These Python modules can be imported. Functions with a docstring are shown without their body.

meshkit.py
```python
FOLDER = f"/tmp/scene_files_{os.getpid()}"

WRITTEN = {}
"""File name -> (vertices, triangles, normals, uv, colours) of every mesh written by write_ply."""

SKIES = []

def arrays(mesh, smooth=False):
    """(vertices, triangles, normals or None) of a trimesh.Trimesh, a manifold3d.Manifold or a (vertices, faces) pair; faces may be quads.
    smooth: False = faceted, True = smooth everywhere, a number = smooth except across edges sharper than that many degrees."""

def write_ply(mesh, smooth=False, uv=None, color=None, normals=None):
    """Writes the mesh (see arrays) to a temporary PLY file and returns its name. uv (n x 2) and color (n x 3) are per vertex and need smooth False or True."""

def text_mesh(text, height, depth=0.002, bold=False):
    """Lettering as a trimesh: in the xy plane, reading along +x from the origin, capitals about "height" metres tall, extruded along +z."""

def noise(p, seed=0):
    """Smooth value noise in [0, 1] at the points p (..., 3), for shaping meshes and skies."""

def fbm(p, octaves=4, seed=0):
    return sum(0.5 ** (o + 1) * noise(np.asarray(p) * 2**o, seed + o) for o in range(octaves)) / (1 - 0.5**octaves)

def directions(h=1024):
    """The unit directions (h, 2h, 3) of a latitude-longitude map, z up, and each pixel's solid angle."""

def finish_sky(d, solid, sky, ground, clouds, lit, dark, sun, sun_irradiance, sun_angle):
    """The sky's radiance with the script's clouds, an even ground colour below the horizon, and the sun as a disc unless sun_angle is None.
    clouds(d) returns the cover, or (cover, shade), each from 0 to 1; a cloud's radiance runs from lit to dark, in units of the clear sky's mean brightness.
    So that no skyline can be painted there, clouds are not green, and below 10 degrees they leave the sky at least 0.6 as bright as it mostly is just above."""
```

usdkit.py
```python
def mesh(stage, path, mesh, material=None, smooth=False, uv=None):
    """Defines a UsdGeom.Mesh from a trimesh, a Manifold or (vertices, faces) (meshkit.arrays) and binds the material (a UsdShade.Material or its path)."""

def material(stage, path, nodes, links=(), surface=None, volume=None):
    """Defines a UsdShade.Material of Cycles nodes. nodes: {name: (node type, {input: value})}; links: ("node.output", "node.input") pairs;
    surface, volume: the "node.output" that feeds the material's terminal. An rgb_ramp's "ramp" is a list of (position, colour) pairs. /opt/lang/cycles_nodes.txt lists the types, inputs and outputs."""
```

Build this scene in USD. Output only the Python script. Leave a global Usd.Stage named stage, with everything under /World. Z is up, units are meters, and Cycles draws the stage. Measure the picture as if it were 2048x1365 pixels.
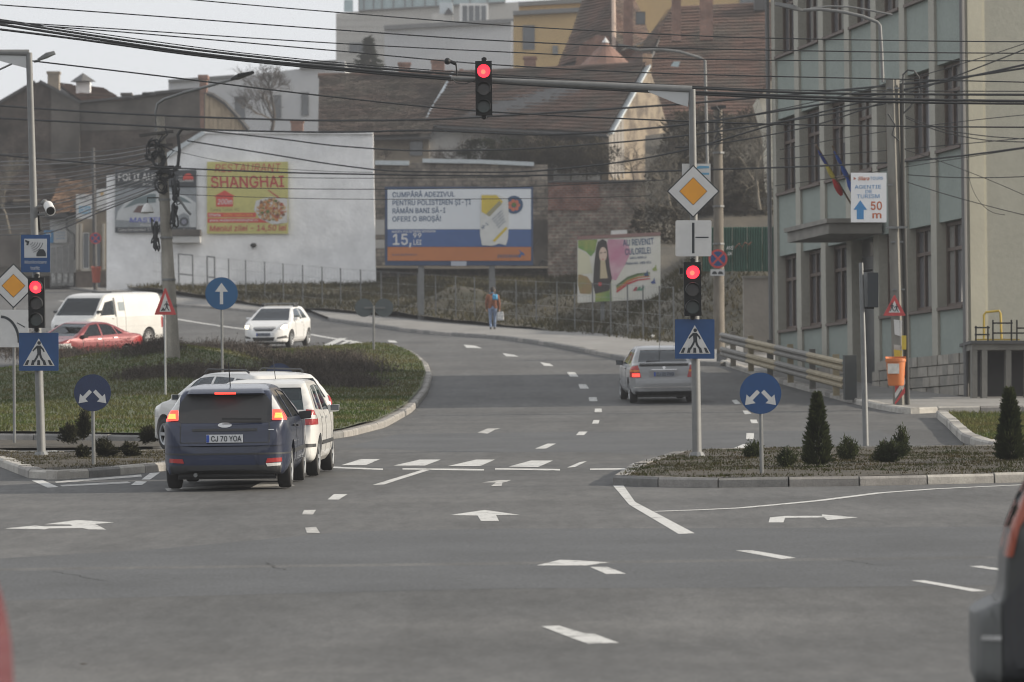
import math, random
import numpy as np, trimesh, usdkit, meshkit
from manifold3d import Manifold, CrossSection, Mesh as MMesh, FillRule
from pxr import Usd, UsdGeom, UsdLux, UsdShade, Sdf, Gf, Vt
from shapely.geometry import Polygon, LineString, Point, box as sbox
from shapely.ops import unary_union, triangulate
from scipy.interpolate import PchipInterpolator
import shapely

stage = Usd.Stage.CreateInMemory()
UsdGeom.SetStageUpAxis(stage, UsdGeom.Tokens.z)
UsdGeom.SetStageMetersPerUnit(stage, 1.0)
world = UsdGeom.Xform.Define(stage, '/World')
stage.SetDefaultPrim(world.GetPrim())
UsdGeom.Scope.Define(stage, '/World/Looks')

# ---------------------------------------------------------------- camera, sky, sun, exposure
F, W0, H0 = 8500.0, 2048.0, 1365.0          # focal length in pixels of the photograph's frame
CX, CY = 1024.0, 940.0                      # where the level line of sight meets the picture
ROLL = math.radians(0.7)
CAMZ = 1.5
cam = UsdGeom.Camera.Define(stage, '/World/camera')
cam.CreateHorizontalApertureAttr(36.0)
cam.CreateVerticalApertureAttr(36.0 * 682 / 1024)
cam.CreateFocalLengthAttr(36.0 * F / W0)
cam.CreateVerticalApertureOffsetAttr((CY - H0 / 2) * 36.0 / W0)
cam.CreateFStopAttr(3.5)
cam.CreateFocusDistanceAttr(64.0)
cam.CreateExposureAttr(0.40)
cam.CreateClippingRangeAttr(Gf.Vec2f(0.1, 5000))
cr, sr = math.cos(ROLL), math.sin(ROLL)
cam.AddTransformOp().Set(Gf.Matrix4d(cr, 0, -sr, 0, sr, 0, cr, 0, 0, -1, 0, 0, 0, 0, CAMZ, 1))

SUN_EL, SUN_AZ = math.radians(20), math.radians(91)
sunv = np.array([math.cos(SUN_EL) * math.sin(SUN_AZ), math.cos(SUN_EL) * math.cos(SUN_AZ), math.sin(SUN_EL)])
dome = UsdLux.DomeLight.Define(stage, '/World/sky')
dome.CreateIntensityAttr(1.0)
skym = usdkit.material(stage, '/World/Looks/sky_material', {
    'sky': ('sky_texture', {'sky_type': 'single_scattering', 'sun_disc': False, 'sun_elevation': SUN_EL, 'sun_rotation': SUN_AZ,
                            'air_density': 1.0, 'aerosol_density': 3.0, 'ozone_density': 1.0}),
    'tc': ('texture_coordinate', {}),
    'mp': ('mapping', {'scale': (1.0, 1.0, 2.5)}),
    'n': ('noise_texture', {'scale': 1.6, 'detail': 4.0, 'roughness': 0.5}),
    'r': ('rgb_ramp', {'ramp': [(0.3, (0.80,) * 3), (0.7, (0.92,) * 3)]}),
    'mx': ('mix', {'color2': (7.6, 7.75, 8.0)}),
    'bg': ('background_shader', {'strength': 0.085})},
    [('tc.generated', 'mp.vector'), ('mp.vector', 'n.vector'), ('n.fac', 'r.fac'), ('r.color', 'mx.fac'), ('sky.color', 'mx.color1'), ('mx.color', 'bg.color')],
    surface='bg.background')
UsdShade.MaterialBindingAPI.Apply(dome.GetPrim()).Bind(skym)
dome.GetPrim().SetCustomDataByKey('kind', 'structure')
sun = UsdLux.DistantLight.Define(stage, '/World/sun')
sun.CreateIntensityAttr(1.25)
sun.CreateNormalizeAttr(True)
sun.CreateAngleAttr(1.2)
sun.CreateColorAttr(Gf.Vec3f(1.0, 0.90, 0.76))
_z = sunv; _x = np.cross([0, 0, 1.0], _z); _x /= np.linalg.norm(_x); _y = np.cross(_z, _x)
sun.AddTransformOp().Set(Gf.Matrix4d(*_x, 0, *_y, 0, *_z, 0, 0, 0, 0, 1))

# ---------------------------------------------------------------- the lie of the land
# the streets climb away from the junction: height above the camera's eye by distance
_zd = [(-200, -1.5), (0, -1.5), (18, -1.5), (29.5, -1.46), (45, -0.86), (60.8, -.236), (71, .117), (86, .69), (109, 1.71), (130, 3.0), (150, 4.30), (181, 6.03), (215, 8.9),
       (230, 10.05), (260, 12.3), (320, 16.5), (420, 22)]
_pc = PchipInterpolator([p[0] for p in _zd], [p[1] for p in _zd])
YG = np.arange(-200, 421, 1.0)
ZGT = _pc(YG) + CAMZ
def ZG(y): return np.interp(y, YG, ZGT)

def unroll(px, py):
    a, b = px - CX, py - CY
    return a * cr - b * sr, a * sr + b * cr
def P(px, py, d):
    a, b = unroll(px, py)
    return np.array([a * d / F, d, CAMZ - b * d / F])
_dt = np.arange(22, 330, 0.05)
def G(px, py, h=0.0):
    a, b = unroll(px, py)
    yy = -(ZG(_dt) + h - CAMZ) * F / _dt
    k = np.nonzero(yy <= b)[0]
    d = _dt[k[0]] if len(k) else 330.0
    return np.array([a * d / F, d, ZG(d) + h])

# ---------------------------------------------------------------- writing prims
_used = {}
def numbered(parent, name):
    k = (parent, name)
    n = _used.get(k, -1) + 1
    _used[k] = n
    return f'{parent}/{name}' if n == 0 else f'{parent}/{name}_{n:03d}'
class T:
    def __init__(s, path, loc, prim): s.path, s.loc, s.prim = path, np.asarray(loc, float), prim
def tag(t, label=None, cat=None, group=None, kind=None):
    p = t.prim if isinstance(t, T) else t
    for k, v in (('label', label), ('category', cat), ('group', group), ('kind', kind)):
        if v: p.SetCustomDataByKey(k, v)
    return t
def thing(name, label, cat, loc=(0, 0, 0), group=None, matrix=None, kind=None):
    path = numbered('/World', name)
    x = UsdGeom.Xform.Define(stage, path)
    if matrix is not None:
        x.AddTransformOp().Set(Gf.Matrix4d(*np.asarray(matrix, float).T.ravel().tolist())); l = (0, 0, 0)
    else:
        x.AddTranslateOp().Set(Gf.Vec3d(*map(float, loc))); l = loc
    t = T(path, l, x.GetPrim())
    return tag(t, label, cat, group, kind)
class MB:
    def __init__(s): s.v, s.f, s.n = [], [], 0
    def add(s, v, f):
        v = np.asarray(v, float); f = np.asarray(f, int)
        if f.ndim == 2 and f.shape[1] == 4: f = np.vstack([f[:, [0, 1, 2]], f[:, [0, 2, 3]]])
        s.v.append(v); s.f.append(f + s.n); s.n += len(v); return s
    def mesh(s, m, mat=None):
        v, f, _ = meshkit.arrays(m.out() if isinstance(m, MB) else m)
        if mat is not None: v = v @ np.asarray(mat)[:3, :3].T + np.asarray(mat)[:3, 3]
        return s.add(v, f)
    def box(s, c, size, R=None):
        h = np.asarray(size, float) / 2
        v = np.array([[x, y, z] for x in (-1, 1) for y in (-1, 1) for z in (-1, 1)]) * h
        if R is not None: v = v @ np.asarray(R).T
        return s.add(v + np.asarray(c), [[0, 1, 3, 2], [4, 6, 7, 5], [0, 4, 5, 1], [2, 3, 7, 6], [0, 2, 6, 4], [1, 5, 7, 3]])
    def tube(s, pts, r, n=8, cap=True):
        pts = np.asarray(pts, float); m = len(pts)
        r = np.broadcast_to(np.asarray(r, float), (m,))
        t = np.gradient(pts, axis=0); t /= np.linalg.norm(t, axis=1, keepdims=True) + 1e-12
        ref = np.array([0, 0, 1.0]) if abs(t[:, 2]).mean() < .8 else np.array([0, 1.0, 0])
        a = np.cross(t, ref); a /= np.linalg.norm(a, axis=1, keepdims=True) + 1e-12
        b = np.cross(t, a)
        th = np.arange(n) * 2 * np.pi / n
        ring = pts[:, None] + r[:, None, None] * (np.cos(th)[None, :, None] * a[:, None] + np.sin(th)[None, :, None] * b[:, None])
        v = ring.reshape(-1, 3); f = []
        i = np.arange(m - 1)[:, None] * n; j = np.arange(n)[None]
        k = (j + 1) % n
        f = np.stack([i + j, i + k, i + n + k, i + n + j], -1).reshape(-1, 4)
        s.add(v, f)
        if cap and n > 2:
            s.add(ring[0], [[0, q + 1, q] for q in range(1, n - 1)])
            s.add(ring[-1], [[0, q, q + 1] for q in range(1, n - 1)])
        return s
    def bar(s, p0, p1, w, h, up=(0, 0, 1)):
        p0, p1 = np.asarray(p0, float), np.asarray(p1, float)
        t = p1 - p0; L = np.linalg.norm(t); t /= L
        a = np.cross(up, t)
        if np.linalg.norm(a) < 1e-6: a = np.cross((0, 1, 0), t)
        a /= np.linalg.norm(a); b = np.cross(t, a)
        return s.box((p0 + p1) / 2, (L, w, h), np.stack([t, a, b], 1))
    def poly(s, pts2, O, u, v, n, z0, z1):
        """flat polygon (2-D, shapely or points) in frame O,u,v extruded along n"""
        g = pts2 if hasattr(pts2, 'geom_type') else Polygon(pts2)
        if not g.is_valid: g = g.buffer(0)
        for q in getattr(g, 'geoms', [g]):
            if q.area < 1e-8: continue
            m = trimesh.creation.extrude_polygon(q, z1 - z0, engine='earcut')
            w = np.asarray(O) + m.vertices[:, :1] * np.asarray(u) + m.vertices[:, 1:2] * np.asarray(v) + (m.vertices[:, 2:] + z0) * np.asarray(n)
            fl = m.faces if np.dot(np.cross(u, v), n) > 0 else m.faces[:, ::-1]
            s.add(w, fl)
        return s
    def out(s): return np.vstack(s.v), np.vstack(s.f)
    def build(s, name, mat, parent=None, smooth=False, **kw): return obj(name, s, mat, parent, smooth, **kw)
def obj(name, mesh, mat, parent=None, smooth=False, **kw):
    if isinstance(mesh, MB): mesh = mesh.out()
    v, f, _ = meshkit.arrays(mesh)
    loc = parent.loc if parent is not None else np.zeros(3)
    if parent is not None: v = v - loc
    path = numbered(parent.path if parent is not None else '/World', name)
    m = usdkit.mesh(stage, path, (v, f), mat, smooth)
    t = T(path, loc, m.GetPrim())
    if name in ('lettering', 'graffiti') and 'kind' not in kw: kw['kind'] = 'stuff'
    if kw: tag(t, kw.get('label'), kw.get('cat'), kw.get('group'), kw.get('kind'))
    return t
def drape(poly, h, step=2.0, hfun=None):
    """a polygon of the plan laid over the ground, h above it"""
    mb = MB()
    if not hasattr(poly, 'geom_type'): poly = Polygon(poly)
    if not poly.is_valid: poly = poly.buffer(0)
    x0, y0, x1, y1 = poly.bounds
    for k in range(int(math.floor(y0 / step)), int(math.ceil(y1 / step))):
        g = poly.intersection(sbox(x0 - 1, k * step, x1 + 1, (k + 1) * step))
        for q in getattr(g, 'geoms', [g]):
            if q.geom_type != 'Polygon' or q.area < 1e-6: continue
            v, f = trimesh.creation.triangulate_polygon(q, engine='earcut')
            if len(f) == 0: continue
            z = ZG(v[:, 1]) + (h if hfun is None else hfun(v[:, 0], v[:, 1]))
            w = np.column_stack([v, z])
            c = np.cross(w[f[:, 1]] - w[f[:, 0]], w[f[:, 2]] - w[f[:, 0]])[:, 2]
            f = np.where((c < 0)[:, None], f[:, ::-1], f)
            mb.add(w, f)
    return mb
def gpts(pp, h=0.0): return [tuple(G(x, y, h)[:2]) for x, y in pp]
def resample(pts, step):
    l = LineString(pts); n = max(1, int(round(l.length / step)))
    return [np.array(l.interpolate(i / n, normalized=True).coords[0]) for i in range(n + 1)]
def chaikin(pts, it=2, closed=True):
    p = np.asarray(pts, float)
    for _ in range(it):
        q = np.roll(p, -1, 0) if closed else p[1:]
        a = p if closed else p[:-1]
        n = np.empty((2 * len(a), p.shape[1])); n[0::2] = .75 * a + .25 * q; n[1::2] = .25 * a + .75 * q
        p = n if closed else np.vstack([p[:1], n, p[-1:]])
    return p

# ---------------------------------------------------------------- materials
_mats = {}
def M(name, col, rough=0.6, metal=0.0, var=0.0, scale=4.0, detail=4.0, bump=0.0, bscale=30.0, coat=0.0, emit=0.0, spec=0.5, col2=None, stretch=(1, 1, 1), lo=.32, hi=.68, trans=0, grain=0.0, gscale=60.0):
    if name in _mats: return _mats[name]
    c = np.asarray(col, float)
    N = {'p': ('principled_bsdf', {'base_color': tuple(c), 'roughness': rough, 'metallic': metal, 'coat_weight': coat, 'specular_ior_level': spec})}
    L = []
    if emit: N['p'][1].update(emission_color=tuple(c), emission_strength=emit)
    if var or col2 is not None or bump or grain:
        N['g'] = ('geometry', {}); N['mp'] = ('mapping', {'scale': stretch}); L += [('g.position', 'mp.vector')]
    last = None
    if var or col2 is not None:
        a, b = (c * (1 - var), np.minimum(c * (1 + var), .95)) if col2 is None else (c, np.asarray(col2, float))
        N['n'] = ('noise_texture', {'scale': scale, 'detail': detail, 'roughness': 0.62})
        N['r'] = ('rgb_ramp', {'ramp': [(lo, tuple(a)), (hi, tuple(b))]})
        L += [('mp.vector', 'n.vector'), ('n.fac', 'r.fac')]; last = 'r.color'
    if grain:
        N['n2'] = ('noise_texture', {'scale': gscale, 'detail': 3.0})
        N['r2'] = ('rgb_ramp', {'ramp': [(.3, (1 - grain,) * 3), (.7, (1 + grain,) * 3)]})
        N['m2'] = ('mix', {'mix_type': 'multiply', 'fac': 1.0, 'color1': tuple(c)})
        L += [('mp.vector', 'n2.vector'), ('n2.fac', 'r2.fac'), ('r2.color', 'm2.color2')]
        if last: L += [(last, 'm2.color1')]
        last = 'm2.color'
    if last: L += [(last, 'p.base_color')]
    if bump:
        N['nb'] = ('noise_texture', {'scale': bscale, 'detail': 3.0}); N['b'] = ('bump', {'strength': bump, 'distance': 0.02})
        L += [('mp.vector', 'nb.vector'), ('nb.fac', 'b.height'), ('b.normal', 'p.normal')]
    _mats[name] = usdkit.material(stage, f'/World/Looks/{name}', N, L, surface='p.BSDF')
    return _mats[name]
def glass(name, tint=(.75, .82, .82), gl=(1, 1, 1), ior=1.5, rough=0.02):
    if name in _mats: return _mats[name]
    _mats[name] = usdkit.material(stage, f'/World/Looks/{name}', {
        't': ('transparent_bsdf', {'color': tint}), 'g': ('glossy_bsdf', {'color': gl, 'roughness': rough}), 'f': ('fresnel', {'IOR': ior}), 'm': ('mix_closure', {})},
        [('f.fac', 'm.fac'), ('t.BSDF', 'm.closure1'), ('g.BSDF', 'm.closure2')], surface='m.closure')
    return _mats[name]
def leafmat(name, c1, c2, scale=3.0):
    if name in _mats: return _mats[name]
    _mats[name] = usdkit.material(stage, f'/World/Looks/{name}', {
        'g': ('geometry', {}), 'n': ('noise_texture', {'scale': scale, 'detail': 3.0}), 'r': ('rgb_ramp', {'ramp': [(.32, c1), (.68, c2)]}),
        'wn': ('white_noise_texture', {'dimensions': '1D'}), 'rr': ('rgb_ramp', {'ramp': [(0, (.65,) * 3), (1, (1.35,) * 3)]}), 'mm': ('mix', {'mix_type': 'multiply', 'fac': 1.0}),
        'd': ('diffuse_bsdf', {}), 't': ('translucent_bsdf', {}), 'm': ('mix_closure', {'fac': 0.25})},
        [('g.position', 'n.vector'), ('n.fac', 'r.fac'), ('g.random_per_island', 'wn.w'), ('wn.value', 'rr.fac'), ('r.color', 'mm.color1'), ('rr.color', 'mm.color2'),
         ('mm.color', 'd.color'), ('mm.color', 't.color'), ('d.BSDF', 'm.closure1'), ('t.BSDF', 'm.closure2')], surface='m.closure')
    return _mats[name]

asphalt = usdkit.material(stage, '/World/Looks/asphalt', {
    'g': ('geometry', {}),
    'n1': ('noise_texture', {'scale': 0.22, 'detail': 5.0, 'roughness': .6}), 'r1': ('rgb_ramp', {'ramp': [(.3, (.070, .0712, .0712)), (.5, (.084, .0845, .0838)), (.72, (.104, .1035, .1005))]}),
    'mp': ('mapping', {'scale': (0.9, .08, 1)}), 'n3': ('noise_texture', {'scale': 0.8, 'detail': 4.0}), 'r3': ('rgb_ramp', {'ramp': [(.34, (.86,) * 3), (.66, (1.1,) * 3)]}), 'm3': ('mix', {'mix_type': 'multiply', 'fac': 1.0}),
    'n2': ('noise_texture', {'scale': 30.0, 'detail': 5.0, 'roughness': .85}), 'r2': ('rgb_ramp', {'ramp': [(.30, (.60,) * 3), (.70, (1.40,) * 3)]}),
    'mp4': ('mapping', {'scale': (.018, .22, 1)}), 'n4': ('noise_texture', {'scale': 1.0, 'detail': 3.0}), 'r4': ('rgb_ramp', {'ramp': [(.36, (.86,) * 3), (.64, (1.12,) * 3)]}), 'm4': ('mix', {'mix_type': 'multiply', 'fac': 1.0}),  # broad crosswise bands put shading of undulations and shadows into the tone
    'mp5': ('mapping', {'scale': (1, .22, 1)}), 'n5': ('noise_texture', {'scale': 4.5, 'detail': 8.0, 'roughness': .8}), 'r5': ('rgb_ramp', {'ramp': [(.36, (.80,) * 3), (.64, (1.20,) * 3)]}), 'm5': ('mix', {'mix_type': 'multiply', 'fac': 1.0}),
    'm': ('mix', {'mix_type': 'multiply', 'fac': 1.0}), 'b': ('bump', {'strength': .35, 'distance': .01}), 'p': ('principled_bsdf', {'roughness': .82, 'specular_ior_level': .35})},
    [('g.position', 'n1.vector'), ('g.position', 'n2.vector'), ('g.position', 'mp.vector'), ('mp.vector', 'n3.vector'), ('n3.fac', 'r3.fac'), ('n1.fac', 'r1.fac'), ('n2.fac', 'r2.fac'),
     ('r1.color', 'm3.color1'), ('r3.color', 'm3.color2'), ('m3.color', 'm4.color1'), ('g.position', 'mp4.vector'), ('mp4.vector', 'n4.vector'), ('n4.fac', 'r4.fac'), ('r4.color', 'm4.color2'), ('m4.color', 'm5.color1'), ('g.position', 'mp5.vector'), ('mp5.vector', 'n5.vector'), ('n5.fac', 'r5.fac'), ('r5.color', 'm5.color2'), ('m5.color', 'm.color1'), ('r2.color', 'm.color2'), ('m.color', 'p.base_color'), ('n2.fac', 'b.height'), ('b.normal', 'p.normal')], surface='p.BSDF')
asphalt_shadow = M('asphalt_shadow', (.061, .0645, .068), .8, var=.2, scale=.5, detail=6, grain=.35, gscale=30, bump=.3, bscale=40)
roadpaint = M('roadpaint', (.17, .17, .165), .7, col2=(.47, .47, .455), scale=5, detail=9, grain=.15, gscale=30, lo=.34, hi=.45)
roadpaint_worn = M('roadpaint_worn', (.36, .355, .34), .75, var=.4, scale=6, detail=7, grain=.2, gscale=25)
roadpaint_ghost = M('roadpaint_ghost', (.18, .175, .165), .8, var=.3, scale=6, detail=7)
kerbm = [M('kerb_grey', (.22, .21, .195), .85, var=.22, scale=3, grain=.15, bump=.3), M('kerb_light', (.33, .315, .285), .85, var=.2, scale=3, grain=.15, bump=.3), M('kerb_dark', (.15, .148, .142), .85, var=.22, scale=3, grain=.15, bump=.3)]
paving = M('paving', (.20, .195, .185), .85, var=.18, scale=.8, detail=6, grain=.15, gscale=20)
soil = M('soil', (.026, .023, .016), .95, col2=(.058, .048, .034), scale=3, detail=8, bump=.9, bscale=14)
grassbase = M('grass_base', (.042, .064, .020), .95, col2=(.085, .080, .038), scale=.7, detail=7, bump=.8, bscale=12)
rough_grass = M('rough_grass', (.026, .027, .016), .95, col2=(.075, .063, .043), scale=.35, detail=8, bump=.9, bscale=6, lo=.36, hi=.66)
hillm = M('hill_scrub', (.035, .032, .025), .95, col2=(.085, .073, .053), scale=.3, detail=8, bump=.9, bscale=4)
galv = M('galvanised', (.155, .158, .156), .6, metal=.2, var=.1, scale=6)
galv_dark = M('galvanised_dark', (.15, .155, .155), .5, metal=.4, var=.12, scale=6)
blackm = M('black_plastic', (.010, .011, .012), .6, spec=.3)
rubber = M('rubber', (.022, .022, .022), .8)
concrete = M('concrete', (.15, .145, .13), .9, var=.25, scale=2.0, detail=7, grain=.15, bump=.4, bscale=12, stretch=(1, 1, .35))
white_s = M('sign_white', (.50, .50, .49), .45, var=.05, scale=8)
blue_s = M('sign_blue', (.007, .050, .155), .42, var=.06, scale=6)
navy_s = M('sign_navy', (.011, .023, .068), .42, var=.08, scale=6)
black_s = M('sign_black', (.02, .025, .03), .5)
red_s = M('sign_red', (.40, .045, .045), .45, var=.08, scale=8)
amber_s = M('sign_amber', (.62, .27, .02), .45, var=.05)
grey_s = M('sign_back', (.16, .17, .18), .55, metal=.3)
wirem = M('cable_black', (.018, .02, .022), .6)
wirem2 = M('cable_grey', (.10, .10, .10), .6)
# ---------------------------------------------------------------- ground, roads, kerbs, islands
xs = np.array([-160, -60, -30, -15, 0, 15, 30, 60, 160.0]); ys = YG[::1]
gv = np.array([[x, y, z] for y, z in zip(ys, ZGT) for x in xs]); nx = len(xs)
i, j = np.meshgrid(np.arange(len(ys) - 1), np.arange(nx - 1), indexing='ij')
gf = np.stack([i * nx + j, i * nx + j + 1, (i + 1) * nx + j + 1, (i + 1) * nx + j], -1).reshape(-1, 4)
road = obj('road', (gv, gf), asphalt, smooth=True, kind='structure')
# building shadow bands across the junction, painted as sheets of darker asphalt
near_shadow = Polygon(gpts([(-60, 1121), (300, 1100), (700, 1064), (1000, 1058), (1500, 1057), (2110, 1054), (2110, 1170), (1600, 1176), (1024, 1178), (500, 1190), (-60, 1204)]))
drape(near_shadow, .001).build('shadow_band', asphalt_shadow, road)
near_shadow2 = Polygon(gpts([(690, 895), (800, 868), (1000, 866), (1400, 862), (1760, 862), (1850, 900), (1480, 905), (1340, 913), (1200, 905), (900, 905)]))
drape(near_shadow2, .001).build('shadow_band', asphalt_shadow, road)
def mark(name, pts, mat=None, h=.003): drape(Polygon(gpts(pts)), h).build(name, mat or roadpaint, road)
for q in [[(1083, 1254), (1118, 1253), (1165, 1267), (1190, 1270), (1238, 1287), (1176, 1289), (1140, 1276), (1128, 1272)],
          [(1471, 1102), (1505, 1102), (1592, 1117), (1563, 1119)], [(1822, 1162), (1848, 1162), (1973, 1183), (1945, 1184)], [(1937, 1134), (1962, 1133), (2030, 1143), (2010, 1144)],
          [(655, 1000), (668, 989), (695, 989), (678, 1000)],
          [(1070, 898), (1095, 888), (1112, 888), (1092, 898)], [(1152, 871), (1158, 864), (1175, 864), (1168, 871)], [(1184, 848), (1187, 841), (1199, 841), (1197, 848)],
          [(1189, 825), (1190, 818), (1203, 818), (1204, 825)], [(1179, 803), (1177, 795), (1193, 795), (1195, 803)], [(1160, 778), (1157, 769), (1172, 769), (1178, 778)],
          [(1140, 754), (1134, 745), (1150, 745), (1157, 754)], [(1088, 732), (1080, 725), (1100, 728), (1107, 733)], [(1012, 713), (1005, 707), (1028, 710), (1037, 714)],
          [(933, 696), (927, 690), (950, 692), (964, 697)], [(778, 685), (775, 681), (790, 682), (795, 686)],
          [(1463, 801), (1473, 800), (1482, 808), (1470, 809)], [(1485, 822), (1490, 829), (1503, 828), (1495, 822)], [(1500, 840), (1503, 847), (1516, 847), (1513, 840)],
          [(1493, 867), (1492, 879), (1508, 879), (1508, 867)], [(1466, 898), (1486, 889), (1500, 890), (1484, 900)]]: mark('lane_dash', q)
for q in [[(604, 1030), (608, 1021), (632, 1021), (626, 1030)], [(614, 1067), (610, 1056), (632, 1055), (640, 1067)]]: mark('lane_dash', q, roadpaint_worn)
mark('solid_line', [(1226, 972), (1247, 972), (1270, 1005), (1390, 1068), (1357, 1069), (1258, 1010)])
mark('solid_line', [(745, 971), (853, 938), (868, 938), (768, 970)])
for q in [[(664, 934), (766, 938), (766, 941), (664, 937)], [(805, 937), (968, 939), (968, 942), (805, 940)], [(990, 937), (1120, 939), (1120, 942), (990, 940)], [(1180, 938), (1256, 937), (1256, 940), (1180, 941)]]: mark('stop_line', q)
for q in [[(683, 931), (722, 919), (760, 919), (732, 931)], [(787, 932), (840, 920), (882, 920), (850, 932)], [(896, 933), (952, 920), (990, 920), (960, 933)], [(1017, 934), (1062, 922), (1106, 922), (1076, 935)],
          [(1134, 936), (1160, 925), (1174, 923), (1150, 935)], [(1258, 930), (1290, 922), (1318, 919), (1296, 928)], [(58, 904), (112, 902), (140, 909), (80, 912)], [(150, 914), (160, 909), (210, 909), (205, 914)], [(303, 909), (330, 905), (380, 905), (345, 910)],
          [(420, 925), (465, 915), (505, 915), (470, 925)], [(560, 930), (600, 917), (640, 917), (610, 930)]]: mark('zebra_stripe', q)
el = [G(x, y)[:2] for x, y in [(1308, 1024), (1400, 1021), (1480, 1017), (1560, 1010), (1640, 1002), (1760, 987), (1870, 979), (2060, 970)]]
drape(LineString(el).buffer(.075, cap_style=2), .0045).build('edge_line', roadpaint, road)
cl = [G(x, y)[:2] for x, y in [(120, 602), (220, 614), (355, 639), (500, 660), (620, 669), (690, 681), (760, 694)]]
drape(LineString(cl).buffer(.13, cap_style=2), .003).build('edge_line', roadpaint, road)
for a, b in [((640, 700), (686, 677)), ((664, 700), (700, 681)), ((676, 701), (712, 683)), ((690, 702), (724, 686)), ((704, 702), (736, 689)), ((718, 702), (746, 692))]:
    drape(LineString([G(*a)[:2], G(*b)[:2]]).buffer(.17 if a[0] == 640 else .09, cap_style=2), .0045).build('hatch_stripe', roadpaint, road)
for pts in [[(63, 962), (85, 961), (117, 975), (95, 976)], [(283, 960), (300, 947), (320, 946), (300, 960)], [(262, 971), (272, 963), (294, 964), (284, 971)]]: mark('hatch_stripe', pts)
for pts in [[(110, 964), (282, 950), (284, 954), (112, 967)], [(120, 971), (255, 964), (262, 967), (124, 974)], [(330, 978), (440, 972), (580, 968), (590, 972), (445, 977), (335, 983)]]: mark('hatch_stripe', pts, roadpaint_worn)
for q in [[(970, 1021), (1040, 1031), (992, 1031), (998, 1043), (962, 1043), (955, 1032), (900, 1031)],
          [(88, 1050), (155, 1041), (228, 1046), (190, 1049), (212, 1060), (178, 1060), (165, 1057), (98, 1058), (90, 1060), (8, 1058), (70, 1052), (90, 1054), (145, 1053), (140, 1050)],
          [(1537, 1046), (1540, 1036), (1572, 1033), (1644, 1033), (1644, 1030), (1716, 1036), (1655, 1041), (1648, 1036), (1570, 1037), (1567, 1046)],
          [(1073, 1132), (1120, 1121), (1160, 1122), (1218, 1126), (1172, 1132)], [(1180, 1135), (1215, 1135), (1252, 1149), (1212, 1149)]]: mark('road_arrow', q)
for q in [[(963, 966), (1000, 961), (1022, 961), (1012, 965), (1005, 966), (1003, 973), (982, 973), (992, 966)], [(955, 866), (975, 858), (1002, 857), (990, 860), (975, 868)]]: mark('road_arrow', q, roadpaint_worn)
crackm = M('crack_dark', (.022, .022, .022), .9)
for pts in [[(105, 1144), (150, 1151), (190, 1161), (216, 1163)], [(532, 1126), (552, 1137), (575, 1142)], [(1690, 1121), (1760, 1132), (1800, 1131)]]:
    l = LineString([G(x, y)[:2] for x, y in pts]); q = [np.array(l.interpolate(t, normalized=True).coords[0]) + np.random.default_rng(int(t * 97)).normal(0, .02, 2) for t in np.linspace(0, 1, 14)]
    drape(LineString(q).buffer(.006, cap_style=2), .0025).build('crack', crackm, road)

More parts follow.
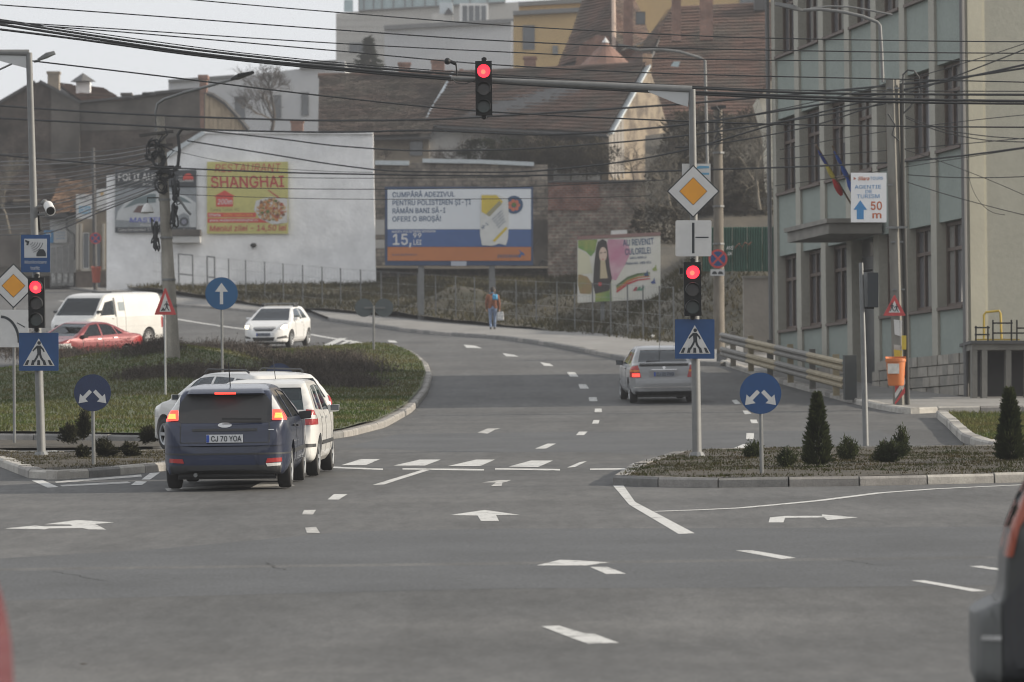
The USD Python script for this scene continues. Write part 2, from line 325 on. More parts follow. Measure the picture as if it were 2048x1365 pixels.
def kerb(owner, pts, width=.22, h=.14, step=1.0, light=None, inner=1):
    """a row of separate kerb stones along a line of the plan; inner = +1 when the raised side lies left of it"""
    rs = resample(pts, step)
    for k in range(len(rs) - 1):
        a, b = rs[k], rs[k + 1]
        t = b - a; L = np.linalg.norm(t); t /= L; n = np.array([-t[1], t[0]]) * inner
        g = .012
        a2, b2 = a + t * g, b - t * g
        r = random.Random(int((a[0] * 31 + a[1] * 77) * 13)); j = r.uniform(-.008, .008)
        vv = []
        for p in (a2, b2):
            z = ZG(p[1])
            q0, q1, q2 = p, p + n * .03, p + n * width
            vv += [(q0[0], q0[1], z - .05), (q0[0], q0[1], z + h - .035 + j), (q1[0], q1[1], z + h + j), (q2[0], q2[1], z + h + j), (q2[0], q2[1], z - .05)]
        f = [[i, i + 1, i + 6, i + 5] for i in range(4)] + [[4, 0, 5, 9]] + [[0, 4, 3, 2], [0, 2, 1, 1]] + [[5, 7, 8, 9], [5, 6, 7, 7]]
        f = [[x for x in q] for q in f]
        tri = []
        for q in f:
            tri.append(q[:3])
            if q[3] not in q[:3]: tri.append([q[0], q[2], q[3]])
        tri = np.array(tri)
        if inner > 0: tri = tri[:, ::-1]
        m = kerbm[(light or (lambda p, r: r.choice([0, 0, 1, 2])))(a, r)]
        obj('kerb_stone', (np.array(vv), tri), m, owner)

def blades(poly, n, seed, hfun, hmin, hmax, wid=.02, lean=.5, mask=None):
    """n grass blades as single triangles spread over a plan polygon"""
    rg = np.random.default_rng(seed); x0, y0, x1, y1 = poly.bounds
    px, py = rg.uniform(x0, x1, n * 3), rg.uniform(y0, y1, n * 3)
    ok = shapely.contains_xy(poly, px, py)
    if mask is not None: ok &= mask(px, py, rg)
    px, py = px[ok][:n], py[ok][:n]; n = len(px)
    z = ZG(py) + hfun(px, py)
    a = rg.uniform(0, np.pi, n); hh = rg.uniform(hmin, hmax, n); w = wid * rg.uniform(.6, 1.5, n)
    lx, ly = rg.normal(0, lean, n) * hh, rg.normal(0, lean, n) * hh
    v = np.empty((n, 3, 3))
    v[:, 0] = np.column_stack([px - np.cos(a) * w, py - np.sin(a) * w, z - .01]); v[:, 1] = np.column_stack([px + np.cos(a) * w, py + np.sin(a) * w, z - .01])
    v[:, 2] = np.column_stack([px + lx, py + ly, z + hh])
    return v.reshape(-1, 3), np.arange(3 * n).reshape(-1, 3)
grassm = leafmat('grass_blade', (.046, .076, .019), (.112, .098, .042), .5)
drygrass = leafmat('dry_grass', (.032, .032, .016), (.080, .068, .038), .5)

weedm = leafmat('weeds', (.024, .034, .011), (.060, .046, .024), 1.2)
# --- the big grass island in the middle of the junction
isl = gpts([(742, 695), (795, 699), (833, 714), (856, 735), (864, 757), (856, 786), (824, 825), (770, 856), (700, 874), (620, 884), (480, 886), (300, 885), (100, 882), (-120, 880), (-160, 760), (0, 750), (300, 738), (450, 718), (620, 704)])
islp = Polygon(isl)
island = thing('grass_island', None, None, (0, 0, 0), kind='structure')
inn = islp.buffer(-.22)
def mound(x, y):
    pts = shapely.points(x, y); dd = shapely.distance(inn.boundary, pts)
    s = np.clip(dd / 9.0, 0, 1); s = s * s * (3 - 2 * s)
    amp = np.interp(x, [-22, -10, -5, 0], [1.25, .95, .30, .12])
    back = np.interp(y, [86, 100, 118, 126, 136], [.10, .30, .75, 1.0, 1.0])
    return .155 + s * amp * back + .05 * meshkit.fbm(np.column_stack([x * .5, y * .5, 0 * x]), 3, 5)
def field(poly, hfun, step):
    mb = MB()
    x0, y0, x1, y1 = poly.bounds
    gx, gy = np.arange(x0, x1 + step, step), np.arange(y0, y1 + step, step)
    for a in range(len(gx) - 1):
        for b in range(len(gy) - 1):
            c = sbox(gx[a], gy[b], gx[a + 1], gy[b + 1])
            if poly.contains(c):
                v = np.array([[gx[a], gy[b]], [gx[a + 1], gy[b]], [gx[a + 1], gy[b + 1]], [gx[a], gy[b + 1]]]); mb.add(np.column_stack([v, np.zeros(4)]), [[0, 1, 2, 3]])
            else:
                g = poly.intersection(c)
                for q in getattr(g, 'geoms', [g]):
                    if q.geom_type != 'Polygon' or q.area < 1e-5: continue
                    v, f = trimesh.creation.triangulate_polygon(q, engine='earcut')
                    if len(f) == 0: continue
                    w = np.column_stack([v, np.zeros(len(v))]); cz = np.cross(w[f[:, 1]] - w[f[:, 0]], w[f[:, 2]] - w[f[:, 0]])[:, 2]
                    mb.add(w, np.where((cz < 0)[:, None], f[:, ::-1], f))
    v, f = mb.out()
    u, inv = np.unique(np.round(v[:, :2], 4), axis=0, return_inverse=True); f = inv.reshape(-1)[f]
    f = f[(f[:, 0] != f[:, 1]) & (f[:, 1] != f[:, 2]) & (f[:, 0] != f[:, 2])]
    return np.column_stack([u, ZG(u[:, 1]) + hfun(u[:, 0], u[:, 1])]), f
obj('turf', field(islp.buffer(-.17), mound, .6), grassbase, island, smooth=True)
kerb(island, isl + isl[:1], inner=-1, light=lambda p, r: r.choice([0, 0, 0, 2, 0, 0, 1]))
obj('grass', blades(inn, 70000, 3, mound, .03, .085, .017), grassm, kind='stuff')

# --- near left island (soil) and near right island
rightp = gpts([(1226, 971), (1330, 975), (1430, 976), (1740, 972), (2200, 962), (2200, 903), (1900, 908), (1560, 911), (1420, 914), (1345, 920), (1258, 948)])
leftp = gpts([(-80, 915), (0, 934), (58, 957), (120, 960), (240, 951), (345, 941), (420, 930), (360, 914), (250, 917), (60, 919), (-20, 914)])
ri = thing('right_traffic_island', None, None, (0, 0, 0), kind='structure'); li = thing('left_traffic_island', None, None, (0, 0, 0), kind='structure')
for own, pp, sd in ((ri, rightp, 1), (li, leftp, 2)):
    pl = Polygon(pp); pi = pl.buffer(-.10)
    hf = lambda x, y: .105 + .06 * meshkit.fbm(np.column_stack([x * 1.3, y * 1.3, 0 * x]), 4, 9)
    obj('soil_bed', field(pi, hf, .4), soil, own, smooth=True)
    c = Polygon(pp).exterior.is_ccw
    kerb(own, pp + pp[:1], inner=1 if c else -1, light=(lambda p, r: (r.choice([1, 1, 0]) if p[0] > 5.2 else r.choice([2, 0, 2]))) if own is ri else (lambda p, r: r.choice([0, 2, 1])))  # right island: paler stones paint in its sunlit part, darker ones its shadow
    v, f = blades(pi, 20000 if own is ri else 5000, 40 + sd, hf, .008, .042, .010, .8, mask=lambda x, y, rg: meshkit.fbm(np.column_stack([x * 1.1, y * 1.1, 0 * x]), 3, 31) + rg.normal(0, .12, len(x)) > .44)
    obj('ground_cover', (v, f), weedm if own is ri else drygrass, kind='stuff')
# --- reddish soil verge at the far side of the crossing, left
drape(Polygon(gpts([(-100, 884), (320, 888), (320, 899), (-100, 903)])), .05).build('verge', soil, kind='structure')
# --- grass corner right
gp = gpts([(1872, 836), (1890, 851), (1925, 886), (1990, 906), (2080, 907), (2240, 905), (2240, 832), (2040, 838)])
gi = thing('corner_lawn', None, None, (0, 0, 0), kind='structure')
drape(Polygon(gp).buffer(-.215), .12).build('turf', grassbase, gi)
kerb(gi, gp[:5], h=.16, inner=1, width=.22, light=lambda p, r: r.choice([0, 1]))
obj('grass', blades(Polygon(gp).buffer(-.25), 9000, 8, lambda x, y: .12 + 0 * x, .03, .1, .016), grassm, kind='stuff')
# --- pavement by the office building
sw = gpts([(1441, 729), (1500, 749), (1560, 768), (1625, 786), (1690, 804), (1760, 820), (1812, 829), (1870, 826), (2300, 820)])
pavp = Polygon(sw + [(30, 118), (20, 128), (9.5, 150)] + [tuple(G(1441, 700)[:2])])
pv = thing('pavement', None, None, (0, 0, 0), kind='structure')
drape(pavp.buffer(-.2), .13).build('paving_surface', paving, pv)
kerb(pv, sw, inner=1, light=lambda p, r: r.choice([0, 1, 1]))
# --- far pavement along the outside of the bend
fk = gpts([(655, 642), (760, 656), (850, 668), (1000, 679), (1100, 693), (1200, 712), (1250, 722), (1300, 727), (1441, 733)])
fb = gpts([(1441, 702), (1340, 690), (1200, 673), (1100, 664), (985, 655), (830, 640), (660, 625), (600, 620)])
pv2 = thing('pavement', None, None, (0, 0, 0), kind='structure')
drape(Polygon(fk + fb).buffer(-.12), .13).build('paving_surface', paving, pv2)
kerb(pv2, fk, inner=1, step=1.2, light=lambda p, r: r.choice([0, 2, 2]))
fk2 = gpts([(60, 566), (130, 577), (240, 592), (350, 612), (480, 622), (600, 634)])
fb2 = gpts([(600, 622), (480, 607), (360, 592), (235, 577), (140, 566), (60, 556)])
pv3 = thing('pavement', None, None, (0, 0, 0), kind='structure')
drape(Polygon(fk2 + fb2).buffer(-.12), .10).build('paving_surface', paving, pv3)
kerb(pv3, fk2, inner=1, step=1.4, h=.11, light=lambda p, r: r.choice([0, 2]))
# --- waste ground between pavement and walls, and the hillside
lotpoly = Polygon(list(fb2[::-1]) + [fb[-1]] + list(fb[::-1]) + [(8.8, 150), (14, 150), (20, 176), (20, 240), (-60, 240)])
lotpoly = lotpoly.buffer(.9)
def lot_h(x, y):
    base = .10 + .35 * meshkit.fbm(np.column_stack([x * .22, y * .22, 0 * x]), 4, 21)
    near = np.clip((y - np.interp(x, [-30, -10, -2, 4, 9], [215, 197, 176, 165, 150])) / 6, 0, 1)
    bump = 1.1 * np.exp(-((x + 2.3) ** 2 / 3.2 + (y - 194) ** 2 / 8)) + 1.0 * np.exp(-((x - 2.6) ** 2 / 5 + (y - 186) ** 2 / 9))
    bank = np.clip((x - 4.2) / 4.5, 0, 1) * np.clip((y - 152) / 13, 0, 1) * 2.6
    return base * near + bump + bank + .04
lt = field(lotpoly, lot_h, 1.1)
obj('waste_ground', lt, rough_grass, smooth=True, kind='structure')
obj('rough_grass', blades(lotpoly.intersection(sbox(-26, 150, 14, 232)), 45000, 12, lot_h, .06, .30, .03, .6), drygrass, kind='stuff')
hx = np.linspace(-120, 120, 61); hy = np.linspace(231, 460, 60)
HX, HY = np.meshgrid(hx, hy, indexing='ij')
def hill_z(x, y): return ZG(231) + .3 + np.clip((y - 231), 0, 60) * .16 + np.clip(y - 291, 0, 400) * .06 + 1.2 * meshkit.fbm(np.stack([x * .05, y * .05, 0 * x], -1), 4, 2)
HZ = hill_z(HX, HY)
hv = np.stack([HX, HY, HZ], -1).reshape(-1, 3); n2 = len(hy)
i, j = np.meshgrid(np.arange(60), np.arange(59), indexing='ij')
obj('hillside', (hv, np.stack([i * n2 + j, (i + 1) * n2 + j, (i + 1) * n2 + j + 1, i * n2 + j + 1], -1).reshape(-1, 4)), hillm, smooth=True, kind='structure')
# ---------------------------------------------------------------- flat things that face the junction
EX, EZ, EYN = (1, 0, 0), (0, 0, 1), (0, -1, 0)
def fpoly(pts, d, t0, t1, mb=None):
    """a polygon standing square to the street at distance d, from t0 to t1 in front of it"""
    w = [P(x, y, d) for x, y in pts]
    return (mb or MB()).poly([(p[0], p[2]) for p in w], (0, d, 0), EX, EZ, EYN, t0, t1)
def rect(x0, y0, x1, y1): return [(x0, y0), (x1, y0), (x1, y1), (x0, y1)]
def disc(cx, cy, r, n=28, ry=None): return [(cx + r * math.cos(a), cy + (ry or r) * math.sin(a)) for a in np.linspace(0, 2 * math.pi, n, endpoint=False)]
_tc = {}
def text(mb, s, x, y, h, d, t, w=None, bold=True, slant=0.0, rot=0.0):
    """lettering with its base line starting at pixel-sized place x,y on a board at distance d; h, w = height and width in the same units"""
    k = (s, bold)
    if k not in _tc:
        m = meshkit.text_mesh(s, 1.0, .004, bold); _tc[k] = (np.array(m.vertices), np.array(m.faces))
    v, f = _tc[k]; v = v.copy(); px = d / F
    sx = h * px if w is None else w * px / max(v[:, 0].max(), 1e-6)
    X, Z = v[:, 0] * sx, v[:, 1] * h * px
    X = X + slant * Z
    if rot: X, Z = X * math.cos(rot) - Z * math.sin(rot), X * math.sin(rot) + Z * math.cos(rot)
    o = P(x, y, d)
    zz = v[:, 2] / .004 * .003
    return mb.add(np.column_stack([o[0] + X, d - t - zz, o[2] + Z]), f)

def brickmat(name, c1, c2, mortar, bw=.25, rh=.075, var=.35, ms=.012, ns=.9):
    if name in _mats: return _mats[name]
    _mats[name] = usdkit.material(stage, f'/World/Looks/{name}', {
        'g': ('geometry', {}), 's': ('separate_xyz', {}), 'c': ('combine_xyz', {}), 'k': ('brick_texture', {'color1': c1, 'color2': c2, 'mortar': mortar, 'scale': 1.0, 'mortar_size': ms, 'brick_width': bw, 'row_height': rh, 'bias': 0.0}),
        'n': ('noise_texture', {'scale': ns, 'detail': 9.0, 'roughness': .7}), 'r': ('rgb_ramp', {'ramp': [(.36, (1 - var,) * 3), (.64, (1 + var,) * 3)]}), 'm': ('mix', {'mix_type': 'multiply', 'fac': 1.0}),
        'b': ('bump', {'strength': .6, 'distance': .03}), 'n2': ('noise_texture', {'scale': 5.0, 'detail': 5.0}), 'p': ('principled_bsdf', {'roughness': .9, 'specular_ior_level': .2})},
        [('g.position', 's.vector'), ('s.x', 'c.x'), ('s.z', 'c.y'), ('c.vector', 'k.vector'), ('g.position', 'n.vector'), ('n.fac', 'r.fac'), ('k.color', 'm.color1'), ('r.color', 'm.color2'), ('m.color', 'p.base_color'),
         ('g.position', 'n2.vector'), ('n2.fac', 'b.height'), ('b.normal', 'p.normal')], surface='p.BSDF')
    return _mats[name]
def tilemat(name, c, a=.7, moss=(.06, .055, .045)):
    if name in _mats: return _mats[name]
    _mats[name] = usdkit.material(stage, f'/World/Looks/{name}', {
        'g': ('geometry', {}), 'w': ('white_noise_texture', {'dimensions': '1D'}), 'r': ('rgb_ramp', {'ramp': [(0, tuple(np.array(c) * (1 - a))), (.8, c), (1, tuple(np.minimum(np.array(c) * (1 + a), .6)))]}),
        'n': ('noise_texture', {'scale': .5, 'detail': 6.0}), 'r2': ('rgb_ramp', {'ramp': [(.4, (0,) * 3), (.66, (.85,) * 3)]}), 'm': ('mix', {'color2': moss}), 'mp': ('mapping', {'scale': (.35, .35, 5.5)}), 'ns': ('noise_texture', {'scale': 1.0, 'detail': 3.0}), 'r3': ('rgb_ramp', {'ramp': [(.36, (.66,) * 3), (.64, (1.38,) * 3)]}), 'mm': ('mix', {'mix_type': 'multiply', 'fac': 1.0}), 'p': ('principled_bsdf', {'roughness': .85, 'specular_ior_level': .25})},
        [('g.random_per_island', 'w.w'), ('w.value', 'r.fac'), ('g.position', 'n.vector'), ('n.fac', 'r2.fac'), ('r2.color', 'm.fac'), ('r.color', 'm.color1'), ('g.position', 'mp.vector'), ('mp.vector', 'ns.vector'), ('ns.fac', 'r3.fac'), ('m.color', 'mm.color1'), ('r3.color', 'mm.color2'), ('mm.color', 'p.base_color')], surface='p.BSDF')
    return _mats[name]
brick_dark = brickmat('old_brick_dark', (.076, .060, .051), (.058, .047, .042), (.085, .076, .066), .3, .14, var=.6, ns=.6)
brick_grey = brickmat('rubble_wall', (.215, .185, .155), (.165, .145, .125), (.13, .12, .105), .5, .24, var=.5, ms=.04, ns=1.4)
brick_red = brickmat('red_brick', (.22, .095, .07), (.17, .075, .06), (.2, .17, .15), .3, .13, var=.4, ms=.02, ns=1.5)
brick_chim = brickmat('chimney_brick', (.24, .12, .085), (.19, .095, .07), (.2, .17, .15), var=.3)
plaster_w = M('white_plaster', (.72, .725, .73), .85, var=.13, scale=.9, detail=9, grain=.05, gscale=9, bump=.5, bscale=5)
plaster_c = M('cream_plaster', (.46, .46, .40), .85, var=.07, scale=.5, detail=7, grain=.05, gscale=10, bump=.25, bscale=8)
plaster_c2 = M('cream_plaster_dark', (.36, .345, .275), .85, var=.08, scale=.6, detail=7, bump=.25, bscale=8)
plaster_old = M('peeling_plaster', (.20, .165, .12), .9, col2=(.085, .068, .052), scale=.9, detail=9, bump=.5, bscale=5, lo=.45, hi=.6)
plaster_grey = M('grey_render', (.09, .082, .073), .9, var=.45, scale=.6, detail=9, bump=.4, bscale=5)
plaster_tan = M('tan_plaster', (.22, .19, .15), .9, var=.25, scale=.9, detail=8, bump=.3)
modern_g = M('modern_grey', (.40, .39, .365), .7, var=.03, scale=.2)
modern_b = M('modern_pale', (.43, .44, .45), .7, var=.03, scale=.2)
modern_y = M('modern_yellow', (.40, .285, .14), .75, var=.04, scale=.2)
darkglass = M('dark_window', (.05, .058, .065), .12, spec=.8, var=.3, scale=.8)
skyglass = M('glazing', (.28, .36, .38), .15, spec=.8, var=.15, scale=.5)
tile_red = tilemat('red_tiles', (.125, .072, .055)); tile_brown = tilemat('brown_tiles', (.125, .078, .06)); tile_dark = tilemat('dark_tiles', (.085, .064, .054), .4)
rust = M('rusty_sheet', (.155, .085, .062), .75, var=.3, scale=1.2, detail=7)
woodg = M('grey_planks', (.20, .185, .165), .85, var=.25, scale=2, stretch=(4, 4, .5), detail=6)
woodb = M('beige_planks', (.34, .275, .195), .85, var=.2, scale=2, stretch=(4, 4, .4), detail=6)
zinc = M('zinc', (.42, .46, .48), .5, metal=.3, var=.1)
darkroof = M('dark_sheet', (.06, .06, .06), .7, var=.2)

def tiles(name, A, B, C, D, owner, mat, row=.30, col=.26, seed=1, clip=None):
    """roof covering of overlapping tiles; A,B = eave, C,D = ridge (above B and A)"""
    A, B, C, D = (np.asarray(p, float) for p in (A, B, C, D))
    deck = MB(); nrm = np.cross(B - A, D - A); nrm /= np.linalg.norm(nrm)
    if nrm[2] < 0: nrm = -nrm
    deck.add(np.array([A, B, C, D]) - nrm * .06, [[0, 1, 2, 3]]); deck.add(np.array([A, B, C, D]) - nrm * .2, [[3, 2, 1, 0]])
    q = np.array([A, B, C, D]); deck.add(np.vstack([q - nrm * .06, q - nrm * .2]), [[0, 4, 5, 1], [1, 5, 6, 2], [2, 6, 7, 3], [3, 7, 4, 0]])
    deck.build('roof_deck', darkroof, owner)
    nr = max(3, int(round(np.linalg.norm((C + D) / 2 - (A + B) / 2) / row)))
    rg = np.random.default_rng(seed); V = []
    for k in range(nr):
        t0, t1 = k / nr, min(1, (k + 1.25) / nr)
        nc = max(3, int(round(np.linalg.norm((B - A) * (1 - t0) + (C - D) * t0) / col)))
        s0 = (np.arange(nc) + .03) / nc; s1 = (np.arange(nc) + .97) / nc
        def at(s, t): return ((A * (1 - t) + D * t)[None] * (1 - s)[:, None] + (B * (1 - t) + C * t)[None] * s[:, None])
        lift = (.075 + rg.uniform(-.018, .03, nc))[:, None] * nrm
        sag = meshkit.fbm(np.column_stack([s0 * 3, np.full(nc, t0 * 3), np.full(nc, seed)]), 2)[:, None] * .16 * nrm
        a, b, c, d = at(s0, t0) + lift + sag, at(s1, t0) + lift + sag, at(s1, t1) + sag * 1, at(s0, t1) + sag
        V.append(np.stack([a, b, c, d, a - nrm * .05, b - nrm * .05], 1))
    V = np.concatenate(V); n = len(V)
    f = np.array([[0, 1, 2], [0, 2, 3], [4, 5, 1], [4, 1, 0]])
    obj(name, (V.reshape(-1, 3), (np.arange(n)[:, None, None] * 6 + f[None]).reshape(-1, 3)), mat, owner, kind='stuff')
def chimney(x0, y0, x1, y1, d, owner, mat=None, cap=True, depth=.6):
    c = fpoly(rect(x0, y0 + (4 if cap else 0), x1, y1), d, -depth, 0).build('chimney', mat or brick_chim, owner)
    if cap:
        fpoly(rect(x0 - 2, y0, x1 + 2, y0 + 5), d, -depth - .05, .05).build('chimney_cap', mat or brick_chim, c)
    return c
def farwin(x0, y0, x1, y1, d, owner, frame=None, t=.03, nv=1):
    w = fpoly(rect(x0, y0, x1, y1), d, -.05, t).build('window', darkglass, owner)
    fr = MB()
    for k in range(nv + 1):
        xx = x0 + (x1 - x0) * k / nv; fpoly(rect(xx - .6, y0, xx + .6, y1), d, t + .003, t + .05, fr)
    fpoly(rect(x0 + .6, y0, x1 - .6, y0 + 1.4), d, t + .003, t + .045, fr); fpoly(rect(x0 + .6, y1 - 1.4, x1 - .6, y1), d, t + .003, t + .045, fr)
    fr.build('frame', frame or galv_dark, w)
    return w

# ---- white gable house with the two posters
h = thing('white_house', 'whitewashed windowless gable wall carrying the yellow restaurant poster', 'building', P(480, 575, 225))
fpoly([(213, 590), (213, 352), (300, 338), (335, 312), (408, 267), (746, 269), (752, 580)], 225, -.5, 0).build('wall', plaster_w, h)
b = MB(); b.bar(P(333, 312, 224.9), P(408, 265, 224.9), .25, .22).build('fascia', zinc, h)
b = MB(); b.bar(P(408, 267, 225) + (0, .1, .06), P(746, 269, 225) + (0, .1, .06), .5, .12).build('coping', plaster_w, h)
for x in (580, 592): pass
chimney(582, 240, 606, 268, 227, h)
hd = fpoly(rect(343, 474, 402, 487), 225, .01, .7).build('hood', M('hood_white', (.45, .45, .44), .7), h); fpoly(rect(341, 461, 403, 473), 225, .01, .8).build('hood_roof', plaster_grey, hd)
cc = MB(); cc.mesh(trimesh.creation.icosphere(1, .13), np.array([[1.4, 0, 0, P(507, 491, 224.7)[0]], [0, 1, 0, 224.7], [0, 0, 1, P(507, 491, 224.7)[2]], [0, 0, 0, 1]])); cc.tube([P(507, 491, 224.7), P(505, 497, 225)], .03, 6).build('wall_camera', blackm, h)  # small dark CCTV camera on its bracket
# car-film poster
d = 224.8
po = thing('poster', 'dark grey poster with a silver car, partly behind the wooden-armed utility pole', 'poster', P(311, 466, d))
fpoly(rect(230, 340, 393, 466), d, -.06, 0).build('panel', M('poster_grey', (.19, .21, .225), .5, var=.1), po)
fpoly(rect(230.5, 340.5, 392.5, 376), d, .002, .006).build('dark_band', M('poster_dark', (.022, .028, .035), .5), po); fpoly(rect(230.5, 455, 392.5, 465.5), d, .002, .006).build('dark_band', _mats['poster_dark'], po)
fpoly([(236, 423), (250, 406), (275, 392), (300, 384), (345, 384), (372, 393), (392, 406), (392, 455), (380, 455), (378, 432), (368, 426), (356, 432), (352, 450), (232, 440)], d, .002, .006).build('car_picture', M('poster_silver', (.40, .42, .43), .5, var=.25, scale=.4), po)
fpoly([(246, 418), (270, 398), (300, 388), (312, 388), (312, 406), (275, 408)], d, .008, .011).build('windscreen_picture', M('poster_teal', (.10, .14, .15), .5), po)
fpoly([(350, 390), (368, 396), (384, 407), (352, 402)], d, .008, .011).build('windscreen_picture', _mats['poster_teal'], po)
fpoly([(266, 425), (276, 412), (296, 410), (296, 428)], d, .008, .011).build('bonnet_shadow', M('poster_brown', (.10, .055, .05), .5), po)
fpoly(disc(368, 444, 9), d, .012, .015).build('wheel_picture', _mats['poster_dark'], po); fpoly(disc(368, 444, 5), d, .016, .018).build('rim_picture', M('poster_blue_grey', (.16, .17, .22), .5), po)
fpoly([(374, 366), (388, 366), (388, 360), (386, 354), (381, 348), (376, 347), (370, 349), (366, 355), (366, 360)][2:] + [(366, 361)], d, .008, .011).build('half_sun', M('poster_red', (.5, .05, .035), .5), po)
lw = MB(); text(lw, 'FOLII AUTO', 235, 362, 14, d, .008, 94); text(lw, 'LLUMAR', 357, 364, 6, d, .008, 30); text(lw, 'LA', 358, 354, 4, d, .008, 7); text(lw, 'Calea Dorobantilor 57-59', 236, 463, 5.5, d, .008, 78, False); text(lw, 'www.llumar.ro', 352, 463, 5, d, .008, 36, False); text(lw, 'auto', 285, 371, 5, d, .008, 18, False)
lw.build('lettering', white_s, po)
lw = MB(); text(lw, 'MASTER', 258, 445, 9, d, .008, 68, True, .1); lw.build('lettering', M('poster_blue', (.05, .07, .32), .5), po)
lw = MB(); text(lw, 'folie', 280, 453, 5, d, .008, 22, False, .2); lw.build('lettering', white_s, po)
# restaurant poster
po = thing('poster', 'yellow restaurant poster with red lettering and a noodle dish on white gable wall', 'poster', P(495, 468, d))
fpoly(rect(414, 324, 576, 468), d, -.06, 0).build('panel', M('poster_yellow', (.44, .41, .14), .5, var=.06), po)
redm = M('poster_crimson', (.36, .03, .035), .5)
lw = MB(); text(lw, 'RESTAURANT', 428, 345, 16, d, .004, 132, False, .15); text(lw, 'SHANGHAI', 421, 376, 22, d, .004, 148, True, -.05); text(lw, 'Meniul zilei - 14,50 lei', 418, 463, 11, d, .004, 154, True, .1); lw.build('lettering', redm, po)
fpoly([(432, 414), (432, 394), (427, 394), (449, 381), (472, 394), (466, 394), (466, 414)], d, .002, .006).build('house_arrow', M('poster_red', (.5, .05, .035), .5), po)
lw = MB(); text(lw, '200m', 434, 409, 10, d, .008, 30, True, .1); text(lw, 'Oferta', 417, 433, 5, d, .008, 24); text(lw, 'www.restaurantshanghai.ro', 418, 443.5, 4.5, d, .008, 98); lw.build('lettering', white_s, po)
fpoly(rect(415, 426, 512, 435), d, .002, .005).build('red_strip', M('poster_red', (.5, .05, .035), .5), po); fpoly(rect(415, 437, 575, 446), d, .002, .005).build('red_strip', M('poster_red', (.5, .05, .035), .5), po)
lw = MB(); text(lw, '10% reducere', 446, 433, 5, d, .008, 60); lw.build('lettering', M('poster_orange', (.6, .25, .04), .5), po)
lw = MB(); text(lw, 'Calea Turzii 40', 420, 423, 6, d, .004, 58, False); lw.build('lettering', M('poster_olive', (.14, .12, .04), .5), po)
pl = fpoly([(508, 420), (512, 402), (540, 394), (575, 398), (575, 446), (545, 449), (520, 438)], d, .008, .012).build('plate_picture', white_s, po)
rg = random.Random(4)
fm = [M('dish_red', (.30, .06, .03), .5), M('dish_orange', (.42, .18, .05), .5), M('dish_tan', (.45, .30, .14), .5), M('dish_green', (.08, .13, .03), .5), M('dish_brown', (.14, .06, .03), .5)]
parts = [MB() for _ in fm]
for k in range(230):
    a, r = rg.uniform(0, 6.28), math.sqrt(rg.random()); x, y = 543 + 29 * r * math.cos(a), 420 + 22 * r * math.sin(a)
    if x > 574.5: continue
    q = rg.uniform(1.5, 4.2); an = rg.uniform(0, 3.14); w = rg.uniform(.35, 1)
    fpoly([(x + q * (math.cos(t) * math.cos(an) - w * math.sin(t) * math.sin(an)), y + q * (math.cos(t) * math.sin(an) + w * math.sin(t) * math.cos(an))) for t in np.linspace(0, 6.28, 7)[:-1]], d, .013, .014 + .0001 * k, parts[rg.choice([0, 1, 1, 2, 2, 3, 4])])
for mb, m in zip(parts, fm): mb.build('dish_picture', m, pl)
fpoly([(535, 381), (537, 380), (560, 396), (557, 397)], d, .04, .043).build('chopstick_picture', redm, po)
fpoly([(546, 448), (570, 436), (575, 439), (556, 449)], d, .04, .043).build('spoon_picture', white_s, po)

# ---- big billboard
d = 188.0
bb = thing('billboard', 'large blue-framed billboard with white upper half and orange strip behind the pedestrian', 'billboard', G(840, 640))
fpoly(rect(770, 374, 1066, 531), d, -.35, 0).build('panel', M('bb_frame', (.028, .055, .12), .5), bb)
pm = MB()
for x in (842, 984): fpoly(rect(x - 6, 531, x + 6, 660), d, -.3, -.1, MB()).build('post', galv_dark, bb)
fpoly(rect(775, 378.5, 1062, 459), d, .003, .03).build('white_field', M('bb_white', (.56, .59, .62), .5), bb); fpoly(rect(775, 459.6, 1062, 494), d, .003, .03).build('blue_field', M('bb_blue', (.045, .095, .235), .5), bb)
fpoly(rect(775, 494.6, 1062, 522), d, .003, .03).build('orange_field', M('bb_orange', (.38, .14, .05), .5), bb)
lw = MB()
for k, (s, w) in enumerate([('CUMPĂRĂ ADEZIVUL', 126), ('PENTRU POLISTIREN ȘI-ȚI', 158), ('RĂMÂN BANI SĂ-I', 107), ('OFERI O BROȘĂ!', 98)]): text(lw, s, 784, 395 + 16.2 * k, 9.8, d, .031, w)
text(lw, 'www.dedeman.ro', 784, 512, 4.5, d, .031, 50, False); lw.build('lettering', M('bb_navy', (.03, .07, .14), .5), bb)
lw = MB(); text(lw, '15', 783, 490, 21, d, .031, 33); text(lw, ',', 817, 490, 21, d, .031, 6); text(lw, '99', 825, 476, 9, d, .031, 18); text(lw, 'LEI', 826, 490, 9.5, d, .031, 17); text(lw, 'ADEZIV POLISTIREN DEDEMAN', 783, 466, 4, d, .031, 88); lw.build('lettering', white_s, bb)
lw = MB(); text(lw, 'DEDEMAN', 994, 516, 6, d, .031, 42, True, .25); lw.build('lettering', M('bb_navy', (.03, .07, .14), .5), bb)
fpoly([(1036, 514), (1041, 506), (1036, 499), (1043, 504), (1048, 507), (1050, 512), (1043, 510), (1041, 516)], d, .031, .036).build('logo', M('bb_blue', (.045, .095, .235), .5), bb)
fpoly(rect(902, 523, 933, 532), d, .003, .03).build('owner_plate', M('plate_pale', (.33, .36, .42), .5), bb)
sk = fpoly([(961, 392), (962, 389), (993, 389), (1016, 398), (1018, 440), (1016, 478), (1012, 491), (998, 488), (985, 492), (964, 491), (960, 470)], d, .04, .06).build('glue_sack_picture', M('bb_sack', (.50, .51, .50), .5, var=.06), bb)
fpoly([(963, 391), (993, 391), (1006, 404), (979, 434), (963, 424)], d, .061, .064).build('yellow_panel', M('bb_yellow', (.48, .37, .05), .5), sk)
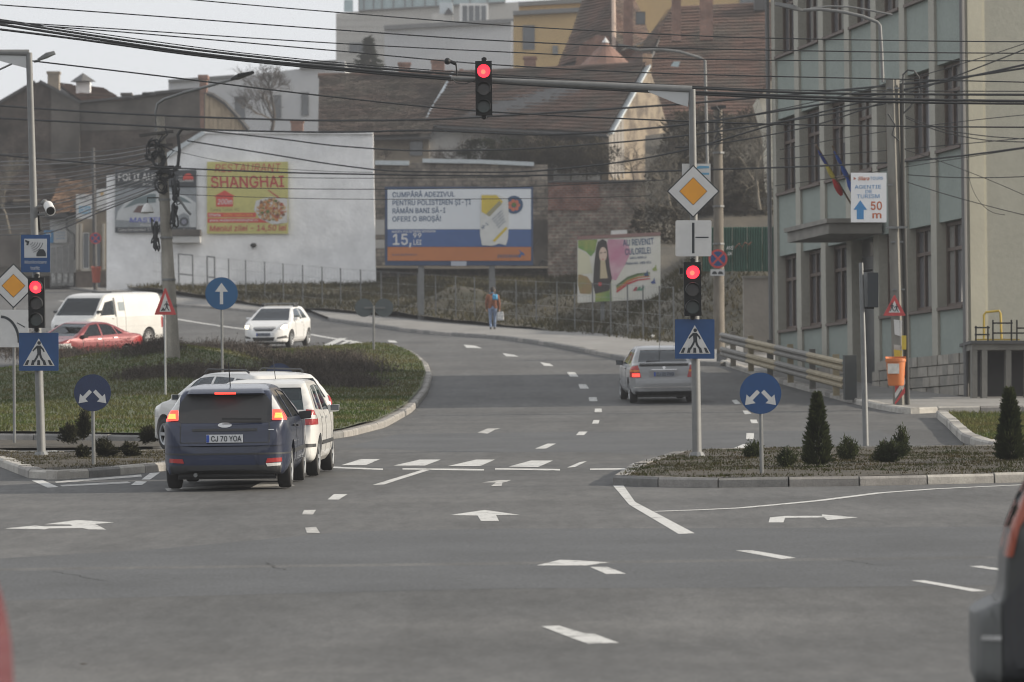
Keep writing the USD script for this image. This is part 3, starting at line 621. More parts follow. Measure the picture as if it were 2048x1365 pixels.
fpoly([(999, 402), (1004, 408), (979, 434), (972, 429)], d, .066, .069).build('grey_band', M('bb_olive', (.24, .23, .15), .5), sk)
lw = MB()
for k in range(5): text(lw, 'adeziv polistiren', 985 + 3 * k, 441 + 4 * k, 3, d, .061, 28 - 2 * k, False, 0, .75)
text(lw, 'AP-1', 965, 460, 6, d, .061, 16, True, 0, .7); lw.build('lettering', M('bb_navy', (.03, .07, .14), .5), sk)
fpoly([(985, 482), (1012, 454), (1015, 458), (989, 485)], d, .061, .064).build('yellow_line', _mats['bb_yellow'], sk)
dd = fpoly(disc(1028, 410, 18), d, .04, .05).build('round_badge', M('bb_navy', (.03, .07, .14), .5), bb)
fl = MB()
for a in np.linspace(0, 6.28, 8)[:-1]: fpoly(disc(1028 + 8.5 * math.cos(a), 411 + 8.5 * math.sin(a), 4, 8), d, .051, .053 + .0004 * a, fl)
fl.build('rose_picture', M('bb_rose', (.42, .12, .07), .5), dd); fpoly(disc(1028, 410, 4.5, 10), d, .058, .06).build('leaf_picture', M('dish_green', (.08, .13, .03), .5), dd)

# ---- smaller fashion billboard, a little skewed
d = 176.0
bb = thing('billboard', 'smaller colourful billboard with a long-haired woman, behind the mesh fence', 'billboard', G(1240, 676))
R2 = lambda pts, t0, t1, m, name, own=None: fpoly([(x, y - .05 * (x - 1155)) for x, y in pts], d, t0, t1).build(name, m, own or bb)
R2(rect(1155, 480, 1321, 606), -.2, 0, M('fb_base', (.50, .50, .42), .5, col2=(.56, .55, .53), scale=.5), 'panel')
for x in (1205, 1290): R2(rect(x - 4, 606, x + 4, 690), -.2, -.1, galv_dark, 'post')
R2(rect(1155, 473, 1321, 480), -.2, .03, M('fb_top', (.20, .12, .11), .6), 'top_rail')
R2(rect(1222, 465, 1254, 475), -.1, 0, white_s, 'owner_plate')
G_ = M('fb_green', (.12, .24, .07), .5, col2=(.35, .33, .10), scale=1.2); PK = M('fb_pink', (.42, .18, .26), .5, col2=(.52, .42, .44), scale=.9); BR = M('fb_brown', (.30, .17, .08), .5, col2=(.2, .22, .09), scale=1.5)
R2([(1156, 481), (1195, 481), (1190, 505), (1182, 515), (1172, 505), (1156, 496)], .002, .005, G_, 'print'); R2([(1156, 548), (1175, 555), (1186, 572), (1182, 590), (1160, 588), (1156, 570)], .002, .005, BR, 'print')
R2([(1216, 482), (1252, 484), (1262, 510), (1250, 535), (1232, 565), (1212, 560), (1208, 520)], .002, .005, PK, 'print')
R2([(1156, 498), (1178, 512), (1185, 548), (1156, 550)], .006, .009, M('fb_cream', (.50, .49, .36), .5), 'print')
HR = M('fb_hair', (.035, .03, .03), .5); wm = R2([(1192, 500), (1196, 486), (1205, 481), (1213, 486), (1216, 505), (1220, 540), (1224, 560), (1218, 585), (1190, 590), (1186, 570), (1188, 535)], .010, .013, HR, 'woman_picture')
R2(disc(1206, 512, 8, 18, 15), .014, .017, M('fb_skin', (.52, .40, .33), .5), 'face_picture', wm); R2([(1201, 524), (1210, 524), (1213, 545), (1216, 560), (1200, 560)], .018, .021, M('fb_skin2', (.42, .36, .24), .5), 'neck_picture', wm)
R2([(1200, 508), (1204, 507), (1204, 509), (1200, 510)], .019, .021, HR, 'eye_picture', wm); R2([(1208, 507), (1212, 507), (1212, 509), (1208, 509)], .019, .021, HR, 'eye_picture', wm); R2([(1203, 521), (1208, 521), (1206, 523)], .019, .021, redm, 'mouth_picture', wm)
R2([(1192, 560), (1222, 558), (1224, 606), (1190, 606)], .006, .009, G_, 'print'); R2(disc(1200, 571, 4), .018, .02, redm, 'flower_picture')
for k, (c, off) in enumerate([((.16, .24, .08), 0), ((.40, .15, .05), 4), ((.40, .04, .05), 9), ((.08, .12, .05), -3)]):
    R2([(1232, 578 + off), (1255, 562 + off), (1275, 556 + off), (1300, 555 + off), (1300, 557 + off), (1276, 559 + off), (1256, 566 + off), (1234, 581 + off)], .006 + k * .004, .008 + k * .004, M(f'fb_swoosh_{"green red crimson olive".split()[k]}', c, .5), 'swoosh')
for x, y, m in [(1292, 556, M('bb_navy', (.03, .07, .14), .5)), (1306, 572, M('fb_blue', (.05, .08, .22), .5)), (1309, 546, G_)]: R2([(x - 5, y), (x, y - 3), (x + 3, y - 9), (x + 4, y), (x + 6, y + 3), (x - 2, y + 4)], .02, .023, m, 'butterfly')
for k, c in enumerate([(.3, .05, .07), (.07, .2, .13), (.06, .25, .17)]): R2([(1265 + 7 * k, 588), (1271 + 7 * k, 580), (1275 + 7 * k, 580), (1273 + 7 * k, 588)], .006, .009, M(f'fb_mark_{"red green teal".split()[k]}', c, .5), 'logo')
lw = MB(); sl = lambda x, y: y - .05 * (x - 1155)
for s, x, y, hh, w in [('AU REVENIT', 1246, 497, 12, 62), ('CULORILE!', 1250, 515, 12, 52), ('VARFUL MODEI LA', 1259, 524, 4, 34), ('PRIMAVARA-VARA 2011', 1251, 535, 4.5, 52)]: text(lw, s, x, sl(x, y), hh, d, .006, w, True, 0, .05)
lw.build('lettering', M('bb_navy', (.03, .07, .14), .5), bb)

# ---- retaining walls
w = thing('retaining_wall', 'old rubble retaining wall with graffiti behind the blue-framed billboard', 'wall', P(920, 560, 232))
fpoly([(746, 585), (746, 328), (830, 325), (845, 326), (1095, 330), (1096, 585)], 232, -3, 0).build('wall', brick_grey, w)
b = MB(); b.bar(P(845, 322, 231.9), P(960, 324, 231.9), .3, .22); b.bar(P(960, 324, 231.9), P(1068, 329, 231.9), .3, .22); b.build('gutter', zinc, w); MB().bar(P(750, 326, 231.9), P(818, 327, 231.9), .3, .24).build('gutter', zinc, w)
fpoly(rect(1062, 440, 1096, 540), 232, .004, .02).build('plaster_patch', plaster_grey, w); fpoly(rect(750, 440, 769, 470), 232, .004, .02).build('plaster_patch', M('patch_pale', (.4, .39, .37), .8), w); fpoly(rect(750, 480, 769, 497), 232, .004, .02).build('plaster_patch', M('patch_pale', (.4, .39, .37), .8), w)
gr = MB()
for pts in [[(1066, 495), (1074, 487), (1078, 480)], [(1062, 505), (1070, 498), (1068, 492)], [(1078, 528), (1085, 520), (1094, 524), (1096, 535), (1088, 541), (1080, 537), (1078, 528)], [(1085, 520), (1088, 541)], [(1066, 528), (1072, 535), (1066, 541)]]:
    gr.tube([P(x, y, 231.96) for x, y in pts], .035, 5)
gr.build('graffiti', M('graffiti_black', (.03, .03, .035), .7), w)
w = thing('brick_wall', 'red brick wall with crumbling grey lower half behind the fashion billboard', 'wall', P(1200, 560, 230))
fpoly([(1096, 600), (1096, 366), (1310, 364), (1312, 600)], 230, -1, 0).build('wall', brickmat('crumbling_brick', (.17, .11, .09), (.145, .12, .10), (.20, .18, .155), .4, .18, var=.6, ms=.04, ns=1.6), w)
fpoly([(1097, 365), (1198, 365), (1197, 385), (1204, 400), (1195, 421), (1097, 421)], 230, .004, .06).build('brick_panel', brick_red, w); MB().bar(P(1096, 364, 230) + (0, .4, 0), P(1312, 362, 230) + (0, .4, 0), 1.2, .1).build('coping', darkroof, w)
s = thing('garden_shed', 'small pale shed above the red brick wall', 'shed', P(1155, 362, 236)); fpoly(rect(1108, 330, 1200, 372), 236, -2, 0).build('wall', M('shed_white', (.36, .37, .37), .8, var=.15), s)
for x in (1140, 1172): fpoly(rect(x, 326, x + 3, 372), 236, .01, .08).build('post', darkroof, s)
fpoly(rect(1104, 322, 1205, 331), 236, -2.2, .5).build('roof', darkroof, s)

# ---- old houses above
h = thing('brick_house', 'large dark brick house with bare side wall at the left edge', 'building', P(180, 330, 255))
fpoly([(-90, 600), (-90, 226), (0, 206), (62, 169), (78, 164), (105, 173), (160, 205), (240, 201), (300, 191), (345, 184), (406, 179), (408, 600)], 255, -8, 0).build('wall', brick_dark, h)
fpoly([(103, 176), (160, 206), (160, 330), (40, 330), (103, 250)][:3] + [(103, 330)], 255, .004, .25).build('buttress', plaster_grey, h)
fpoly([(160, 207), (240, 203), (405, 181), (405, 262), (300, 285), (300, 260), (160, 262)], 255, .004, .05).build('render_patch', plaster_grey, h)
tiles('roof_tile', P(163, 207, 258), P(244, 204, 258), P(208, 180, 268), P(112, 168, 268), h, tile_brown, seed=4)
b = MB(); b.bar(P(-90, 226, 254.9), P(0, 205, 254.9), .5, .15); b.bar(P(0, 205, 254.9), P(70, 164, 254.9), .5, .15); b.bar(P(80, 163, 254.9), P(160, 205, 254.9), .5, .15); b.build('verge', darkroof, h)
b = MB(); b.bar(P(160, 205, 254.9), P(300, 190, 254.9), .5, .12); b.bar(P(285, 189, 254.9), P(310, 188, 254.9), .5, .2); b.bar(P(310, 186, 254.9), P(406, 178, 254.9), .5, .15); b.build('coping', darkroof, h)
chimney(95, 143, 118, 186, 256, h, plaster_tan); chimney(243, 186, 262, 202, 256, h, plaster_grey); c = chimney(152, 164, 180, 195, 262, h, plaster_w, False)
q = MB(); o = P(166, 164, 261.7); q.mesh(trimesh.creation.cone(.8, .55, sections=4), np.array([[1, 0, 0, o[0]], [0, 1, 0, o[1]], [0, 0, 1, o[2]], [0, 0, 0, 1]])).build('chimney_hat', darkroof, c)
fpoly([(399, 152), (413, 150), (414, 270), (401, 270)], 250, -1, 0).build('chimney', brick_chim, h); fpoly(rect(396, 150, 416, 158), 250, -1.05, .05).build('chimney_cap', brick_chim, h)
h = thing('wooden_shed', 'small shed with beige plank gable and curved eave above the white gable wall', 'shed', P(455, 262, 243))
fpoly([(408, 275), (408, 186), (424, 188), (450, 205), (475, 232), (497, 260), (499, 275)], 243, -4, 0).build('back_wall', darkroof, h)
top = lambda x: np.interp(x, [408, 424, 450, 475, 499], [188, 191, 208, 235, 264])
for k in range(10):
    x0, x1 = 410 + k * 8.6, 410 + k * 8.6 + 8.1
    fpoly([(x0, 272), (x0, top(x0)), (x1, top(x1)), (x1, 272)], 243, .01, .05 + .02 * (k % 3)).build('plank', woodb, h)
b = MB(); b.tube([P(x, top(x) - 2, 242.8) for x in np.linspace(414, 497, 8)], .14, 6).build('eave_board', darkroof, h)
fpoly(rect(422, 216, 442, 236), 243, .1, .13).build('hatch', woodb, h)
h = thing('long_white_building', 'long pale modern building behind the bare tree', 'building', P(500, 260, 330))
fpoly([(337, 280), (337, 163), (470, 154), (600, 138), (600, 126), (672, 122), (690, 122), (690, 280)], 330, -12, 0).build('wall', modern_b, h)
for x0, x1, y0 in [(470, 490, 193), (548, 562, 190), (603, 617, 185)]: farwin(x0, y0, x1, y0 + 47, 330, h)
fpoly([(600, 139), (600, 125), (672, 121), (672, 135)], 330, .01, .3).build('roof_edge', galv, h); MB().bar(P(337, 163, 330), P(470, 153, 330), .6, .2).build('coping', galv_dark, h)
h = thing('low_roofed_house', 'low house with a long weathered dark brown roof above the white gable wall', 'building', P(750, 300, 244))
tiles('roof_tile', P(636, 276, 242), P(862, 272, 242), P(906, 148, 252), P(638, 153, 252), h, tile_dark, seed=7)
fpoly([(640, 400), (640, 276), (858, 272), (858, 400)], 243, -8, 0).build('wall', plaster_tan, h); farwin(820, 281, 845, 312, 243, h)
chimney(797, 125, 820, 152, 251, h); chimney(863, 120, 889, 150, 251, h); fpoly(rect(918, 138, 927, 150), 251, -.4, 0).build('chimney', brick_chim, h)
MB().tube([P(636, 152, 251.9), P(770, 150, 251.9), P(906, 146, 251.9)], .16, 8).build('ridge', tile_red, h)
h = thing('tiled_house', 'old house with a big brown tiled roof and peeling gable behind the hanging signal', 'building', P(1000, 380, 240))
tiles('roof_tile', P(846, 252, 244), P(1216, 270, 236), P(1293, 130, 241), P(908, 148, 250), h, tile_brown, seed=3, row=.36)
fpoly([(1000, 420), (1000, 258), (1214, 270), (1214, 420)], 240.5, -4, 0).build('wall', plaster_grey, h)
fpoly([(858, 400), (858, 248), (1000, 258), (1000, 400)], 243.5, -5, 0).build('wall', M('house_white', (.40, .40, .39), .85, var=.2, scale=.8, detail=8), h)
gq = [P(1216, 268, 236.2), P(1293, 130, 241.2), P(1308, 128, 242), P(1350, 300, 246), P(1350, 400, 246), P(1216, 400, 236.2)]
g0 = gq[0]; gu = np.array([gq[3][0] - g0[0], gq[3][1] - g0[1], 0]); gu /= np.linalg.norm(gu); gn = np.cross(gu, (0, 0, 1)); gn = gn if gn[1] < 0 else -gn
MB().poly([(np.dot(p - g0, gu), p[2] - g0[2]) for p in gq], g0, gu, (0, 0, 1), gn, -.4, 0).build('gable_wall', plaster_old, h)
e = MB(); rgw = np.random.default_rng(5)
for k in range(9):
    a0, a1 = k * .26 + .03, k * .26 + .27
    zt = lambda a: np.interp(a, [0, np.dot(gq[1] - g0, gu)], [0, gq[1][2] - g0[2]])
    MB().poly([(a0, -2.2 + rgw.uniform(-.4, .2)), (a0, min(zt(a0), 1.9)), (a1, min(zt(a1), 1.9)), (a1, -2.2 + rgw.uniform(-.4, .2))], g0, gu, (0, 0, 1), gn, .01, .05 + .02 * (k % 2)).build('plank', woodg, h)
MB().bar(gq[0] + gn * .15, gq[1] + gn * .15, .3, .12).build('verge', zinc, h); MB().bar(P(1216, 271, 235.9), P(846, 253, 243.9), .2, .12).build('gutter', darkroof, h)
MB().tube([P(908, 147, 250), P(1100, 139, 245), P(1293, 129, 241)], .16, 8).build('ridge', tile_brown, h); MB().tube([P(908, 147, 250), P(846, 252, 243.9)], .14, 8).build('hip', zinc, h)
chimney(1286, 108, 1304, 140, 241, h, M('chimney_tan', (.36, .24, .16), .85, var=.3), False); chimney(1048, 113, 1072, 135, 247, h)
c = MB()
for k in range(16):
    a, b2 = k * math.pi / 8, (k + 1) * math.pi / 8
    ap = P(1211, 82, 251); r = (1265 - 1158) / 2 * 251 / F; zb = P(1211, 133, 251)[2]
    c.add([ap, (ap[0] + r * math.cos(a), 251 + r * math.sin(a), zb), (ap[0] + r * math.cos(b2), 251 + r * math.sin(b2), zb)], [[0, 1, 2]])
h = thing('conical_roof', 'rusty conical sheet roof with a white tip between the tiled roofs', 'roof', P(1211, 133, 251)); c.build('cone', rust, h, smooth=False)
q = MB(); o = P(1211, 86, 251); q.mesh(trimesh.creation.cone(.22, .35, sections=8), np.array([[1, 0, 0, o[0]], [0, 1, 0, o[1]], [0, 0, 1, o[2]], [0, 0, 0, 1]])).build('tip', white_s, h)
h = thing('turret_house', 'house with a steep broken tiled turret roof at the top', 'building', P(1210, 140, 262))
tiles('roof_tile', P(1118, 135, 262), P(1228, 105, 257), P(1226, -70, 266), P(1196, -70, 268), h, tile_red, seed=8); tiles('roof_tile', P(1228, 105, 257), P(1302, 80, 262), P(1234, -70, 268), P(1226, -70, 266), h, tile_red, seed=9)
MB().tube([P(1228, 105, 256.8), P(1226, -70, 265.8)], .13, 6).build('hip', M('ridge_pale', (.33, .25, .2), .8), h); fpoly([(1110, 260), (1110, 133), (1228, 104), (1300, 90), (1300, 260)], 264, -6, 0).build('wall', brick_red, h)
fpoly([(1150, 130), (1160, 90), (1195, 70), (1219, 74), (1219, 104), (1190, 130)], 258, -.5, 0).build('parapet', brick_chim, h); chimney(1247, -30, 1266, 92, 257, h, cap=False)
farwin(1272, 24, 1290, 50, 259.5, h, darkroof)
h = thing('red_roofed_house', 'house with a wide red tiled roof and brick chimneys beside the office block', 'building', P(1420, 300, 250))
tiles('roof_tile', P(1240, 250, 246), P(1600, 245, 246), P(1600, 8, 258), P(1342, 20, 258), h, tile_red, seed=5, row=.38)
tiles('roof_tile', P(1230, 160, 252), P(1262, 200, 247), P(1343, 20, 258), P(1341, 20, 258), h, tile_red, seed=6)
fpoly([(1240, 420), (1240, 255), (1610, 250), (1610, 420)], 247, -8, 0).build('wall', plaster_grey, h)
chimney(1344, -30, 1362, 82, 253, h, cap=False); chimney(1400, -30, 1426, 80, 253, h, cap=False); fpoly(rect(1508, 0, 1530, 22), 257, -.6, .4).build('dormer', darkroof, h)
MB().tube([P(1342, 19, 257.9), P(1600, 7, 257.9)], .17, 8).build('ridge', tile_red, h); fpoly([(1341, 134), (1347, 125), (1360, 125), (1356, 136)], 250, .3, .45).build('skylight', skyglass, h)
h = thing('white_gable_house', 'pale plastered gable just showing behind the far corner of the office block', 'building', P(1570, 320, 205))
fpoly([(1517, 194), (1550, 145), (1590, 190), (1620, 190), (1620, 420), (1545, 420), (1536, 260)], 205, -5, 0).build('wall', M('gable_cream', (.52, .49, .40), .85, var=.12), h); MB().bar(P(1515, 197, 204.8), P(1551, 143, 204.8), .4, .15).build('verge', tile_red, h)

# ---- modern buildings on the skyline
h = thing('modern_building', 'tall grey modern block with a glazed top storey on the skyline', 'building', P(900, 260, 370))
fpoly([(672, 320), (672, 27), (718, 23), (1010, 6), (1170, -4), (1170, 320)], 370, -18, 0).build('wall', modern_g, h)
gz = fpoly([(718, 22.5), (1010, 5), (1010, -40), (718, -40)], 371, -10, 0).build('top_storey', skyglass, h)
for k, x in enumerate([718, 728, 747, 764, 787, 810, 825, 850, 872, 905, 940, 975, 1010]): fpoly(rect(x - 1.2, -40, x + 1.2, 22.5 - (x - 718) * .06), 370.9, .01, .2).build('mullion', galv_dark, gz)
fpoly([(718, 24), (1010, 6.5), (1010, 4), (718, 21)], 370, .01, .3).build('sill', galv, h); bl = fpoly(rect(688, 0, 706, 24), 371, -.1, 0).build('balustrade', skyglass, h)
farwin(699, 86, 749, 106, 370, h, nv=3)
for y in range(40, 150, 14): fpoly(rect(673, y - .4, 769, y + .4), 370, .003, .02).build('panel_joint', M('joint_grey', (.33, .32, .30), .7), h)
fpoly(rect(864, 28, 905, 46), 362, -3, 0).build('roof_unit', modern_g, h); fpoly(rect(879, 5, 905, 28), 363, -3, 0).build('roof_unit', zinc, h); fpoly([(888, 29), (897, 15), (907, 29)], 361.8, -.5, 0).build('vent_cowl', darkroof, h)
gb = fpoly(rect(919, 7, 976, 46), 361, -3, 0).build('roof_lantern', white_s, h)
for k in range(4): fpoly(rect(925 + 12.5 * k, 12, 934.5 + 12.5 * k, 43), 361, .01, .05).build('pane', darkglass, gb)
h = thing('pale_block', 'plain pale grey block in front of the tall modern building', 'building', P(900, 260, 355))
fpoly([(769, 320), (769, 57), (1030, 43), (1030, 320)], 355, -6, 0).build('wall', modern_b, h); MB().bar(P(768, 56, 354.8), P(1031, 42, 354.8), .5, .35).build('coping', galv_dark, h)
h = thing('yellow_building', 'ochre yellow modern block with one tall window on the skyline', 'building', P(1100, 150, 300))
fpoly([(1027, 220), (1027, 28), (1165, 21), (1165, 220)], 300, -6, 0).build('wall', modern_y, h); fpoly([(1038, 200), (1038, 10), (1180, 2), (1620, -30), (1620, 220), (1038, 220)], 307, -10, 0).build('upper_wall', modern_y, h)
MB().bar(P(1026, 27, 299.8), P(1166, 20, 299.8), .4, .3).build('coping', galv_dark, h); MB().bar(P(1037, 9, 306.8), P(1181, 1, 306.8), .4, .3).build('coping', galv_dark, h)
farwin(1046, 51, 1069, 100, 300, h); fpoly(rect(1105, 92, 1116, 110), 300, .01, .1).build('vent', galv_dark, h); farwin(1480, -10, 1525, 12, 306.9, h)
fpoly([(1022, 220), (1022, 43), (1028, 43), (1028, 220)], 300.2, -6, 0).build('corner_strip', plaster_w, h)

# ---- low houses at the left
h = thing('dark_house', 'dark shuttered low house at the left edge behind the diamond sign', 'building', P(50, 560, 236))
fpoly([(-60, 590), (-60, 410), (118, 402), (118, 590)], 236, -6, 0).build('wall', M('soot_plaster', (.14, .125, .11), .9, var=.3, scale=.8, detail=8), h)
tiles('roof_tile', P(-60, 412, 235.4), P(118, 404, 235.4), P(110, 345, 241), P(-60, 350, 241), h, tile_dark, seed=11); fpoly(rect(28, 400, 84, 416), 236, .01, .5).build('pale_lintel', plaster_tan, h)
for x in (40, 62, 84): fpoly(rect(x, 465, x + 12, 540), 236, .01, .08).build('shutter', woodg, h)
h = thing('shop_house', 'small white shop with a tan tiled roof beside the white gable wall', 'building', P(140, 570, 233))
fpoly([(100, 590), (100, 432), (186, 430), (186, 590)], 233, -5, 0).build('wall', M('shop_white', (.50, .50, .49), .8, var=.1), h)
tiles('roof_tile', P(92, 434, 232.4), P(190, 425, 232.4), P(186, 366, 237), P(122, 362, 237), h, tilemat('tan_tiles', (.25, .145, .085)), seed=12)
fpoly(rect(90, 430, 137, 437), 232, .1, .9).build('awning', darkroof, h)
b = MB(); b.tube([P(133, 436, 232.2), P(133, 458, 232.2), P(148, 470, 232.2), P(148, 520, 232.2)], .06, 6).build('downpipe', galv_dark, h)
gt = thing('metal_gate', 'grey sheet metal gate between the shop and the dark house', 'gate', P(125, 570, 231))
for k in range(4): fpoly([(101 + 12 * k, 572), (101 + 12 * k, 496 - 2 * k), (112 + 12 * k, 494 - 2 * k), (112 + 12 * k, 572)], 231, 0, .05).build('gate_panel', M('gate_grey', (.20, .20, .195), .7, var=.15), gt)
for k in range(4): fpoly(rect(104 + 12 * k, 548, 111 + 12 * k, 566), 231, .055, .07).build('lattice', M('lattice_pale', (.34, .34, .33), .7, var=.5, scale=9), gt)
h = thing('corner_house', 'narrow tan house with dark plinth and tall window beside the shop', 'building', P(182, 575, 230))
fpoly([(152, 590), (152, 412), (218, 402), (218, 590)], 230, -5, 0).build('wall', plaster_tan, h)
fpoly(rect(152, 543, 218, 588), 230, .004, .08).build('plinth', M('plinth_brown', (.12, .10, .085), .9, var=.25), h)
for x in (153, 160, 205): fpoly(rect(x, 448, x + 5, 540), 230, .004, .09).build('pilaster', M('trim_pale', (.40, .37, .32), .85), h)
wn = farwin(167, 466, 178, 538, 230, h, white_s); fpoly(rect(163, 538, 182, 543), 230, .1, .18).build('sill', M('trim_pale', (.40, .37, .32), .85), wn)
fpoly(rect(186, 470, 201, 588), 230, .09, .12).build('door', darkglass, h); fpoly([(148, 416), (148, 405), (220, 396), (220, 407)], 230, -.5, .4).build('cornice', plaster_grey, h)
h = thing('hanging_sign', 'white shop sign with blue lettering over the pavement, left of the dark pole', 'sign', P(169, 438, 227)); fpoly(rect(152, 389, 186, 438), 227, -.08, 0).build('panel', white_s, h); fpoly(rect(158, 413, 181, 428), 227, .003, .01).build('blue_field', M('sky_blue', (.12, .30, .45), .5), h)
lw = MB(); text(lw, 'CEC', 160, 425, 9, 227, .012, 19); lw.build('lettering', white_s, h); lw = MB(); text(lw, 'SC', 158, 399, 5, 227, .004, 20); lw.build('lettering', black_s, h)
h = thing('wall_sign', 'plain white sign board on the corner house, right of the dark pole', 'sign', P(204, 421, 229)); fpoly(rect(193, 378, 216, 421), 229, -.06, 0).build('panel', white_s, h); fpoly([(200, 386), (208, 384), (206, 393), (202, 394)], 229, .003, .01).build('emblem', M('dish_tan', (.45, .30, .14), .5), h)
h = thing('parking_sign', 'blue parking panel with a white P on the white shop wall', 'sign', P(97, 486, 232.7)); fpoly(rect(88, 461, 107, 486), 232.7, -.05, 0).build('panel', M('sky_blue2', (.06, .22, .42), .5), h); lw = MB(); text(lw, 'P', 92, 481, 15, 232.7, .004, 10); lw.build('lettering', white_s, h)
fpoly(rect(108, 461, 134, 486), 232.7, -.05, 0).build('text_panel', white_s, h); lw = MB(); [text(lw, s, 112, 467 + 6 * k, 3, 232.7, .004, 18, False) for k, s in enumerate(['PARCARE', 'CLIENTI', 'MAGAZIN'])]; lw.build('lettering', M('sky_blue2', (.06, .22, .42), .5), h)
# ---------------------------------------------------------------- the office block on the right
Nc = np.array([11.44, 106.0]); Fc = np.array([7.83, 125.4]); L_ = np.linalg.norm(Fc - Nc); fu = np.array([*(Fc - Nc) / L_, 0]); fn = np.array([-fu[1], fu[0], 0]); fn = fn if fn[0] < 0 else -fn
zb0 = ZG(106) - .3
ob = thing('office_block', 'three-storey office block with pale pilasters and blue-green panels on the right', 'building', (Nc[0], Nc[1], zb0))
teal = M('teal_render', (.225, .258, .234), .85, var=.07, scale=.7, detail=8, grain=.08, gscale=14, bump=.3, bscale=12)
pil = M('pilaster_cream', (.315, .304, .26), .85, var=.08, scale=.8, detail=8, grain=.05, gscale=14)
frm = M('brown_frame', (.085, .062, .05), .6, var=.2); wglass = M('office_glass', (.055, .055, .058), .1, spec=.8, var=.35, scale=1.3, stretch=(1, 1, .3))
stonem = [M(f'plinth_stone_{n}', c, .9, var=.15, scale=3, bump=.4, bscale=12) for n, c in (('a', (.24, .225, .195)), ('b', (.29, .27, .235)), ('c', (.20, .19, .17)))]
O3 = np.array([Nc[0], Nc[1], 0.0])
def fb_(mb, s0, s1, z0, z1, t0, t1):
    """box on the facade: s along it from the near corner, z heights, t outwards"""
    c = O3 + fu * (s0 + s1) / 2 + fn * (t0 + t1) / 2; c[2] = (z0 + z1) / 2
    return mb.box(c, (s1 - s0, t1 - t0, z1 - z0), np.stack([fu, fn, (0, 0, 1)], 1))
HT = 19.5
fb_(MB(), 0, L_, zb0, HT, -10, -.32).build('core', plaster_c2, ob)
nb = 7; bay = (L_ - .3) / nb; pw = .52
ps = [.0] + [.15 + bay * k - pw / 2 for k in range(1, nb)] + [L_ - .42]
pe = [.42] + [.15 + bay * k + pw / 2 for k in range(1, nb)] + [L_]
for a, b in zip(ps, pe): fb_(MB(), a, b, zb0, HT, -.319, .03).build('pilaster', pil, ob)
levels = [(4.3, 5.5, 7.68), (7.68, 9.52, 11.7), (11.7, 13.55, 15.75)]
for k in range(nb):
    a, b = pe[k] + .002, ps[k + 1] - .002
    for li, (zl, zs, zt) in enumerate(levels):
        door = li == 0 and k == 3
        if not door:
            lo_ = zb0 if li == 0 else zl
            fb_(MB(), a, b, lo_, zs - .08, -.318, -.04).build('spandrel_panel', teal, ob)
            w = fb_(MB(), a, b, zs - .078, zs, -.318, .06).build('window_sill', frm, ob)
            win = fb_(MB(), a + .02, b - .02, zs + .002, zt - .002, -.316, -.29).build('window', wglass, ob)
            fr = MB(); ww = b - a
            for q in (0, 1 / 3, 2 / 3, 1): c = a + .05 + (ww - .1) * q; fb_(fr, c - .05, c + .05, zs + .004, zt - .004, -.288, -.22)
            for zz in (zs + .06, zs + (zt - zs) * .68, zt - .06): fb_(fr, a + .02, b - .02, zz - .045, zz + .045, -.286, -.225)
            fr.build('frame', frm, win)
            rc_ = random.Random(li * 31 + k * 7)
            for q in range(3):
                if rc_.random() < .55: c0 = a + .12 + (ww - .24) * (q + rc_.choice([.05, .4])) / 3; fb_(MB(), c0, c0 + ww * rc_.uniform(.08, .26), zs + .1 + rc_.choice([0, 0, .9]), zt - .1, -.2896, -.2884).build('curtain', M(f'curtain_{rc_.choice("ab")}', (.17, .165, .15) if rc_.random() < 2 else 0, .8, var=.3, scale=6, stretch=(4, 4, .2)), win)
    fb_(MB(), a, b, 15.75, HT, -.318, -.04).build('spandrel_panel', teal, ob)
a, b = pe[3], ps[4]
dr = fb_(MB(), a + .45, b - .1, ZG(116), 7.2, -.318, -.25).build('door', M('door_dark', (.03, .032, .034), .4), ob); fb_(MB(), a, a + .44, ZG(116), 7.66, -.318, -.1).build('door_jamb', pil, ob); fb_(MB(), a + .45, b - .1, 7.2, 7.66, -.318, -.24).build('fanlight', wglass, dr)
fb_(MB(), a - .9, b + 1.3, 7.7, 7.98, .032, 1.5).build('canopy', M('canopy_concrete', (.20, .19, .17), .9, var=.2, scale=1.5), ob); fb_(MB(), a - 1.0, b + 1.4, 7.982, 8.1, .031, 1.58).build('canopy_edge', M('canopy_concrete', (.20, .19, .17), .9), ob)
rg = random.Random(7)
for row in range(9):
    z0 = 4.3 - .27 * (row + 1); s = .1 * (row % 2)
    while s < L_ - .2:
        w = min(rg.uniform(.42, .85), L_ - s)
        yy = Nc[1] + fu[1] * (s + w / 2)
        if z0 + .27 > ZG(yy) and not (pe[3] - .1 < s + w / 2 < ps[4] + .1): fb_(MB(), s + .012, s + w - .012, z0 + .012, z0 + .258, .031, .07 + rg.uniform(0, .05)).build('stone', rg.choice(stonem), ob)
        s += w
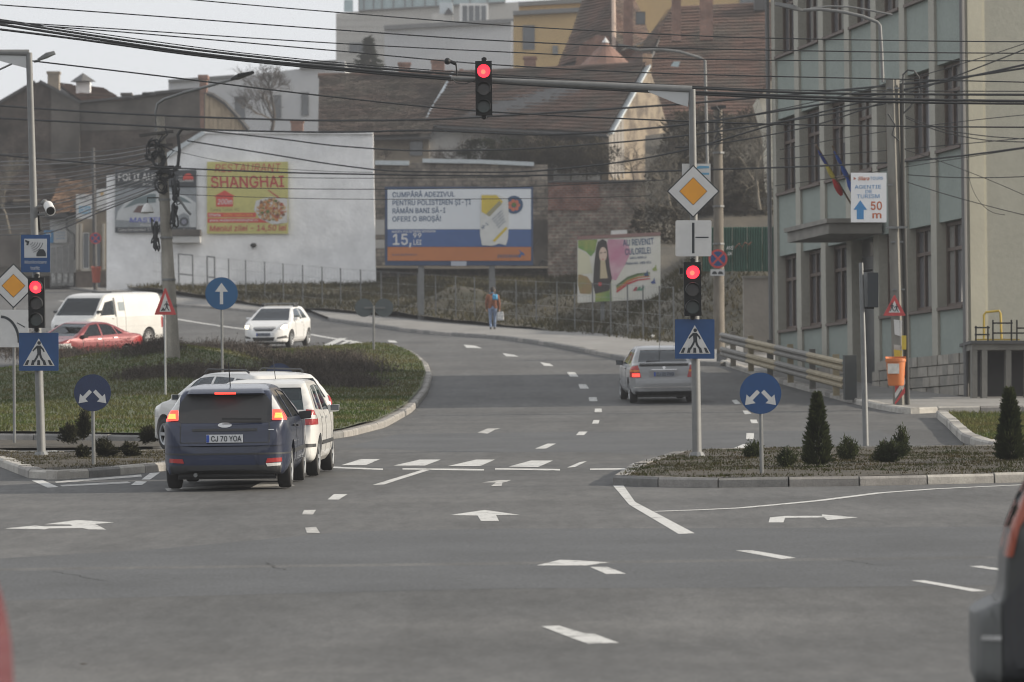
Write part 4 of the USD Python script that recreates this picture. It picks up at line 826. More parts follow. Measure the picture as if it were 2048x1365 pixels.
# end wall towards the yard
eu = np.array([-fn[0], -fn[1], 0]); 
ew = MB(); c = O3 + eu * 9 - fu * .0; c[2] = (zb0 + HT) / 2 - .5; ew.box(c + fu * .25, (17.0, .5, HT - zb0 + 1), np.stack([eu, fu, (0, 0, 1)], 1)).build('end_wall', plaster_c, ob)
def eb(mb, s0, s1, z0, z1, t0, t1):
    c = O3 + eu * (s0 + s1) / 2 - fu * (t0 + t1) / 2; c[2] = (z0 + z1) / 2
    return mb.box(c, (s1 - s0, t1 - t0, z1 - z0), np.stack([eu, fu, (0, 0, 1)], 1))
eb(MB(), .04, .42, zb0, HT, .002, .06).build('corner_strip', plaster_c2, ob)
pm = M('downpipe', (.10, .10, .10), .6)
for s in (-.10, L_ + .08):
    dp = MB(); q = O3 + fu * s + fn * .12; dp.tube([(q[0], q[1], ZG(q[1]) - .1), (q[0], q[1], HT)], .065, 8).build('downpipe', pm, ob)
# flags over the entrance
fr0 = O3 + fu * (pe[3] + .3) + fn * .1; 
for nm, lab, off, cols in (('national_flag', 'furled blue, yellow and red flag on a slanting pole over the entrance canopy', 0, [(.02, .04, .2), (.42, .34, .06), (.3, .02, .02)]), ('blue_flag', 'furled dark blue flag on a slanting pole behind the tourism sign', .9, [(.02, .06, .24)] * 3)):
    fx = P(1702 + 26 * off, 408 - 4 * off, 113.0 - .5 * off); tip = P(1632 + 36 * off, 290 + 2 * off, 112.3 - .5 * off)
    fg = thing(nm, lab, 'flag', fx); MB().tube([fx, tip], .025, 6).build('flag_pole', M('flag_wood', (.12, .08, .05), .6), fg)
    for q in range(3):
        t0 = .97 - .21 * q; pts = [tip * t + fx * (1 - t) + np.array([0, 0, -.06 - .09 * (1 - t) * q]) for t in np.linspace(t0 - .03, t0 - .28, 6)]
        MB().tube(pts, np.array([.02, .035, .05, .055, .05, .03]) * (.8 + .35 * q), 8).build('cloth', M(f'{nm}_cloth_{q}', cols[q], .9, var=.2), fg, smooth=True)
# ---- concrete terrace beside the office block
tr = thing('terrace', 'concrete terrace on pillars with dark railings at the right edge', 'terrace', G(2000, 800))
d = 104.5
fpoly(rect(1944, 688, 2120, 700), d, -3, 0).build('slab', concrete, tr); fpoly(rect(1940, 682, 2120, 688), d, -3, .1).build('slab_edge', darkroof, tr)
for x in (1944, 1964, 2012, 2050, 2095): fpoly(rect(x, 700, x + 11, 812), d, -.4, -.02).build('pillar', concrete, tr)
fpoly(rect(1946, 700, 2120, 812), d + 1.1, -.2, 0).build('back_wall', M('terrace_void_shade', (.035, .036, .038), .9), tr)  # shade of the void under the slab, put into a near-black sheet
for x in (1951, 1975, 1985, 2022, 2033, 2060): fpoly(rect(x, 640 if x > 1980 else 652, x + 3, 682), d, -.1, -.06).build('railing_post', blackm, tr)
for x0, x1, y in ((1950, 1980, 654), (1985, 2026, 645), (2033, 2110, 655), (1950, 1980, 668), (1985, 2110, 665)): fpoly(rect(x0, y, x1, y + 3), d, -.1, -.055).build('rail', blackm, tr)
yl = M('yellow_rail', (.38, .27, .04), .5); o = [P(1968, 680, d + .8), P(1968, 630, d + .8), P(1972, 625, d + .8), P(1998, 622, d + .8), P(2001, 627, d + .8), P(2003, 680, d + .8)]
MB().tube(o, .03, 8).build('handrail', yl, tr); fpoly(rect(1950, 678, 2040, 681), d + .3, -.1, -.06).build('kick_rail', yl, tr)
# ---- concrete pier and green corrugated fence at the foot of the bank
pr = thing('concrete_pier', 'tall plain concrete slab between the grass bank and the office block', 'wall', G(1515, 700)); fpoly([(1488, 705), (1487, 556), (1552, 556), (1553, 705)], 138, -.5, 0).build('slab', M('pier_concrete', (.20, .185, .165), .9, var=.15, scale=.8, detail=7, bump=.4, bscale=8), pr); fpoly([(1486, 557), (1486, 552), (1553, 552), (1553, 557)], 138, -.55, .05).build('cap', concrete, pr)
gf_ = thing('corrugated_fence', 'dark green corrugated sheet fence on the bank beside the office block', 'fence', P(1480, 540, 160))
gm = M('green_sheet', (.025, .085, .06), .6, var=.15, scale=.6)
for k in range(5):
    x0, x1 = 1405 + 30 * k, 1434 + 30 * k; n = 24
    t = np.linspace(0, 1, n); A = np.array([P(x0 + (x1 - x0) * q, 455 - 1 * k / 5, 160 + .12 * k) for q in t]); B = np.array([P(x0 + (x1 - x0) * q, 543, 160 + .12 * k) for q in t])
    w = .035 * np.sign(np.sin(np.arange(n) * 1.6)); A[:, 1] += w; B[:, 1] += w
    m = MB(); i = np.arange(n - 1); m.add(np.vstack([A, B]), np.column_stack([i, i + 1, n + i + 1, n + i])); m.build('sheet', gm, gf_)
lw = MB(); text(lw, 'AVE', 1452, 500, 7, 159.8, .05, 14, True, .2); text(lw, 'SK', 1454, 511, 6, 159.8, .05, 10, True, .2); lw.build('graffiti', white_s, gf_)
gw = MB(); gw.tube([P(x, y, 159.9) for x, y in [(1470, 497), (1478, 487), (1484, 495), (1490, 485), (1497, 490), (1503, 484)]], .03, 5).build('graffiti', M('graffiti_rust', (.12, .05, .03), .7), gf_)
# ---- crash barrier
gr = thing('crash_barrier', 'two-rail steel crash barrier with faded yellow sections along the pavement', 'barrier', G(1560, 768))
pa, pb = G(1432, 727, .13), G(1676, 797, .13)
pa = pa + np.array([.25, 0, 0]); pb = pb + np.array([.25, 0, 0])
yel = M('barrier_yellow', (.23, .19, .115), .6, var=.25, scale=4); gry = M('barrier_grey', (.115, .11, .098), .55, metal=.3, var=.2)
dirn = pb - pa; Lb = np.linalg.norm(dirn); dirn /= Lb; nn = np.cross(dirn, (0, 0, 1)); nn /= np.linalg.norm(nn); nn = nn if nn[0] < 0 else -nn
prof = [(0, -.15), (.07, -.10), (.07, -.05), (0, 0), (.07, .05), (.07, .10), (0, .15)]
nseg = 4
for lv, hh in enumerate((.36, .80)):
    for k in range(nseg):
        a, b = pa + dirn * (Lb * k / nseg + .01), pa + dirn * (Lb * (k + 1) / nseg - .01)
        v = [p + nn * (.08 + o) + np.array([0, 0, hh + z]) for p in (a, b) for o, z in prof]; v += [p + nn * (.065 + o) + np.array([0, 0, hh + z]) for p in (a, b) for o, z in prof]
        f = [[i, i + 1, i + 8, i + 7] for i in range(6)] + [[14 + i, 21 + i, 22 + i, 15 + i] for i in range(6)]
        obj('rail', (np.array(v), np.array(f)), yel if (k + lv * 0) % 2 == (1 if lv == 0 else 1) else gry, gr)
for k in range(6):
    p = pa + dirn * (Lb * (k + .5) / 6) - nn * .02; MB().box(p + (0, 0, .5), (.12, .16, 1.05), np.stack([dirn, nn, (0, 0, 1)], 1)).build('post', yel if k % 2 else gry, gr)
p = pb + dirn * .35; MB().box(p + (0, 0, .53), (.28, .3, 1.1), np.stack([dirn, nn, (0, 0, 1)], 1)).build('end_post', M('end_post', (.03, .035, .035), .7), gr)
# ---- mesh fence along the far pavement
fe = thing('mesh_fence', 'wire mesh fence on thin grey posts along the far pavement', 'fence', G(840, 640))
base = [(235, 575), (360, 590), (480, 605), (660, 625), (830, 640), (985, 655), (1100, 665), (1200, 675), (1345, 692)]
bx, by = [p[0] for p in base], [p[1] for p in base]
pxs = [237, 263, 292, 324, 358, 386, 415, 430, 458, 492, 530, 567, 606, 645, 682, 722, 763, 797, 836, 872, 912, 950, 991, 1033, 1073, 1115, 1150, 1186, 1222, 1256, 1287, 1320, 1348]
tops = []; wires = MB()
for x in pxs:
    g = G(x, np.interp(x, bx, by) - 2, .05); tp = g + (0, 0, 2.05); tops.append((g, tp))
    MB().bar(g - (0, 0, .2), tp, .055, .055).build('post', galv_dark, fe)
for (g0, t0), (g1, t1) in zip(tops[:-1], tops[1:]):
    for q in (.03, .27, .5, .74, .985):
        wires.tube([g0 * (1 - q) + t0 * q, g1 * (1 - q) + t1 * q], .0065, 3, False)
    for q in np.linspace(0, 1, 7)[1:-1]: wires.tube([g0 * (1 - q) + g1 * q + (0, 0, .05), t0 * (1 - q) + t1 * q], .002, 3, False)
wires.build('wire_mesh', galv_dark, fe)
for k in (4, 6):
    (g0, t0), (g1, t1) = tops[k], tops[k + 1]; m = MB()
    for a, b in ((g0, t0), (g1, t1), (g0 + (0, 0, .1), g1 + (0, 0, .1)), (t0, t1), ((g0 + t0) / 2, (g1 + t1) / 2)): m.bar(a, b, .07, .07)
    m.build('gate_frame', galv_dark, fe)
# ---------------------------------------------------------------- vehicles
# each car is carved in its own frame: x from rear bumper (0) to nose (L), y to its left, z up
XYZ2 = np.array([[0, 0, 1, 0], [1, 0, 0, 0], [0, 1, 0, 0]], float)      # polygon (y,z) pushed along x
def ex_side(pts, y0, y1):
    m = CrossSection([np.asarray(pts, float)], FillRule.Positive if Polygon(pts).exterior.is_ccw else FillRule.Negative).extrude(y1 - y0)
    return m.rotate((90, 0, 0)).translate((0, y1, 0))
def ex_rear(pts, x0, x1):
    pts = np.asarray(pts, float)
    m = CrossSection([pts], FillRule.Positive if Polygon(pts).exterior.is_ccw else FillRule.Negative).extrude(x1 - x0)
    return m.transform(XYZ2).translate((x0, 0, 0))
def ex_top(pts, z0, z1):
    return CrossSection([np.asarray(pts, float)], FillRule.Positive if Polygon(pts).exterior.is_ccw else FillRule.Negative).extrude(z1 - z0).translate((0, 0, z0))
def mfold(v, f):
    return Manifold(MMesh(np.asarray(v, np.float32), np.asarray(f, np.uint32)))
def hull_pts(pts): return Manifold.hull_points(np.asarray(pts, float))
def paint(name, c, rough=.32, metal=.0):
    return M(name, c, rough, metal=metal, coat=.6, var=.05, scale=1.5)
gl_car = glass('car_glass', (.50, .56, .56), (.9, .95, 1), 1.55)
gl_dark = glass('car_glass_dark', (.18, .20, .205), (.9, .95, 1), 1.6)
trim = M('car_trim', (.02, .021, .023), .5); inter = M('car_interior', (.075, .073, .07), .8); chrome = M('car_chrome', (.5, .5, .5), .2, metal=.9)
rimm = M('wheel_alloy', (.36, .37, .38), .35, metal=.6); platem = M('plate_white', (.52, .53, .54), .4); plateb = M('plate_blue', (.02, .06, .3), .4)
lampr = M('tail_red', (.26, .012, .012), .25, coat=.5); lampc = M('lamp_clear', (.45, .45, .44), .15, coat=.8); lampo = M('lamp_amber', (.5, .16, .02), .3)
brake_on = M('brake_lamp_lit', (1.0, .055, .035), .3, emit=1.5); brake_core = M('brake_lamp_core', (1.0, .24, .05), .3, emit=2.0); head_on = M('headlamp_lit', (1.0, .90, .66), .3, emit=2.6)
_wheel = {}
def wheel_meshes(r, w, spokes=5):
    k = (r, w, spokes)
    if k in _wheel: return _wheel[k]
    prof = np.array([(r * .64, -w / 2 + .01), (r * .80, -w / 2), (r * .95, -w / 2 + .015), (r, -w / 2 + .05), (r, w / 2 - .05), (r * .95, w / 2 - .015), (r * .80, w / 2), (r * .64, w / 2 - .01)])
    ty = trimesh.creation.revolve(prof, sections=28)
    rim = MB(); rim.mesh(trimesh.creation.revolve(np.array([(r * .60, w / 2 - .06), (r * .60, w / 2 - .015), (r * .67, w / 2 - .004), (r * .67, w / 2 - .05)]), sections=28))
    rim.mesh(trimesh.creation.cylinder(r * .17, .05, sections=14), np.array([[1, 0, 0, 0], [0, 1, 0, 0], [0, 0, 1, w / 2 - .05], [0, 0, 0, 1]]))
    for q in range(spokes):
        a = 2 * math.pi * q / spokes; rim.bar((r * .1 * math.cos(a), r * .1 * math.sin(a), w / 2 - .05), (r * .63 * math.cos(a), r * .63 * math.sin(a), w / 2 - .035), r * .2, .035)
    back = trimesh.creation.cylinder(r * .63, .02, sections=24)
    _wheel[k] = (ty, rim, back); return _wheel[k]
def make_car(name, label, S, pm, at, yaw, cat='car', blink=False):
    """S: sizes and outlines; at = (x,y) of the point under the car's middle; yaw = heading, degrees left of straight ahead"""
    L, Wd, H = S['L'], S['W'], S['H']; hw = Wd / 2
    sl = (ZG(at[1] + 2) - ZG(at[1] - 2)) / 4; up = np.array([0, -sl, 1.0]); up /= np.linalg.norm(up)
    a = math.radians(yaw); hd = np.array([-math.sin(a), math.cos(a), 0.0]); hd -= up * hd.dot(up); hd /= np.linalg.norm(hd); lf = np.cross(up, hd)
    Mx = np.eye(4); Mx[:3, 0], Mx[:3, 1], Mx[:3, 2] = hd, lf, up; o = np.array([at[0], at[1], ZG(at[1]) + .012]) - hd * L / 2; Mx[:3, 3] = o
    c = thing(name, label, cat, matrix=Mx)
    prof = chaikin(S['prof'], S.get('soft', 1))
    plan = chaikin(S['plan'] + [(x, -y) for x, y in S['plan'][::-1]], 2)
    bl = S['belt']; rr = S.get('roofw', .69)
    cs = S.get('cs') or [(hw * .80, .16), (hw * .965, .32), (hw, .58), (hw * .985, bl - .10), (hw * .945, bl), (hw * rr, H - .07), (hw * (rr - .10), H - .01), (hw * .3, H + .02)]
    cs = chaikin(cs + [(-y, z) for y, z in cs[::-1]], 1)
    B = ex_side(prof, -hw - .1, hw + .1) ^ ex_top(plan, 0, H + .3) ^ ex_rear(cs, -.2, L + .2)
    B = B.refine_to_length(.085); mm = B.to_mesh()
    tm = trimesh.Trimesh(mm.vert_properties[:, :3], mm.tri_verts, process=True)
    trimesh.smoothing.filter_taubin(tm, lamb=.5, nu=.51, iterations=S.get('smooth', 9))
    B0 = mfold(tm.vertices, tm.faces)
    if B0.is_empty(): B0 = B
    # wheel arches
    wx, wr = S['wheels'], S['wr']; body = B0
    for x in wx:
        cyl = Manifold.cylinder(2 * hw + 1, wr + .055, circular_segments=36).rotate((90, 0, 0)).translate((x, hw + .5, wr + .01))
        inn = ex_top([(x - 1, -hw + .27), (x + 1, -hw + .27), (x + 1, hw - .27), (x - 1, hw - .27)], 0, 1.2)
        body = body - (cyl - inn)
    # cabin
    cx0, cx1 = S['cabin']; s = .955
    inner = B0.translate((-(cx0 + cx1) / 2, 0, -.6)).scale((.975, .93, .955)).translate(((cx0 + cx1) / 2, 0, .6)) ^ ex_top([(cx0, -2), (cx1, -2), (cx1, 2), (cx0, 2)], S.get('floor', .62), H + 1)
    shell_in = inner
    panes = []
    cut = body - inner
    for pts in S.get('side', []):
        pr = ex_side(pts, .25, 2) + ex_side(pts, -2, -.25)
        cut = cut - pr
        for y0, y1 in ((.25, 2), (-2, -.25)):
            p1 = ex_side(np.asarray(pts), y0, y1) ^ B0.translate((0, -.008 * np.sign(y0 + y1), 0))
            p1 = p1 - B0.translate((0, -.024 * np.sign(y0 + y1), 0)); panes.append(('side_window', p1))
    for key, x0, x1, sg in (('rearwin', -.2, S.get('rw_x', 1.6), 1), ('front', S.get('ws_x', 2.2), L + .2, -1)):
        if key in S:
            pr = ex_rear(S[key], x0, x1); cut = cut - (pr - (B0.translate((sg * .14, 0, 0)) ^ pr) - inner) - (pr ^ inner)
            p1 = (pr ^ B0.translate((sg * .008, 0, -.004))) - B0.translate((sg * .028, 0, -.006)); panes.append(('rear_window' if sg > 0 else 'windscreen', p1))
    obj('body', cut, pm, c, smooth=40)
    lower = S.get('glass', gl_car)
    for nm, p1 in panes:
        if p1.num_tri() > 0: obj(nm, p1, gl_dark if (nm != 'windscreen' and S.get('tint')) else lower, c, smooth=40)
    def rear(nm, pts, mat, out=.006, dep=.05, x1=1.3, par=None, sm=40):
        q = (ex_rear(pts, -.3, x1) ^ B0.translate((-out, 0, 0))) - B0.translate((dep, 0, 0))
        return obj(nm, q, mat, par or c, smooth=sm) if q.num_tri() else None
    def front(nm, pts, mat, out=.006, dep=.05, x0=None, par=None):
        q = (ex_rear(pts, (x0 or L - 1.3), L + .3) ^ B0.translate((out, 0, 0))) - B0.translate((-dep, 0, 0))
        return obj(nm, q, mat, par or c, smooth=40) if q.num_tri() else None
    def side(nm, pts, mat, out=.006, dep=.03, sides=(1, -1)):
        for sg in sides:
            q = (ex_side(pts, .3, 2) if sg > 0 else ex_side(pts, -2, -.3)) ^ B0.translate((0, sg * out, 0)); q = q - B0.translate((0, -sg * dep, 0))
            if q.num_tri(): obj(nm, q, mat, c, smooth=40)
    # wheels
    ty, rim, back = wheel_meshes(wr, S.get('ww', .205), S.get('spokes', 5))
    for x in wx:
        for sg in (1, -1):
            R = np.eye(4); R[:3, :3] = np.array([[1, 0, 0], [0, 0, 1], [0, -1, 0]]) if sg > 0 else np.array([[1, 0, 0], [0, 0, -1], [0, 1, 0]])
            R[:3, 3] = (x, sg * (hw - S.get('ww', .205) / 2 - .025), wr)
            w = obj('wheel', MB().mesh(back, R), trim, c); MB().mesh(ty, R).build('tyre', rubber, w, smooth=40); MB().mesh(rim, R).build('rim', S.get('rimmat', rimm), w, smooth=40)
    # underbody, seats, dashboard, mirrors
    obj('underbody', ex_top([(.35, -hw + .22), (L - .4, -hw + .22), (L - .4, hw - .22), (.35, hw - .22)], .15, .42), trim, c)
    for x, ys in ((cx0 + S.get('seat_r', .75), (-.36, .36)), (cx0 + S.get('seat_f', 1.55), (-.37, .37))):
        for y in ys:
            st = hull_pts([(x + dx, y + dy, z) for dx, z in ((0, .62), (.14, .62), (-.16, 1.12 if H < 1.7 else 1.3), (-.08, 1.12 if H < 1.7 else 1.3)) for dy in (-.2, .2)])
            zt = 1.12 if H < 1.7 else 1.3
            st = st + hull_pts([(x - .17 + dx, y + dy, z) for dx in (0, .09) for dy in (-.12, .12) for z in (zt + .02, zt + .17)]); obj('seat', st, inter, c)
    xd = S['dash']; obj('dashboard', hull_pts([(xd + dx, y, z) for y in (-hw + .2, hw - .2) for dx, z in ((0, .7), (.35, .7), (0, bl - .08), (.4, bl - .06))]), inter, c)
    mx, mz = S['mirror']
    for sg in (1, -1):
        m = hull_pts([(mx + dx, sg * (hw * .93 + dy), mz + dz) for dx, dy, dz in ((-.05, .0, .0), (-.06, .18, .02), (-.06, .19, .13), (-.05, .0, .12), (.09, .0, .02), (.08, .13, .04), (.08, .13, .11), (.09, .0, .1))])
        mo = obj('mirror', m, S.get('mirmat', pm), c, smooth=50)
        MB().box((mx - .063, sg * (hw * .93 + .11), mz + .075), (.004, .13, .085)).build('mirror_glass', S.get('mglass', darkglass), mo)
    # door seams and handles
    sm_ = MB()
    for x0, z0, x1, z1 in S.get('seams', []): side('door_seam', [(x0 - .008, z0), (x0 + .008, z0), (x1 + .008, z1), (x1 - .008, z1)], trim, .003, .01)
    for x, z in S.get('handles', []): side('door_handle', [(x, z), (x + .17, z), (x + .17, z + .03), (x, z + .03)], S.get('hmat', pm), .03, .01)
    return c, B0, rear, front, side, Mx
def plate(c, s, x, z, w=.52, h=.112, facing=-1, dark=None, tilt=0):
    p = MB().box((x, 0, z), (.012, w, h)).build('number_plate', dark or platem, c)
    MB().box((x + facing * .008, (w / 2 - .022) if facing < 0 else -(w / 2 - .022), z), (.005, .04, h * .92)).build('plate_band', plateb, p)
    m = meshkit.text_mesh(s, .075, .004, True); v = np.array(m.vertices); k = (w - .085) / max(v[:, 0].max(), 1e-6); Y = v[:, 0] * min(k, 1.25) 
    Y = Y - Y.max() / 2 + .022
    # seen from behind the reader's right is -y, from the front it is +y
    if facing < 0: w3 = np.column_stack([x - .007 - v[:, 2], -Y, z - .0375 + v[:, 1]])
    else: w3 = np.column_stack([x + .007 + v[:, 2], Y, z - .0375 + v[:, 1]])
    obj('lettering', (w3, np.array(m.faces)), black_s, p)
def sym(pts): return pts + [(-y, z) for y, z in pts[::-1]]

# ---- blue hatchback, waiting at the lights
blue = dict(L=4.34, W=1.84, H=1.49, belt=.98, roofw=.66, wheels=(.86, 3.50), wr=.315, cabin=(.42, 3.15), dash=2.75, mirror=(2.92, .93), smooth=14,
    prof=[(.02, .26), (0, .36), (0, .60), (.05, .68), (.09, .90), (.16, .98), (.36, 1.30), (.38, 1.385), (.42, 1.42), (.9, 1.465), (1.6, 1.495), (2.2, 1.47), (2.6, 1.38), (3.30, .99), (3.8, .89), (4.15, .76), (4.33, .58), (4.34, .30), (4.2, .19), (.4, .2)],
    plan=[(-.02, .30), (.03, .60), (.14, .80), (.42, .90), (.9, .92), (3.5, .92), (4.0, .85), (4.28, .60), (4.36, .25)],
    side=[[(.62, 1.02), (1.55, 1.0), (1.55, 1.40), (1.05, 1.385), (.75, 1.27)], [(1.64, 1.0), (2.95, .99), (2.50, 1.36), (1.64, 1.405)]],
    rearwin=sym([(.60, .985), (.645, 1.06), (.58, 1.29), (.48, 1.32)]), rw_x=1.0, front=sym([(.70, 1.0), (.56, 1.40)]), ws_x=2.4, tint=True,
    seams=[(1.60, .35, 1.60, .98), (2.75, .35, 2.9, .98)], handles=[(1.72, .86), (.98, .88)], spokes=7, mirmat=trim, hmat=trim, mglass=trim)
bluep = paint('paint_dark_blue', (.009, .0145, .036), .3, .2)
c, B0, rear, front, side, Mx = make_car('blue_hatchback', 'dark blue hatchback with lit brake lights, nearest of the queue at the crossing', blue, bluep, (-4.02, 62.35), -1.2)
rear('window_surround', sym([(.62, .955), (.69, 1.00), (.64, 1.25), (.56, 1.355), (.40, 1.40)]), trim, .004, .03, .62)
obj('spoiler', hull_pts([(x, y, z) for y in (-.50, .50) for x, z in ((.30, 1.345), (.50, 1.44), (.27, 1.37), (.36, 1.425))] + [(.42, s * .59, 1.36) for s in (-1, 1)]), bluep, c, smooth=50)
MB().box((.262, 0, 1.372), (.03, .30, .028)).build('high_brake_lamp', brake_on, c)
for s in (1, -1):
    pts = [(s * .665, 1.0), (s * .86, .99), (s * .83, 1.10), (s * .72, 1.36), (s * .65, 1.36), (s * .66, 1.16)]
    t = rear('tail_lamp', pts, lampc, .012, .06, .66); rear('brake_lamp', [(s * .667, .995), (s * .862, .985), (s * .835, 1.14), (s * .675, 1.14)], brake_on, .018, .06, .62, t); rear('lamp_core', [(s * .70, 1.02), (s * .82, 1.02), (s * .80, 1.09), (s * .71, 1.09)], brake_core, .024, .06, .6, t)
    rear('reflector', [(s * .58, .385), (s * .80, .40), (s * .80, .455), (s * .60, .45)], lampr, .01, .03)
rear('fog_lamp', [(-.60, .335), (-.78, .345), (-.79, .385), (-.58, .38)], lampc, .01, .03)
rear('bumper_crease', sym([(.9, .505), (.9, .53)]), trim, .004, .02); rear('bumper_skirt', sym([(.78, .22), (.80, .36)]), trim, .004, .04)
rear('bumper_step', sym([(.90, .635), (.90, .66)]), bluep, .03, .03)
rear('hatch_trim', sym([(.46, .84), (.46, .875)]), trim, .012, .03)
for s in (1, -1): rear('hatch_seam', [(s * .625, .68), (s * .637, .68), (s * .637, .96), (s * .625, .96)], trim, .003, .01)
rear('hatch_seam', sym([(.63, .672), (.63, .684)]), trim, .003, .01)
rear('badge', [(.10 * math.cos(t), .925 + .036 * math.sin(t)) for t in np.linspace(0, 6.28, 17)[:-1]], chrome, .012, .02); rear('badge_script', [(-.70, .85), (-.62, .85), (-.62, .862), (-.70, .862)], chrome, .006, .01)
MB().bar((.10, .04, 1.015), (.12, -.52, 1.005), .02, .03).build('rear_wiper', trim, c); plate(c, 'CJ 70 YOA', -.002 + .03, .735)
MB().box((.36, 0, .30), (.3, 1.36, .22)).build('rear_valance', trim, c); MB().tube([(1.1, 0, 1.47), (.85, 0, 1.80)], .008, 5).build('aerial', trim, c); MB().tube([(.02, .42, .22), (.25, .42, .24)], .03, 8).build('exhaust_pipe', galv_dark, c)
side('rubbing_strip', [(1.05, .50), (3.1, .50), (3.1, .56), (1.05, .56)], trim, .012, .02)
# ---- white hatchback in front of it
wh = dict(L=3.85, W=1.67, H=1.49, belt=.97, wheels=(.62, 3.08), wr=.30, cabin=(.40, 2.85), dash=2.5, mirror=(2.62, .94), smooth=7, roofw=.76,
    prof=[(.02, .28), (0, .38), (0, .58), (.06, .66), (.09, .92), (.16, 1.0), (.38, 1.38), (.45, 1.44), (.9, 1.49), (1.8, 1.49), (2.25, 1.42), (2.95, .99), (3.5, .86), (3.78, .70), (3.85, .5), (3.84, .28), (3.7, .19), (.3, .2)],
    plan=[(-.01, .58), (.08, .76), (.35, .825), (.8, .835), (3.1, .835), (3.6, .74), (3.83, .45), (3.87, .2)],
    side=[[(.58, 1.04), (.95, 1.02), (.95, 1.37), (.78, 1.33)], [(1.02, 1.02), (1.62, 1.0), (1.62, 1.40), (1.02, 1.385)], [(1.70, 1.0), (2.66, .99), (2.2, 1.37), (1.70, 1.405)]],
    rearwin=sym([(.62, 1.03), (.56, 1.37)]), rw_x=1.0, front=sym([(.62, 1.02), (.52, 1.40)]), ws_x=2.1, seams=[(1.66, .35, 1.66, .97), (.99, .6, .99, .97), (2.5, .35, 2.6, .97)], handles=[(1.74, .88), (1.05, .89)], spokes=6)
whp = paint('paint_white', (.52, .515, .495), .35)
p = G(560, 958); q = (-3.72, 66.95)
c, B0, rear, front, side, Mx = make_car('white_hatchback', 'white hatchback half hidden directly ahead of the dark blue hatchback', wh, whp, q, -2.6)
for s in (1, -1): rear('tail_lamp', [(s * .60, .80), (s * .83, .80), (s * .83, 1.02), (s * .66, 1.04)], lampr, .012, .06, .4); rear('lamp_clear', [(s * .64, .89), (s * .83, .89), (s * .83, .95), (s * .65, .95)], lampc, .016, .06, .4)
plate(c, 'CJ 12 RTV', .03, .74); side('rubbing_strip', [(.95, .48), (2.75, .48), (2.75, .54), (.95, .54)], trim, .015, .02); rear('bumper_strip', sym([(.8, .46), (.8, .51)]), trim, .012, .02); MB().tube([(2.1, 0, 1.46), (1.7, 0, 1.85)], .006, 5).build('aerial', trim, c)
# ---- white estate turning left
es = dict(L=4.50, W=1.76, H=1.47, belt=.95, wheels=(.86, 3.55), wr=.31, cabin=(.35, 3.2), dash=2.85, mirror=(3.0, .93), smooth=7, roofw=.72,
    prof=[(.02, .26), (0, .36), (0, .58), (.05, .66), (.08, .92), (.14, 1.0), (.42, 1.36), (.52, 1.43), (1.2, 1.475), (2.1, 1.47), (2.6, 1.39), (3.32, .96), (3.9, .86), (4.3, .74), (4.49, .56), (4.5, .3), (4.3, .19), (.35, .2)],
    plan=[(-.01, .62), (.08, .80), (.4, .87), (.9, .88), (3.6, .88), (4.1, .80), (4.42, .52), (4.52, .2)],
    side=[[(.46, 1.0), (1.08, .99), (1.08, 1.36), (.72, 1.35)], [(1.16, .98), (1.88, .98), (1.88, 1.39), (1.16, 1.37)], [(1.96, .98), (3.02, .97), (2.5, 1.36), (1.96, 1.39)]],
    rearwin=sym([(.68, 1.0), (.58, 1.35)]), rw_x=1.0, front=sym([(.66, 1.0), (.54, 1.38)]), ws_x=2.4, seams=[(1.92, .35, 1.92, .95), (3.0, .35, 3.05, .95)], handles=[(2.0, .85), (1.2, .86)], spokes=5)
c, B0, rear, front, side, Mx = make_car('white_estate', 'white estate with dark roof rails, turning left beyond the queue', es, whp, (-5.06, 78.6), 32)
for s in (1, -1):
    rear('tail_lamp', [(s * .70, .68), (s * .88, .68), (s * .88, 1.0), (s * .74, 1.04)], lampr, .012, .06, .36)
    MB().tube([(.75, s * .56, 1.46), (.85, s * .57, 1.51), (2.3, s * .57, 1.52), (2.45, s * .56, 1.45)], .018, 6).build('roof_rail', trim, c)
    front('headlamp', [(s * .50, .62), (s * .85, .62), (s * .85, .77), (s * .55, .75)], lampc, .01, .05)
plate(c, 'CJ 08 DAN', .03, .78)
# ---- silver hatchback/saloon driving away
si = dict(L=4.20, W=1.71, H=1.43, belt=.93, wheels=(.80, 3.42), wr=.30, cabin=(.55, 3.0), dash=2.65, mirror=(2.82, .90), smooth=8, roofw=.70,
    prof=[(.02, .27), (0, .36), (0, .56), (.05, .63), (.06, .84), (.10, .97), (.30, 1.0), (.42, 1.02), (1.0, 1.33), (1.3, 1.40), (1.9, 1.43), (2.3, 1.37), (3.05, .95), (3.6, .85), (4.0, .73), (4.19, .55), (4.2, .3), (4.0, .19), (.3, .2)],
    plan=[(-.01, .62), (.07, .78), (.4, .845), (.9, .855), (3.4, .855), (3.9, .76), (4.15, .48), (4.22, .2)],
    side=[[(.85, .99), (1.50, .96), (1.50, 1.33), (1.20, 1.30)], [(1.58, .96), (2.75, .95), (2.25, 1.31), (1.58, 1.34)]],
    rearwin=sym([(.62, 1.04), (.52, 1.32)]), rw_x=1.3, front=sym([(.62, .98), (.52, 1.34)]), ws_x=2.1, seams=[(1.54, .35, 1.54, .95), (2.6, .35, 2.7, .95)], handles=[(1.62, .84)], mirmat=trim, spokes=6)
sip = paint('paint_silver', (.20, .205, .21), .35, .3)
c, B0, rear, front, side, Mx = make_car('silver_hatchback', 'silver hatchback driving away up the curve behind the right traffic mast', si, sip, (3.74, 109.2), 3.5)
